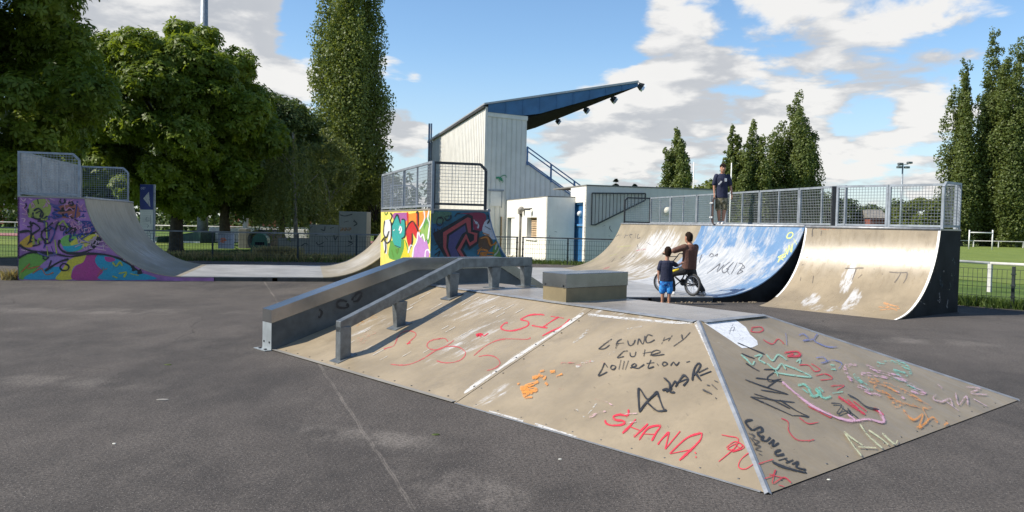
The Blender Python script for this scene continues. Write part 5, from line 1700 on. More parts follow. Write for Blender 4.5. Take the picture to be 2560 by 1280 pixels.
white_rail('pitch_railing', [(10.0, 38.3), (17.75, 30.4), (25.5, 22.8)], 'white concrete railing beside the fence at the near side of the pitch', 1.1, 3.7,   .055, .13)
p0, p1 = at(2360, 618, 140), at(2700, 622, 140)
white_rail('pitch_railing', [(p0.x - 20, 138), (p0.x + 5, 140), (p1.x, 142)], 'long white railing at the far side of the pitch below the poplars', 1.1, 4.3, .07, .16)
white_rail('track_railing', [(-110, 78), (-60, 74), (-34, 76), (-17, 80), (-5, 90)], 'white railing along the running track behind the trees', 1.0, 2.8, .05, .09)

# goal posts and lighting masts on the pitches
for (u, vt, Y, lab) in ((1735, 405, 95, 'tall thin white goal upright left of the teenager'), (1829, 407, 95, 'tall thin white goal upright right of the teenager')):
    t_ = at(u, vt, Y)
    z = ground_z(t_.x, t_.y)
    b = MB().tube([(t_.x, Y, z), (t_.x, Y, t_.z)], [.09, .06], 8)
    tag(b.build('goal_upright', 'white_paint', sm=True), lab, 'goal post', 'rugby uprights')
Y = 118
a, c = at(2424, 575, Y), at(2482, 575, Y)
z = ground_z(a.x, Y)
gl = empty('goal', (a.x, Y, z), 'white goal frame between the far poplar trunks', 'goal')
MB().tube([(a.x, Y, z), (a.x, Y, a.z)], .09, 6).build('upright', 'white_paint', gl, sm=True)
MB().tube([(c.x, Y, z), (c.x, Y, c.z)], .09, 6).build('upright', 'white_paint', gl, sm=True)
MB().tube([(a.x - .05, Y, a.z - .35), (c.x + .05, Y, a.z - .35)], .09, 6).build('crossbar', 'white_paint', gl, sm=True)
Y = 88
a = at(2257, 412, Y)
z = ground_z(a.x, Y)
mst = empty('floodlight_mast', (a.x, Y, z), 'slim grey floodlight mast with four lamps behind the right ramp', 'floodlight mast')
MB().tube([(a.x, Y, z), (a.x, Y, a.z)], [.13, .08], 8).build('pole', 'galvanised_paint', mst, sm=True)
MB().bar((a.x - .55, Y, a.z - .1), (a.x + .6, Y, a.z + .1), .08, .08).build('cross_arm', 'galvanised_paint', mst)
for dx, dz in ((-.35, .08), (.62, .22), (-.45, -.28), (.35, -.28)):
    MB().box((a.x + dx, Y - .2, a.z + dz), (.5, .4, .22), .2).build('lamp', 'galvanised', mst, bevel=.03)
# large stadium mast on the left, its foot seen under the trees
Y = 60
t_, f_ = at(517, -40, Y), at(506, 606, Y)
z = ground_z(f_.x, Y)
tag(MB().tube([(f_.x, Y, z), (f_.x, Y, 3), (f_.x, Y, 26)], [.40, .37, .19], 14).build('light_mast', 'galvanised_paint', sm=True), 'thick grey lighting mast rising behind the chestnut tree', 'mast')
Y = 64
f_ = at(614, 584, Y)
tag(MB().tube([(f_.x, Y, ground_z(f_.x, Y)), (f_.x, Y, 4.6)], .21, 12).build('white_post', 'white_paint', sm=True), 'plain white post standing under the trees behind the bin', 'post')

# ---------------------------------------------------------------- things behind the left fence
def box_at(name, u0, u1, vt, vb, Y, depth, mat, label, cat, group=None):
    a, c = at(u0, vb, Y), at(u1, vb, Y)
    zt, zb = at((u0 + u1) / 2, vt, Y).z, ground_z((a.x + c.x) / 2, Y) - .05
    b = MB().box(((a.x + c.x) / 2, Y + depth / 2, (zt + zb) / 2), (c.x - a.x, depth, zt - zb))
    return tag(b.build(name, mat, bevel=.02), label, cat, group)


# information totem
Y = 34.5
a, c, t_ = at(351, 620, Y), at(387, 620, Y), at(369, 461, Y)
tt = empty('information_totem', ((a.x + c.x) / 2, Y, ground_z(a.x, Y)), 'tall narrow sign totem, blue map above and cream panel below', 'sign')
xm, wd = (a.x + c.x) / 2, c.x - a.x
zs_ = [at(369, v, Y).z for v in (461, 524, 613)]
MB().box((xm, Y, (zs_[0] + zs_[2]) / 2), (wd, .10, zs_[0] - zs_[2])).build('body', 'galvanised_paint', tt)
tp = MB().box((xm - .03, Y - .058, (zs_[0] + zs_[1]) / 2), (wd - .06, .012, zs_[0] - zs_[1] - .02)).build('blue_panel', 'blue_panel', tt)
tw = MB().box((xm - .03, Y - .058, (zs_[1] + zs_[2]) / 2), (wd - .06, .012, zs_[1] - zs_[2] - .02)).build('cream_panel', 'paper_white', tt)
MB().box((xm - .02, Y, (zs_[2] + ground_z(a.x, Y)) / 2), (.14, .08, zs_[2] - ground_z(a.x, Y))).build('foot', 'galvanised_paint', tt)
g = Wall(tp, (330, 440, 5.332))
g.fill('printed_map', (.62, .60, .56), [[(225, 210), (288, 245), (245, 415), (150, 300)]], 0, False)
g.fill('printed_mark', (.20, .42, .60), [[(255, 120), (285, 120), (285, 172), (250, 172)]], 0, False)
g.strokes('printed_letters', (.6, .62, .68), [[(127, 150), (120, 165), (127, 178), (136, 165), (127, 150)], [(142, 178), (143, 150), (153, 158), (143, 166), (153, 178)], [(158, 150), (158, 178), (166, 178)], [(168, 150), (173, 162), (180, 150)], [(173, 162), (172, 178)]], 3, 0)
g.strokes('printed_mark', (.10, .10, .16), [[(205, 235), (215, 255)], [(235, 290), (250, 280)], [(185, 290), (190, 320)], [(215, 340), (220, 380)], [(200, 400), (205, 385)], [(225, 310), (240, 330)], [(170, 270), (180, 285)]], 7, 0)
g = Wall(tw, (330, 440, 5.332))
g.strokes('painted_letters', BLK, [[(190, 550), (190, 600), (235, 590)], [(190, 555), (235, 560)], [(245, 520), (250, 640)], [(200, 650), (220, 660), (205, 690)], [(195, 770), (225, 720), (240, 760)], [(215, 800), (240, 790), (230, 840)]], 4, .3)
g.strokes('printed_line', (.45, .44, .38), [[(135, y), (290, y)] for y in (478, 500, 525, 548, 575, 605, 640, 670)], 2.2, 0, False)

# green litter bin with rounded top
Y = 33.6
a, c = at(630, 640, Y), at(668, 640, Y)
x0, x1, zt = a.x, c.x, at(650, 583, Y).z
zg = ground_z((x0 + x1) / 2, Y)
bn = empty('litter_bin', ((x0 + x1) / 2, Y, zg), 'green round topped litter bin on the grass by the fence', 'bin')
pr_ = [(x0, zg + .05), (x1, zg + .05), (x1, zt - .32)]
for k in range(9):
    t = math.pi * k / 8
    pr_.append(((x0 + x1) / 2 + (x1 - x0) / 2 * math.cos(t), zt - .32 + .32 * math.sin(t)))
pr_.append((x0, zt - .32))
recalc(MB().hexa([(x, Y, z) for x, z in pr_], [(x, Y + .38, z) for x, z in pr_]).build('body', 'green_plastic', bn))
for x in (x0 - .05, x1 + .05):
    MB().box((x, Y + .1, (zg + zt - .45) / 2), (.07, .07, zt - .35 - zg)).build('post', 'green_plastic' if x < x0 else 'fence_green', bn)
MB().box(((x0 + x1) / 2, Y - .012, zt - .42), ((x1 - x0) * .6, .02, .12)).build('slot', 'soffit', bn)
# rules board hung on the fence
P = at(565, 602, 31.2)
sg = empty('rules_board', (P.x, 31.28, P.z - .36), 'pale grey board with an orange blot hung on the mesh fence', 'sign')
sgp = MB().box((P.x, 31.22, P.z), (.62, .02, .60)).build('board', 'solid_sheet', sg, bevel=.006)
g = Wall(sgp, (330, 440, 5.332))
g.strokes('paint_smear', (.66, .16, .06), [[(1180, 840), (1220, 830), (1245, 850)], [(1175, 870), (1240, 860), (1262, 855)], [(1190, 890), (1235, 885)], [(1200, 835), (1215, 895)]], 16, .15)
g.strokes('painted_mark', BLK, [[(1286, 802), (1293, 806)]], 7, 0)

# stepped concrete wall with scribbles, three blocks
Y = 43
CW = []
for u0, u1, vt, lab in ((694, 772, 596, 'low grey concrete block at the left of the stepped wall'), (772, 846, 562, 'middle height concrete block of the stepped wall with black tags'), (846, 916, 529, 'tallest concrete block of the stepped wall with faded tags')):
    CW.append(box_at('concrete_block', u0, u1 - .6, vt, 632, Y + (0 if u0 < 800 else .03), 1.3, 'concrete', lab, 'concrete block', 'blocks of the stepped wall'))
for o_, ls in ((CW[2], [[(1120, 630), (1160, 640), (1220, 625)], [(1150, 690), (1190, 680)], [(1225, 680), (1255, 700), (1230, 720)], [(1230, 670), (1250, 690)], [(1175, 790), (1200, 790), (1215, 830)], [(1185, 840), (1220, 860), (1180, 880)], [(1190, 860), (1220, 840)]]),
              (CW[1], [[(920, 790), (950, 785)], [(930, 850), (950, 870), (990, 850)], [(940, 880), (990, 885)], [(995, 800), (1020, 830)], [(1070, 790), (1080, 830), (1100, 800)], [(965, 745), (995, 755), (1000, 720)], [(1040, 740), (1070, 730)], [(880, 740), (900, 720)]]),
              (CW[0], [[(810, 880), (840, 860), (870, 870)], [(800, 800), (820, 790)]])):
    g = Wall(o_, (500, 340, 3.2))
    g.strokes('painted_mark', BLK, ls, 6, .2)
g = Wall(CW[2], (500, 340, 3.2))
g.strokes('paint_smear', (.36, .17, .07), [[(1105, 740), (1160, 745), (1215, 740)], [(1120, 755), (1200, 752)]], 20, 1.0)
# other odds and ends seen under the trees
box_at('long_jump_wall', 522, 768, 571.5, 583, 62, .6, 'white_paint', 'long low white wall under the trees', 'wall')
for u0, u1, v0, lab, Y in ((392, 500, 577, 'dark green covered landing mat behind the chestnut trunk', 58), (300, 392, 590, 'low green landing mat at the edge of the running track', 56)):
    a, c = at(u0, 605, Y), at(u1, 605, Y)
    zg, zt = ground_z(a.x, Y), at((u0 + u1) / 2, v0, Y).z
    rt = empty('landing_mat', ((a.x + c.x) / 2, Y, zg), lab, 'sports mat')
    recalc(MB().hexa([(a.x, Y, zg), (c.x, Y, zg), (c.x, Y + 3, zg), (a.x, Y + 3, zg)], [(a.x + .3, Y + .4, zg + (zt - zg) * .45), (c.x, Y + .1, zt), (c.x, Y + 3, zt), (a.x + .3, Y + 3, zg + (zt - zg) * .45)]).build('cover', 'green_tarp', rt))
    MB().box(((a.x + c.x) / 2, Y - .03, zg + .06), (c.x - a.x, .05, .12)).build('trim', 'white_paint', rt)
Y = 46
a = at(646, 595, Y)
zg = ground_z(a.x, Y)
pts = []
pi_ = MB()
for k in range(20):
    t0, t1 = 2 * math.pi * k / 20, 2 * math.pi * (k + 1) / 20
    q = []
    for (t, r_) in ((t0, .62), (t1, .62), (t1, .50), (t0, .50)):
        q.append(Vector((a.x + r_ * math.cos(t), Y, zg + .60 + r_ * math.sin(t))))
    pi_.hexa(q, [p + Vector((.35, 2.2, 0)) for p in q])
tag(recalc(pi_.build('concrete_pipe', 'concrete_dark')), 'large dark concrete pipe lying on the grass behind the bin', 'pipe')
box_at('planter', 596, 616, 572, 606, 50, .8, 'concrete', 'pale concrete planter beside the concrete pipe', 'planter')
# far houses and hedges
for u0, u1, vt, Y, lab in ((-60, 46, 512, 130, 'far red brick house at the left edge beyond the track'), (575, 690, 520, 120, 'far brick building glimpsed under the trees'), (775, 830, 540, 95, 'small brick shed behind the stepped wall')):
    a, c = at(u0, 560, Y), at(u1, 560, Y)
    zg, zt = ground_z(a.x, Y), at((u0 + u1) / 2, vt, Y).z
    rt = empty('brick_house', ((a.x + c.x) / 2, Y, zg), lab, 'house', 'far houses')
    MB().box(((a.x + c.x) / 2, Y + 3, (zg + zt) / 2), (c.x - a.x, 6, zt - zg)).build('wall', 'brick_red', rt)
    xm = (a.x + c.x) / 2
    recalc(MB().hexa([(a.x - .3, Y - .3, zt), (c.x + .3, Y - .3, zt), (c.x + .3, Y + 6.3, zt), (a.x - .3, Y + 6.3, zt)], [(a.x - .3, Y + 2.9, zt + 1.8), (c.x + .3, Y + 2.9, zt + 1.8), (c.x + .3, Y + 3.1, zt + 1.8), (a.x - .3, Y + 3.1, zt + 1.8)]).build('roof', 'dark_steel', rt))
    for k in range(2):
        x = a.x + (c.x - a.x) * (k + .7) / 2.4
        w_ = MB().box((x, Y - .02, zg + (zt - zg) * .55), (1.1, .06, 1.2)).build('window', 'white_paint', rt)
        MB().box((x, Y - .06, zg + (zt - zg) * .55), (.9, .03, 1.0)).build('pane', 'soffit', w_)
Y = 150
a, c = at(2175, 575, Y), at(2215, 575, Y)
zg, zt = ground_z(a.x, Y), at(2195, 545, Y).z
rt = empty('far_house', ((a.x + c.x) / 2, Y, zg), 'far pale house between the round trees beyond the pitch', 'house', 'far houses')
MB().box(((a.x + c.x) / 2, Y + 3, (zg + zt) / 2), (c.x - a.x, 6, zt - zg)).build('wall', 'brick_red', rt)
recalc(MB().hexa([(a.x - .3, Y - .3, zt), (c.x + .3, Y - .3, zt), (c.x + .3, Y + 6.3, zt), (a.x - .3, Y + 6.3, zt)], [(a.x - .3, Y + 2.9, zt + 1.6), (c.x + .3, Y + 2.9, zt + 1.6), (c.x + .3, Y + 3.1, zt + 1.6), (a.x - .3, Y + 3.1, zt + 1.6)]).build('roof', 'paving', rt))
# ---------------------------------------------------------------- trees and plants
def leaf_object(name, C, Nn, size, mat, parent, leaflets=1, aspect=.45, droop=.25, label=None, base_tint=None):
    """many small leaves as one mesh; C centres, Nn facing directions; one or several leaflets each"""
    n = len(C)
    Nn = Nn / np.maximum(1e-6, np.linalg.norm(Nn, axis=1, keepdims=True))
    ref = rng.normal(size=(n, 3))
    A = np.cross(Nn, ref)
    A /= np.maximum(1e-6, np.linalg.norm(A, axis=1, keepdims=True))
    B = np.cross(Nn, A)
    sz = size * rng.uniform(.7, 1.3, n)[:, None]
    V, T = [], []
    tint = np.clip(rng.normal(.5, .24, n), 0, 1)
    if base_tint is not None:
        tint = np.clip(.55 * base_tint + .45 * tint + .02, 0, 1)
    for k in range(leaflets):
        ang = 0 if leaflets == 1 else (k / (leaflets - 1) - .5) * 4.2
        D = A * math.cos(ang) + B * math.sin(ang)
        E_ = -A * math.sin(ang) + B * math.cos(ang)
        base = C if leaflets > 1 else C - D * sz * .5
        tip = base + D * sz - Nn * sz * droop
        mid = base + D * sz * .6 - Nn * sz * droop * .2
        w_ = E_ * sz * aspect * .5
        V.append(np.stack([base, mid + w_, tip, mid - w_], 1))
        T.append(tint)
    V = np.concatenate(V).reshape(-1, 3)
    T = np.concatenate(T)
    nq = len(V) // 4
    org = np.array(WL[parent]) if parent is not None else np.array([V[:, 0].mean(), V[:, 1].mean(), V[:, 2].min()])
    me = bpy.data.meshes.new(name)
    me.vertices.add(nq * 4)
    me.vertices.foreach_set('co', (V - org).astype(np.float32).ravel())
    me.loops.add(nq * 4)
    me.loops.foreach_set('vertex_index', np.arange(nq * 4, dtype=np.int32))
    me.polygons.add(nq)
    me.polygons.foreach_set('loop_start', np.arange(0, nq * 4, 4, dtype=np.int32))
    at_ = me.attributes.new('tint', 'FLOAT', 'POINT')
    at_.data.foreach_set('value', np.repeat(T, 4).astype(np.float32))
    me.materials.append(MAT[mat])
    me.update()
    me.validate()
    o = bpy.data.objects.new(name, me)
    col.objects.link(o)
    if parent is not None:
        o.parent = parent
        WL[o] = WL[parent].copy()
    else:
        o.location = org
        WL[o] = Vector(org)
    o['kind'] = 'stuff'
    return o


def clump_leaves(cl, per, flat=.75, up=.55, jit=.5, shell=.45):
    """leaf centres and directions over clumps (x, y, z, r)"""
    cl = np.asarray(cl, float)
    w_ = cl[:, 3] ** 2
    idx = rng.choice(len(cl), size=per, p=w_ / w_.sum())
    d = rng.normal(size=(per, 3))
    d /= np.linalg.norm(d, axis=1, keepdims=True)
    r = (1 - shell * rng.random(per) ** 1.6)[:, None]
    c = cl[idx]
    P = c[:, :3] + d * r * c[:, 3:4] * np.array([1, 1, flat])
    Nn = d * .8 + np.array([0, 0, up]) + rng.normal(size=(per, 3)) * jit
    global LAST_TINT
    LAST_TINT = rng.random(len(cl))[idx]
    return P, Nn


def trunk(parent, base, top, r0, r1, mat='bark', flare=1.5):
    b0, t0 = Vector(base), Vector(top)
    pts, rad = [], []
    for i in range(8):
        t = i / 7
        p = b0.lerp(t0, t)
        if 0 < i < 7:
            p += Vector((random.uniform(-1, 1), random.uniform(-1, 1), 0)) * r0 * .18
        pts.append(p)
        rad.append((r0 + (r1 - r0) * t) * (flare if i == 0 else (1.08 if i == 1 and flare > 1 else 1)))
    pts.insert(1, b0.lerp(t0, .035))
    rad.insert(1, r0 * 1.12)
    MB().tube(pts, rad, 10).build('trunk', mat, parent, sm=True)


def limb(parent, P, Q, r0, r1, mat='bark'):
    P, Q = Vector(P), Vector(Q)
    m1 = P.lerp(Q, .35) + Vector((0, 0, .12 * (Q - P).length)) + Vector((random.uniform(-1, 1), random.uniform(-1, 1), 0)) * .15
    MB().tube([P, m1, P.lerp(Q, .7) + Vector((0, 0, .06 * (Q - P).length)), Q], [r0, r0 * .7, r0 * .45, r1], 6).build('limb', mat, parent, sm=True)


def broad_tree(name, base, h, rad, z_low, label, mat='leaf_chestnut', n_cl=90, leaves=9000, size=.26, leaflets=5, tr=.30, cat='tree', group='trees behind the skate park', lean=(0, 0), cl_r=(.8, 1.5), limbs=9, aspect=.45, barkm='bark', flat=.75, droop=.25, shape=1.0):
    base = Vector(base)
    root = empty(name, base, label, cat, group)
    cz, rz = (h + z_low) / 2, (h - z_low) / 2
    cl = []
    while len(cl) < n_cl:
        d = rng.normal(size=3)
        d /= np.linalg.norm(d)
        r = rng.uniform(.40, 1.0) ** .42
        k = 1.0 if d[2] < 0 else shape
        zf = d[2] * r
        wid = 1.0 - .28 * max(0, zf) ** 2
        x, y, z = d[0] * r * rad * wid * .86, d[1] * r * rad * wid * .86, zf * rz * .88
        s_ = rng.uniform(*cl_r)
        cl.append((base.x + lean[0] * (z / rz) + x, base.y + lean[1] * (z / rz) + y, base.z + cz + z, s_))
    trunk(root, base - Vector((0, 0, .1)), base + Vector((lean[0] * .2, lean[1] * .2, cz)), tr, tr * .55, barkm)
    for i in range(limbs):
        c = cl[i * (len(cl) // max(1, limbs))]
        limb(root, base + Vector((0, 0, z_low + (cz - z_low) * random.uniform(.2, .95))), c[:3], tr * .45, .04, barkm)
    P, Nn = clump_leaves(cl, leaves, flat)
    leaf_object('crown', P, Nn, size, mat, root, leaflets, aspect, droop, base_tint=LAST_TINT)
    return root


def poplar(base, h, rad, label, mat='leaf_poplar', leaves=9000, size=.2, n_st=9, group='poplars', low=.06, barkm='bark_pale', peak=.42):
    base = Vector(base)
    root = empty('poplar_tree', base, label, 'tree', group)
    cl = []
    for k in range(n_st):
        a, f = rng.uniform(0, 6.28), (0 if k == 0 else rng.uniform(.25, .85))
        top = rng.uniform(.66, .97) if k else 1.0
        z = low + (0 if k else .04)
        while z < top:
            env = min(1.0, (z - low * .6) / .16) ** .6 * max(0.05, 1 - max(0, (z - peak)) / (1.04 - peak)) ** .62
            tt_ = (z - low) / (top - low)
            rr = rad * env * f * (1 - .15 * tt_)
            s_ = rad * rng.uniform(.15, .44) * (1.08 - .75 * max(0, tt_ - .55) / .45)
            if k and rng.random() < .16:
                z += .03
                continue
            cl.append((base.x + math.cos(a) * rr + rng.normal() * .08 * rad, base.y + math.sin(a) * rr + rng.normal() * .05 * rad, base.z + z * h, s_))
            z += .55 * s_ * 1.5 / h
            a += rng.normal() * .06
    trunk(root, base - Vector((0, 0, .2)), base + Vector((0, 0, h * .8)), max(.22, rad * .13), .05, barkm)
    P, Nn = clump_leaves(cl, leaves, 1.35, .15, .6, .55)
    leaf_object('crown', P, Nn, size, mat, root, 1, .75, .15, base_tint=LAST_TINT)
    return root


def gnd(u, Y):
    p = at(u, 600, Y)
    return Vector((p.x, Y, ground_z(p.x, Y)))


# chestnuts at the left
broad_tree('chestnut_tree', gnd(440, 43.5), 12.4, 6.0, 1.5, 'sunlit horse chestnut with a round crown behind the sign totem', n_cl=110, leaves=34000, size=.25, tr=.34, cl_r=(.65, 1.45), shape=1.1, limbs=14, lean=(.4, 0))
broad_tree('chestnut_tree', gnd(-130, 29.6), 16.5, 6.0, 1.3, 'huge dark horse chestnut filling the left edge above the purple ramp', n_cl=150, leaves=34000, size=.25, tr=.42, cl_r=(.8, 1.5), lean=(-1.6, 0), limbs=10)
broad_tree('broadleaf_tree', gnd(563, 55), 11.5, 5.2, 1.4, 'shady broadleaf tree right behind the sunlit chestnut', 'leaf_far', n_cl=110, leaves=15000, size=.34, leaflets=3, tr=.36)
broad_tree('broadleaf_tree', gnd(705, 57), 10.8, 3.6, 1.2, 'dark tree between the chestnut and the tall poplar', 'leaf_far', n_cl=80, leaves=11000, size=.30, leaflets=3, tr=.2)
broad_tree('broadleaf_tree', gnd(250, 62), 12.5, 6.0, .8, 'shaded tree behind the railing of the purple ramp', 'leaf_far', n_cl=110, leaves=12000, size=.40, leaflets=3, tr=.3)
# weeping birch: long hanging strands
bs = gnd(742, 44.5)
rb = empty('weeping_birch', bs, 'weeping birch with pale trunk and hanging yellow green strands', 'tree', 'trees behind the skate park')
trunk(rb, bs, bs + Vector((-.3, 0, 6.6)), .13, .03, 'bark_pale', 1.2)
Pl, Nl = [], []
for k in range(230):
    a, r = rng.uniform(0, 6.28), 1.9 * rng.random() ** .5
    z1 = 6.9 * (1 - (r / 2.3) ** 2 * .55) * rng.uniform(.62, 1.0)
    z0 = max(.7, z1 - rng.uniform(1.2, 3.2))
    m_ = int((z1 - z0) / .07)
    zc = np.linspace(z1, z0, m_)
    x = bs.x - .3 + math.cos(a) * r * (1 + .12 * (z1 - zc)) + rng.normal(size=m_) * .05
    y = bs.y + math.sin(a) * r * (1 + .12 * (z1 - zc)) + rng.normal(size=m_) * .05
    Pl.append(np.stack([x, y, bs.z + zc], 1))
    Nl.append(np.stack([np.full(m_, math.cos(a)), np.full(m_, math.sin(a)), np.full(m_, .2)], 1) + rng.normal(size=(m_, 3)) * .6)
leaf_object('crown', np.concatenate(Pl), np.concatenate(Nl), .13, 'leaf_birch', rb, 1, .6, .5)
for k in range(5):
    a = k * 1.26
    limb(rb, bs + Vector((-.2, 0, 2.6 + k * .7)), bs + Vector((-.3 + math.cos(a) * 1.4, math.sin(a) * 1.4, 4.3 + k * .5)), .05, .015, 'bark_pale')
broad_tree('birch_tree', gnd(812, 47.5), 7.4, 1.9, 1.0, 'slender grey green birch in front of the tall poplar', 'leaf_birch', n_cl=60, leaves=9000, size=.15, leaflets=1, tr=.11, cl_r=(.35, .7), aspect=.6, barkm='bark_pale', limbs=5)
poplar(gnd(866, 64), 27.0, 3.5, 'very tall poplar rising out of the picture beside the stand', leaves=120000, size=.19, n_st=16, peak=.62)
# willow and shrubs left of the centre ramp
broad_tree('willow_tree', gnd(938, 62), 5.6, 2.3, .4, 'pale yellow green willow left of the centre ramp', 'leaf_yellowish', n_cl=50, leaves=8000, size=.17, leaflets=1, tr=.12, cl_r=(.5, .9), aspect=.5, droop=.6)
broad_tree('broadleaf_tree', gnd(968, 84), 6.9, 3.0, .6, 'bare topped grey green tree beyond the willow', 'leaf_birch', n_cl=40, leaves=3600, size=.22, leaflets=1, tr=.12, cl_r=(.5, .9), aspect=.55)
# poplars across the pitch
for u, vt, hw, Y, lab in ((1683, 323, 40, 120, 'compact poplar beyond the pitch left of the teenager'), (1822, 313, 27, 130, 'narrow poplar directly behind the teenager'), (1874, 298, 38, 128, 'slim poplar right of the teenager'),
                          (1978, 231, 57, 132, 'tall ragged poplar above the blue ramp'), (2398, 150, 42, 150, 'leftmost poplar of the tall row at the right edge'), (2462, 74, 56, 152, 'tallest poplar of the row at the right edge'),
                          (2530, 88, 62, 147, 'broad poplar cut by the right picture edge'), (2625, 90, 70, 150, 'last poplar of the row beyond the right edge')):
    g0 = gnd(u, Y)
    h_ = at(u, vt, Y).z - g0.z
    poplar(g0, h_, hw * Y / FPX * 1.3, lab, 'leaf_far_poplar', leaves=60000 if hw > 50 else 34000, size=.40 if Y > 140 else .34, n_st=11, peak=.66, group='poplars beyond the pitch')
# round trees and bushes along the far side
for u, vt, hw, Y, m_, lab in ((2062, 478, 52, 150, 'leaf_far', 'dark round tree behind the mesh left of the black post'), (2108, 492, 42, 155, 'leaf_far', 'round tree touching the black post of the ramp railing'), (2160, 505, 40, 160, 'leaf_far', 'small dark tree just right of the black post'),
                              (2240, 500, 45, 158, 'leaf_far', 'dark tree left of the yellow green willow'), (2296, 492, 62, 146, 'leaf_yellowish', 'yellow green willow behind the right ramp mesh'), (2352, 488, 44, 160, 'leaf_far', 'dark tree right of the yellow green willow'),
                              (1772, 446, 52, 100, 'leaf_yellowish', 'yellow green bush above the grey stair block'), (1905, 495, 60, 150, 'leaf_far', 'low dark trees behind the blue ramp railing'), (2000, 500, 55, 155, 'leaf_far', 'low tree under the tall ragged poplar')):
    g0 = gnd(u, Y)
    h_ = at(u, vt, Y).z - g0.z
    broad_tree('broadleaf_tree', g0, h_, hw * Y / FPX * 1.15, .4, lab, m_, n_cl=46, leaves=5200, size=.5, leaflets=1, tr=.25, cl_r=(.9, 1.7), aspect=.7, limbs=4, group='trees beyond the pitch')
# conifers above the stair block
for u, vt, Y, lab in ((1536, 443, 82, 'small dark conifer above the stair block'), (1583, 456, 84, 'smaller dark conifer right of its neighbour above the stair block')):
    g0 = gnd(u, Y)
    h_ = at(u, vt, Y).z - g0.z
    root = empty('conifer_tree', g0, lab, 'tree', 'conifers behind the stair block')
    trunk(root, g0, g0 + Vector((0, 0, h_ * .95)), .16, .02)
    zt = rng.uniform(.15, 1, 5200) ** .8
    a = rng.uniform(0, 6.28, 5200)
    whorl = np.floor(zt * 15) / 15 + .03
    r_ = (1.03 - zt) * 2.6 * rng.uniform(.2, 1, 5200) ** .6 * (.7 + .3 * np.sin(a * 5 + whorl * 40))
    P = np.stack([g0.x + np.cos(a) * r_, g0.y + np.sin(a) * r_, g0.z + (whorl * .7 + zt * .3) * h_ - r_ * .18], 1)
    leaf_object('crown', P, np.stack([np.cos(a) * .4, np.sin(a) * .4, np.ones(5200)], 1), .36, 'leaf_conifer', root, 1, .3, .3)


def far_wood(name, pts, h, dep, n, label, mat='leaf_far', size=.6):
    """distant belt of trees that reads as one mass"""
    cl = []
    for i in range(len(pts) - 1):
        P, Q = Vector(pts[i]), Vector(pts[i + 1])
        m_ = max(2, int((Q - P).length / 1.7))
        for k in range(m_):
            p = P.lerp(Q, k / m_)
            hh = h * (.72 + .28 * math.sin(p.x * .21) * math.cos(p.x * .083 + 1)) * random.uniform(.85, 1.1)
            for z in np.arange(.6, hh, 1.3):
                cl.append((p.x + random.uniform(-1, 1), p.y + random.uniform(-dep, dep), ground_z(p.x, p.y) + z, random.uniform(.9, 1.6)))
    P, Nn = clump_leaves(cl, n, .85)
    o = leaf_object(name, P, Nn, size, mat, None, 1, .7, .2)
    tag(o, label, 'wood')


far_wood('hedge', [(-150, 108), (-75, 100), (-30, 100), (2, 112)], 3.0, 1.0, 20000, 'dark clipped hedge beyond the running track', size=.45)
far_wood('far_wood', [(-230, 150), (-110, 140), (-45, 138), (10, 150)], 12.0, 4.0, 30000, 'dark wood beyond the track seen under the trees', size=.8)
far_wood('far_wood', [(40, 185), (90, 178), (140, 172), (230, 168)], 6.5, 3.0, 26000, 'low dark belt of trees closing the far side of the pitch', size=.7)


# tufts of dry and green grass along the fence and round the ramps
def tufts(name, pts, n, hmin, hmax, mat, label, spread=.3):
    P, N2, S = [], [], []
    V, T = [], []
    for i in range(n):
        k = rng.integers(0, len(pts) - 1)
        a, c = Vector(pts[k]), Vector(pts[k + 1])
        p = a.lerp(c, rng.random())
        x, y = p.x + rng.normal() * spread, p.y + rng.normal() * spread
        z = ground_z(x, y) if not inside(x, y, YARD) else 0.0
        h_ = rng.uniform(hmin, hmax)
        d = rng.normal(size=2) * .35 * h_
        w_ = .006 + .008 * rng.random()
        a_ = rng.uniform(0, 6.28)
        dx, dy = math.cos(a_) * w_, math.sin(a_) * w_
        V += [(x - dx, y - dy, z - .01), (x + dx, y + dy, z - .01), (x + d[0] * .5 + dx * .7, y + d[1] * .5 + dy * .7, z + h_ * .65), (x + d[0], y + d[1], z + h_)]
        T.append(rng.random())
    b = MB()
    b.v = V
    b.f = [(4 * i, 4 * i + 1, 4 * i + 2, 4 * i + 3) for i in range(n)]
    o = b.build(name, mat, kind='stuff')
    at_ = o.data.attributes.new('tint', 'FLOAT', 'POINT')
    at_.data.foreach_set('value', np.repeat(np.array(T), 4).astype(np.float32))
    tag(o, label, 'grass')


tufts('dry_grass', [(-13.5, 31.0), (-11.35, 31.45), (-8.3, 32.1), (-4.0, 33.4), (.2, 35.0)], 5000, .12, .42, 'blade_dry', 'dry straw coloured grass along the foot of the fence')
tufts('dry_grass', [(-9.9, 32.5), (-8.9, 32.9)], 1500, .25, .65, 'blade_dry', 'tall dry grass clump below the litter bin', .22)
tufts('fence_grass', [(-13.5, 31.2), (-11.35, 31.6), (-8.3, 32.3), (-4.0, 33.6), (.2, 35.2), (3, 34.6)], 9000, .06, .22, 'blade_green', 'green grass fringe behind the fence', .45)
tufts('fence_grass', [(9.4, 20.75), (11.5, 18.45), (15.2, 14.4)], 9000, .05, .28, 'blade_green', 'weedy grass fringe under the right hand fence', .22)
tufts('weed', [(-12.35, 20.05), (-12.15, 20.1)], 160, .08, .32, 'blade_dry', 'dry weed growing at the corner of the purple ramp', .07)
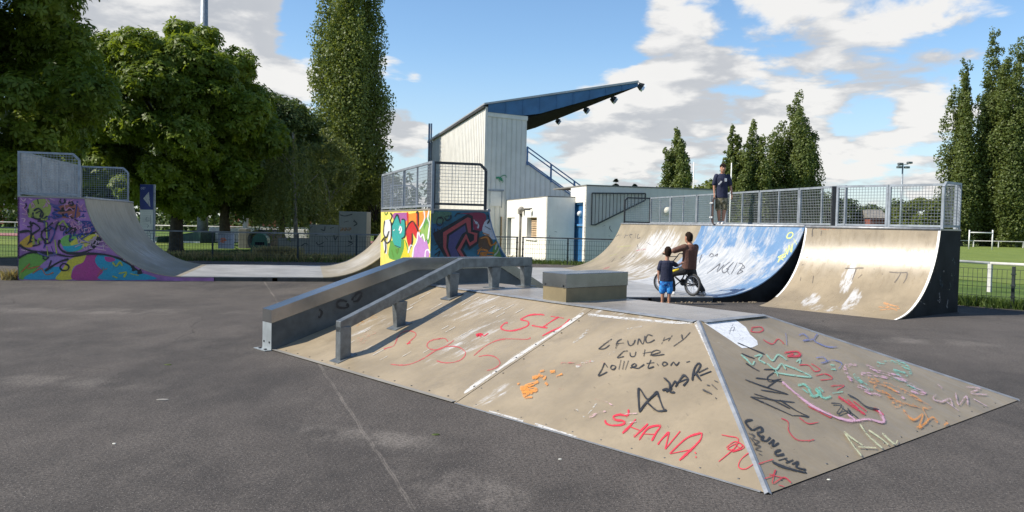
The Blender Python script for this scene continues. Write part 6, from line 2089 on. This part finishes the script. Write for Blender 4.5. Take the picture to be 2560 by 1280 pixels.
# ---------------------------------------------------------------- people, bicycle, skateboard
plain('skin', (.40, .20, .125), .5, 0, .08, 20)
plain('hair', (.022, .014, .010), .9, 0, .4, 60, 0, .1)
plain('navy_cloth', (.012, .016, .042), .85, 0, .25, 4, .9)
plain('brown_cloth', (.115, .052, .036), .85, 0, .2, 4, .9)
plain('black_cloth', (.012, .012, .013), .8, 0, .25, 4, .9)
plain('yellow_cloth', (.72, .52, .02), .8, 0, .15, 12)
plain('white_shoe', (.72, .70, .66), .6, 0, .1, 20)
plain('grey_shoe', (.30, .30, .30), .6, 0, .5, 30)
plain('tyre', (.02, .02, .02), .75, 0, .2, 20)
plain('rim', (.35, .36, .38), .3, .8, .1, 10)
plain('bike_black', (.015, .015, .017), .35, .3, .2, 10)
plain('deck_dark', (.055, .03, .022), .55, 0, .3, 8)
k = NT('camouflage', .85)
co = k.coord()
c = k.mix(k.rng(k.noise(co, 14, 3), .46, .52), (.20, .17, .10), (.075, .070, .035))
k.color(k.mix(k.rng(k.noise(k.coord(loc=(5, 2, 1)), 17, 3), .56, .60), c, (.33, .29, .21)))
k = NT('blue_shorts', .8)
co = k.coord()
c = k.mix(k.rng(k.noise(co, 16, 3), .42, .52), (.02, .12, .42), (.03, .27, .66))
k.color(k.mix(k.rng(k.noise(k.coord(loc=(3, 1, 7)), 20, 3), .60, .66), c, (.25, .52, .74)))


class Fig:
    """builds one figure in its own frame: x to the figure's local right in the picture, y away, z up"""

    def __init__(self, name, loc, label, cat='person', rot=0.0):
        self.root = empty(name, loc, label, cat)
        self.loc = Vector(loc)
        self.m = Matrix.Rotation(rot, 3, 'Z')
        self.zk = 1.0

    def w(self, p):
        x, y, z = p
        if z > .6:
            z = .6 + (z - .6) * self.zk
        return self.loc + self.m @ Vector((x, y, z))

    def rings(self, mb, rs, n=16):
        """stack of horizontal ellipses (x, y, z, rx, ry), closed at both ends"""
        i0 = len(mb.v)
        for (x, y, z, rx, ry) in rs:
            for j in range(n):
                t = 2 * math.pi * j / n
                mb.v.append(tuple(self.w((x + rx * math.cos(t), y + ry * math.sin(t), z))))
        for q in range(len(rs) - 1):
            for j in range(n):
                a, b_ = i0 + q * n + j, i0 + q * n + (j + 1) % n
                mb.f.append((a, b_, b_ + n, a + n))
        mb.f.append(tuple(i0 + j for j in reversed(range(n))))
        mb.f.append(tuple(i0 + (len(rs) - 1) * n + j for j in range(n)))

    def chain(self, mb, pts, n=12):
        P = [self.w(p[:3]) for p in pts]
        mb.tube(P, [p[3] for p in pts], n)
        for p in pts:
            mb.ball(self.w(p[:3]), p[3] * .985, 12, 8)

    def hand(self, mb, wrist, d, palm_n, size=1.0, curl=.6):
        """palm, four fingers of different lengths and a thumb from the side of the palm"""
        d, n_ = Vector(d).normalized(), Vector(palm_n).normalized()
        s = d.cross(n_).normalized()
        w_ = Vector(wrist)
        for o_ in (-.022, 0, .022):
            self.chain(mb, [(*(w_ + s * o_ * .8 * size), .019 * size), (*(w_ + d * .085 * size + s * o_ * 1.25 * size), .0165 * size)], 8)
        for i, l_ in enumerate((.062, .074, .070, .055)):
            b0 = w_ + d * .088 * size + s * (i - 1.5) * .0235 * size
            k1 = b0 + (d * math.cos(curl * .5) + n_ * math.sin(curl * .5)) * l_ * .55 * size
            k2 = k1 + (d * math.cos(curl * 1.5) + n_ * math.sin(curl * 1.5)) * l_ * .5 * size
            self.chain(mb, [(*b0, .0105 * size), (*k1, .0098 * size), (*k2, .0085 * size)], 8)
        b0 = w_ + d * .03 * size - s * .03 * size
        k1 = b0 + (d * .75 - s * .6 + n_ * .25).normalized() * .04 * size
        k2 = k1 + (d * .9 - s * .1 + n_ * .45).normalized() * .035 * size
        self.chain(mb, [(*b0, .0135 * size), (*k1, .0115 * size), (*k2, .009 * size)], 8)

    def solid(self, mb, name, mat, voxel=.010, it=4, parent=None):
        """fuse the pieces into one continuous surface"""
        o = mb.build(name, mat, parent or self.root, sm=True)
        r = o.modifiers.new('r', 'REMESH')
        r.mode, r.voxel_size, r.use_smooth_shade = 'VOXEL', voxel, True
        s = o.modifiers.new('s', 'SMOOTH')
        s.factor, s.iterations = .5, it
        bpy.context.view_layer.update()
        dg = bpy.context.evaluated_depsgraph_get()
        me = bpy.data.meshes.new_from_object(o.evaluated_get(dg))
        o.modifiers.clear()
        o.data = me
        me.name = name
        me.polygons.foreach_set('use_smooth', [True] * len(me.polygons))
        return o

    def head(self, mb, c, s=1.0, face=-1, tilt=0.0):
        """skull, jaw, nose and ears; face = -1 looks towards the camera"""
        x, y, z = c
        f = face
        self.rings(mb, [(x, y + f * .012 * s, z - .118 * s, .030 * s, .030 * s), (x, y + f * .016 * s, z - .105 * s, .048 * s, .055 * s), (x, y + f * .010 * s, z - .07 * s, .062 * s, .078 * s), (x, y + f * .004 * s, z - .02 * s, .072 * s, .090 * s), (x, y - f * .004 * s, z + .03 * s, .076 * s, .094 * s), (x, y - f * .006 * s, z + .07 * s, .069 * s, .084 * s), (x, y - f * .006 * s, z + .10 * s, .046 * s, .058 * s), (x, y - f * .006 * s, z + .115 * s, .018 * s, .024 * s)])
        self.chain(mb, [(x, y + f * .088 * s, z + .012 * s, .009 * s), (x, y + f * .108 * s, z - .022 * s, .014 * s)], 8)
        for sx in (-1, 1):
            self.chain(mb, [(x + sx * .076 * s, y - f * .006 * s, z + .016 * s, .014 * s), (x + sx * .076 * s, y - f * .004 * s, z - .022 * s, .011 * s)], 8)

    def face(self, c, s=1.0, f=-1):
        x, y, z = c
        for sx in (-1, 1):
            MB().ball(self.w((x + sx * .030 * s, y + f * .084 * s, z + .008 * s)), .011 * s, 8, 6).build('eye', 'black_cloth', self.root, sm=True)
            m_ = MB()
            m_.tube([self.w((x + sx * .014 * s, y + f * .094 * s, z + .028 * s)), self.w((x + sx * .046 * s, y + f * .086 * s, z + .030 * s))], .005 * s, 6)
            m_.build('eyebrow', 'hair', self.root, sm=True)
        MB().tube([self.w((x - .022 * s, y + f * .082 * s, z - .062 * s)), self.w((x, y + f * .089 * s, z - .060 * s)), self.w((x + .022 * s, y + f * .082 * s, z - .062 * s))], .005 * s, 6).build('mouth', 'brown_cloth', self.root, sm=True)

    def hair(self, c, s=1.0, f=-1, low=-.02, vol=1.09, fringe=True):
        x, y, z = c
        mb = MB()
        self.rings(mb, [(x, y - f * .040 * s, z + low * s - .05 * s, .052 * s * vol, .050 * s * vol), (x, y - f * .036 * s, z + low * s, .068 * s * vol, .064 * s * vol), (x, y - f * .018 * s, z + .04 * s, .076 * s * vol, .086 * s * vol), (x, y - f * .008 * s, z + .085 * s, .072 * s * vol, .086 * s * vol), (x, y - f * .006 * s, z + .115 * s, .048 * s * vol, .058 * s * vol), (x, y - f * .006 * s, z + .132 * s, .018 * s, .022 * s)])
        for i in range(46):
            a = random.uniform(0, 6.28)
            e = random.uniform(.55, 1.45)
            p = Vector((math.cos(a) * math.cos(e) * .078 * s * vol, math.sin(a) * math.cos(e) * .09 * s * vol - f * .008 * s, math.sin(e) * .115 * s + .02 * s))
            q = p * 1.09 + Vector((random.uniform(-.015, .015), random.uniform(-.015, .015), -.008)) * s
            self.chain(mb, [(x + p.x * .9, y + p.y * .9, z + p.z * .95, .016 * s), (x + q.x, y + q.y, z + q.z, .007 * s)], 6)
        if fringe:
            for i in range(9):
                t = -.05 + .1 * i / 8
                self.chain(mb, [(x + t * s, y + f * .075 * s, z + .085 * s, .018 * s), (x + t * 1.15 * s, y + f * .098 * s, z + (.045 + random.uniform(-.01, .01)) * s, .009 * s)], 6)
        return self.solid(mb, 'hair', 'hair', .008 * max(s, .8), 2)


# --- teenager on the deck of the blue ramp, looking down, one hand on his board
P = PB(4.42, 4.30, ZB)
t = Fig('person', P, 'teenager in navy T-shirt and camouflage shorts standing on top of the blue ramp')
mb = MB()
hc = (.0, -.035, 1.585)
t.head(mb, hc, 1.0)
t.chain(mb, [(0, .01, 1.36, .062), (0, -.005, 1.50, .052)])
t.rings(mb, [(0, .01, .78, .15, .10), (0, .01, .95, .135, .095), (0, .012, 1.15, .15, .10), (0, .01, 1.32, .17, .10), (0, .01, 1.40, .12, .075), (0, .01, 1.43, .06, .05)])
for sx, sh, el, wr in ((-1, (-.175, .01, 1.365), (-.225, .0, 1.10), (-.215, -.03, .86)), (1, (.175, .01, 1.365), (.245, .015, 1.10), (.275, -.02, .86))):
    t.chain(mb, [(*sh, .052), (*el, .038), (*wr, .026)])
    t.hand(mb, (wr[0], wr[1] - .005, wr[2] - .01), (0.05 * sx, -.1, -1), (-sx, 0, 0), 1.0, .9)
for sx, hip, kn, an in ((-1, (-.08, .01, .80), (-.075, -.02, .46), (-.045, .02, .09)), (1, (.08, .01, .80), (.085, -.03, .46), (.045, -.03, .09))):
    t.chain(mb, [(*hip, .082), (*kn, .052), (kn[0] * .9 + an[0] * .1, kn[1] + .02, .36, .053), (*an, .036)])
    t.chain(mb, [(an[0], an[1], .05, .034), (an[0] - .05, an[1] - .12, .035, .028)])
t.solid(mb, 'body', 'skin', .009)
t.face(hc)
t.hair(hc, 1.0, vol=1.16, low=.01)
mb = MB()
t.rings(mb, [(0, .01, .755, .175, .125), (0, .01, .85, .172, .122), (0, .012, 1.1, .168, .118), (0, .012, 1.30, .190, .118), (0, .01, 1.39, .150, .092), (0, .008, 1.435, .075, .065)])
for sx in (-1, 1):
    t.chain(mb, [(sx * .165, .01, 1.365, .070), (sx * .225, .005, 1.15, .066)])
sh_ = t.solid(mb, 'shirt', 'navy_cloth', .010, 3)
MB().hexa([t.w((.035, -.118, 1.21)), t.w((.10, -.112, 1.21)), t.w((.10, -.110, 1.30)), t.w((.035, -.118, 1.30))], [t.w((.035, -.124, 1.21)), t.w((.10, -.118, 1.21)), t.w((.10, -.116, 1.30)), t.w((.035, -.124, 1.30))]).build('printed_square', 'white_paint', sh_)
mb_ = MB()
mb_.bar(t.w((-.13, -.110, 1.12)), t.w((-.045, -.122, 1.22)), .035, .012, (0, -1, 0)).build('bag_strap', 'white_paint', sh_)
mb = MB()
t.rings(mb, [(0, .01, .60, .13, .10), (0, .01, .70, .158, .112), (0, .01, .83, .160, .112)])
for sx in (-1, 1):
    t.chain(mb, [(sx * .085, .01, .72, .092), (sx * .092, -.005, .46, .084)])
t.solid(mb, 'shorts', 'camouflage', .010, 3)
for sx, an in ((-1, (-.045, .02)), (1, (.045, -.03))):
    mb = MB()
    t.chain(mb, [(an[0], an[1] + .03, .042, .042), (an[0] - .025, an[1] - .06, .042, .044), (an[0] - .06, an[1] - .16, .034, .036)])
    t.chain(mb, [(an[0], an[1], .05, .044), (an[0], an[1], .085, .042)])
    t.solid(mb, 'shoe', 'white_shoe', .010, 2)
# skateboard held upright by its end
Q = P + Vector((-.245, -.06, 0))
sk = empty('skateboard', Q, 'dark skateboard held upright beside the teenager', 'skateboard')
mb = MB()
prof = [(0.03, .0), (.0, .06), (-.012, .14), (-.012, .64), (.0, .72), (.04, .80)]
wd = [.05, .085, .10, .10, .085, .045]
for i in range(5):
    (d0, z0), (d1, z1) = prof[i], prof[i + 1]
    q0 = [Q + Vector((d0 + e, y, z0)) for e, y in ((-.006, -wd[i]), (.006, -wd[i]), (.006, wd[i]), (-.006, wd[i]))]
    q1 = [Q + Vector((d1 + e, y, z1)) for e, y in ((-.006, -wd[i + 1]), (.006, -wd[i + 1]), (.006, wd[i + 1]), (-.006, wd[i + 1]))]
    mb.hexa(q0, q1)
mb.build('deck', 'deck_dark', sk)
for z in (.20, .60):
    tr_ = MB().bar(Q + Vector((-.05, -.07, z)), Q + Vector((-.05, .07, z)), .025, .03).build('truck', 'galvanised', sk)
    for y in (-.085, .085):
        MB().tube([Q + Vector((-.052, y - .016, z)), Q + Vector((-.052, y + .016, z))], .027, 12).build('wheel', 'white_shoe', sk, sm=True)

# --- BMX bicycle on the flat
RW = Vector((4.08, 18.42, FLAT + .255))
hd = Vector((-.556, .83, 0)).normalized()
up = Vector((0, 0, 1))
sd_ = hd.cross(up)
bk = empty('bicycle', RW - Vector((0, 0, .255)), 'small black BMX bicycle with chunky tyres standing on the flat', 'bicycle')


def bp(f_, z, s=0.0):
    return RW + hd * f_ + up * (z - .255) + sd_ * s


def wheel(c, dirv):
    ax = dirv.cross(up).normalized()
    mb = MB()
    nseg, R0, r0 = 36, .228, .027
    for i in range(nseg):
        a = 2 * math.pi * i / nseg
        cc = c + (dirv * math.cos(a) + up * math.sin(a)) * R0
        rd = (dirv * math.cos(a) + up * math.sin(a))
        for j in range(8):
            b_ = 2 * math.pi * j / 8
            mb.v.append(tuple(cc + (rd * math.cos(b_) + ax * math.sin(b_)) * r0))
    for i in range(nseg):
        for j in range(8):
            mb.f.append((i * 8 + j, i * 8 + (j + 1) % 8, ((i + 1) % nseg) * 8 + (j + 1) % 8, ((i + 1) % nseg) * 8 + j))
    ty = recalc(mb.build('wheel', 'tyre', bk, sm=True))
    mb = MB()
    for i in range(nseg):
        a0, a1 = 2 * math.pi * i / nseg, 2 * math.pi * (i + 1) / nseg
        q = []
        for a, r_ in ((a0, .185), (a1, .185), (a1, .208), (a0, .208)):
            q.append(c + (dirv * math.cos(a) + up * math.sin(a)) * r_ - ax * .014)
        mb.hexa(q, [p + ax * .028 for p in q])
    recalc(mb.build('rim', 'rim', ty, sm=False))
    mb = MB()
    for i in range(18):
        a = 2 * math.pi * i / 18
        mb.tube([c + ax * (.02 if i % 2 else -.02), c + (dirv * math.cos(a) + up * math.sin(a)) * .19], .0022, 4)
    mb.build('spokes', 'rim', ty, kind='stuff')
    MB().tube([c - ax * .055, c + ax * .055], .024, 10).build('hub', 'bike_black', ty, sm=True)


fd = (hd + sd_ * -.35).normalized()          # front wheel is turned a little
wheel(RW, hd)
FW = bp(.93, .255)
wheel(FW, fd)
bb_, st_, ht, hb = bp(.36, .29), bp(.24, .52), bp(.74, .62), bp(.77, .52)
for p, q, r_, nm in ((bb_, st_, .017, 'seat_tube'), (bb_, hb, .02, 'down_tube'), (st_, ht, .018, 'top_tube'), (ht + (ht - hb) * .15, hb, .022, 'head_tube'), (st_, bp(.225, .60), .013, 'seat_post')):
    MB().tube([p, q], r_, 10).build(nm, 'bike_black', bk, sm=True)
for s in (-.055, .055):
    MB().tube([bb_ + sd_ * s * .5, RW + sd_ * s], .010, 8).build('chain_stay', 'bike_black', bk, sm=True)
    MB().tube([st_ + sd_ * s * .4, RW + sd_ * s], .009, 8).build('seat_stay', 'rim', bk, sm=True)
    MB().tube([hb, hb + sd_ * s - up * .03, FW + sd_ * s], .013, 8).build('fork_leg', 'bike_black', bk, sm=True)
MB().tube([ht, bp(.72, .70), bp(.70, .73)], .017, 8).build('stem', 'bike_black', bk, sm=True)
MB().tube([bp(.60, .93, -.36), bp(.64, .93, -.20), bp(.70, .74, -.06), bp(.70, .74, .06), bp(.64, .93, .20), bp(.60, .93, .36)], .012, 8).build('handlebar', 'bike_black', bk, sm=True)
MB().tube([bp(.655, .86, -.165), bp(.655, .86, .165)], .009, 8).build('crossbar', 'bike_black', bk, sm=True)
for s in (-1, 1):
    MB().tube([bp(.60, .93, s * .24), bp(.592, .93, s * .375)], .018, 10).build('grip', 'tyre', bk, sm=True)
MB().hexa([bp(.08, .60, -.06), bp(.36, .615, -.02), bp(.36, .615, .02), bp(.08, .60, .06)], [bp(.08, .645, -.055), bp(.36, .64, -.015), bp(.36, .64, .015), bp(.08, .645, .055)]).build('saddle', 'bike_black', bk, bevel=.01)
MB().tube([bb_ + sd_ * .045, bb_ + sd_ * .05], .085, 18).build('chainring', 'bike_black', bk)
for s, d in ((1, -1), (-1, 1)):
    e = bb_ + sd_ * s * .07 + hd * d * .13 - up * d * .09
    MB().tube([bb_ + sd_ * s * .05, e], .012, 8).build('crank', 'bike_black', bk, sm=True)
    MB().box(e + sd_ * s * .05, (.09, .09, .022), .6).build('pedal', 'bike_black', bk)
MB().tube([bb_ + sd_ * .047 + up * .08, RW + sd_ * .047 + up * .035], .006, 6).build('chain', 'rim', bk)
MB().tube([bb_ + sd_ * .047 - up * .08, RW + sd_ * .047 - up * .035], .006, 6).build('chain', 'rim', bk)
MB().tube([RW - sd_ * .06, RW - sd_ * .15], .02, 8).build('peg', 'rim', bk, sm=True)
MB().tube([FW - sd_ * .06, FW - sd_ * .15], .02, 8).build('peg', 'bike_black', bk, sm=True)

# --- rider sitting on the bicycle, seen from behind
base = Vector((RW.x, RW.y, FLAT))
rot_ = math.atan2(hd.y, hd.x) - math.pi / 2
f = Fig('person', base, 'rider in brown T-shirt and black trousers sitting on the bicycle with his back turned', rot=rot_)
# in this frame y runs forward along the bicycle and x to the rider's right
mb = MB()
hc = (-.02, .15, 1.305)
f.head(mb, hc, 1.0, face=1)
f.zk = .86            # he slouches
f.chain(mb, [(0, .10, 1.20, .062), (-.01, .145, 1.33, .052)])
f.rings(mb, [(0, .14, .60, .16, .12), (0, .13, .75, .15, .11), (0, .11, .95, .16, .11), (0, .10, 1.12, .18, .11), (0, .10, 1.22, .13, .08), (0, .105, 1.26, .06, .05)])
lh, rh_ = f.m.inverted() @ (bp(.597, .93, -.30) - base), f.m.inverted() @ (bp(.597, .93, .30) - base)
for v_ in (lh, rh_):
    v_.z = .6 + (v_.z - .6) / .86
for sh, el, h_ in (((-.18, .11, 1.185), (-.42, .30, 1.05), lh), ((.18, .11, 1.185), (.40, .33, 1.02), rh_)):
    wr = Vector(h_) + (Vector(el) - Vector(h_)).normalized() * .085 + Vector((0, 0, .02))
    f.chain(mb, [(*sh, .054), (*el, .040), (*wr, .028)])
    f.hand(mb, wr, Vector(h_) - wr + Vector((0, .02, .018)), (0, -.15, -1), 1.0, 1.5)
f.chain(mb, [(-.22, .40, .05, .03), (-.22, .40, .12, .035)])
f.chain(mb, [(.30, -.04, .05, .03), (.30, -.04, .12, .035)])
f.solid(mb, 'body', 'skin', .010)
f.zk = 1.0
f.hair(hc, 1.0, f=1, low=-.03, vol=1.08, fringe=False)
f.zk = .86
mb = MB()
f.rings(mb, [(0, .135, .60, .195, .150), (0, .13, .68, .192, .145), (0, .115, .9, .190, .135), (0, .10, 1.10, .21, .13), (0, .10, 1.20, .155, .098), (0, .105, 1.255, .078, .066)])
for sh, el in (((-.17, .11, 1.18), (-.35, .245, 1.085)), ((.17, .11, 1.18), (.33, .265, 1.07))):
    f.chain(mb, [(*sh, .076), (*el, .068)])
f.solid(mb, 'shirt', 'brown_cloth', .011, 3)
f.zk = 1.0
mb = MB()
f.rings(mb, [(0, .13, .52, .13, .11), (0, .135, .60, .17, .135), (0, .13, .70, .168, .13)])
LG_ = [[(-.10, .16, .58, .112), (-.25, .44, .48, .090), (-.24, .40, .28, .072), (-.22, .39, .12, .060)], [(.10, .15, .56, .112), (.27, .20, .36, .090), (.29, .06, .22, .070), (.30, -.03, .12, .060)]]
for lg in LG_:
    f.chain(mb, lg)
tro = f.solid(mb, 'trousers', 'black_cloth', .011, 3)
q = MB()
pts = [Vector(p[:3]) + Vector((-.92, .05, .28)).normalized() * (p[3] * .97) for p in LG_[0][:2]]
q.tube([f.w(pts[0].lerp(pts[1], .18)), f.w(pts[0].lerp(pts[1], .6)), f.w(pts[0].lerp(pts[1], 1.0))], [.024, .03, .026], 8)
q.build('side_stripe', 'yellow_cloth', tro, sm=True)
for (x, y), m_ in (((-.22, .39), 'white_shoe'), ((.30, -.05), 'grey_shoe')):
    mb = MB()
    f.chain(mb, [(x, y - .03, .042, .042), (x + .01, y + .09, .042, .045), (x + .02, y + .20, .034, .036)])
    f.chain(mb, [(x, y, .05, .045), (x, y, .09, .043)])
    f.solid(mb, 'shoe', m_, .010, 2)

# --- small boy standing behind the fun box, seen from behind
cpos = Vector((3.33, 17.62, 0))
b_ = Fig('person', cpos, 'barefoot small boy in navy T-shirt and bright blue shorts beside the bicycle', rot=math.radians(-8))
mb = MB()
hc = (.02, .01, 1.115)
b_.head(mb, hc, .93, face=1)
b_.chain(mb, [(0, .0, .92, .046), (.01, .005, 1.02, .040)])
b_.rings(mb, [(0, 0, .52, .115, .085), (0, 0, .66, .105, .08), (0, 0, .80, .12, .085), (0, 0, .90, .125, .075), (0, 0, .945, .06, .045)])
gripw = b_.m.inverted() @ (bp(.60, .93, -.37) - cpos)
la = [(-.125, 0, .895, .040), (-.165, .0, .70, .031), (-.165, -.02, .54, .021)]
b_.chain(mb, la)
b_.hand(mb, (-.165, -.02, .53), (0, -.05, -1), (1, 0, 0), .72, .7)
ra = [(.125, 0, .895, .040), (.24, .12, .83, .031), (.33, .28, .88, .021)]
b_.chain(mb, ra)
b_.hand(mb, (.335, .285, .885), (.5, .8, .25), (-.3, .2, -1), .72, .9)
for sx in (-1, 1):
    b_.chain(mb, [(sx * .062, 0, .55, .066), (sx * .066, .01, .31, .045), (sx * .068, .0, .24, .044), (sx * .070, -.01, .06, .029)])
    b_.chain(mb, [(sx * .072, -.02, .028, .027), (sx * .085, .07, .024, .026), (sx * .092, .13, .018, .017)])
b_.solid(mb, 'body', 'skin', .008)
b_.hair(hc, .93, f=1, low=-.03, vol=1.10, fringe=False)
mb = MB()
b_.rings(mb, [(0, 0, .49, .138, .105), (0, 0, .62, .132, .10), (0, 0, .80, .134, .10), (0, 0, .90, .125, .085), (0, 0, .945, .066, .055)])
for sx, el in ((-1, (-.155, .0, .755)), (1, (.20, .075, .845))):
    b_.chain(mb, [(sx * .118, 0, .89, .056), (*el, .052)])
b_.solid(mb, 'shirt', 'navy_cloth', .009, 3)
mb = MB()
b_.rings(mb, [(0, 0, .42, .125, .09), (0, 0, .50, .136, .10), (0, 0, .55, .132, .098)])
for sx in (-1, 1):
    b_.chain(mb, [(sx * .068, 0, .48, .076), (sx * .075, .005, .28, .076)])
b_.solid(mb, 'shorts', 'blue_shorts', .009, 3)

# ---------------------------------------------------------------- litter and leaves on the asphalt
k = 0
lits = [(420, 912, .05, 'leaf_yellowish', 'small yellow green leaf lying on the asphalt at the left'), (1090, 1087, .04, 'leaf_yellowish', 'small green leaf on the asphalt below the fun box'), (1400, 1149, .016, 'paper_white', 'white fleck on the asphalt near the fun box corner'), (407, 1000, .07, 'paving', 'pale worn fleck of asphalt at the left'), (285, 1110, .016, 'paper_white', 'white crumb on the asphalt at the lower left'), (2072, 1200, .016, 'paper_white', 'white fleck just right of the fun box corner')]
for u, v, s, m_, lab in lits:
    p = gp(u, v)
    b = MB()
    n = 7
    b.hexa([(p.x + s * math.cos(i * 6.28 / n) * random.uniform(.6, 1), p.y + s * .7 * math.sin(i * 6.28 / n) * random.uniform(.6, 1), .001) for i in range(n)], [(p.x + s * .9 * math.cos(i * 6.28 / n) * .8, p.y + s * .6 * math.sin(i * 6.28 / n) * .8, .006) for i in range(n)])
    tag(recalc(b.build('fallen_leaf' if 'leaf ' in lab else 'litter', m_)), lab, 'leaf' if 'leaf ' in lab else 'litter')
b = MB()
for i in range(36):
    s = random.uniform(.4, 3.2)
    p = PB(s, random.uniform(-.28, -.03))
    r_ = random.uniform(.010, .035)
    a0 = random.uniform(0, 6)
    b.hexa([(p.x + r_ * math.cos(a0 + j * 1.57) * (1.5 if j % 2 else .8), p.y + r_ * math.sin(a0 + j * 1.57) * (1.5 if j % 2 else .8), .002) for j in range(4)], [(p.x + r_ * .8 * math.cos(a0 + j * 1.57), p.y + r_ * .8 * math.sin(a0 + j * 1.57), .012 + random.random() * .02) for j in range(4)])
tag(recalc(b.build('dead_leaves', 'dirt', kind='stuff')), 'dry brown leaves blown against the foot of the flat', 'leaves')
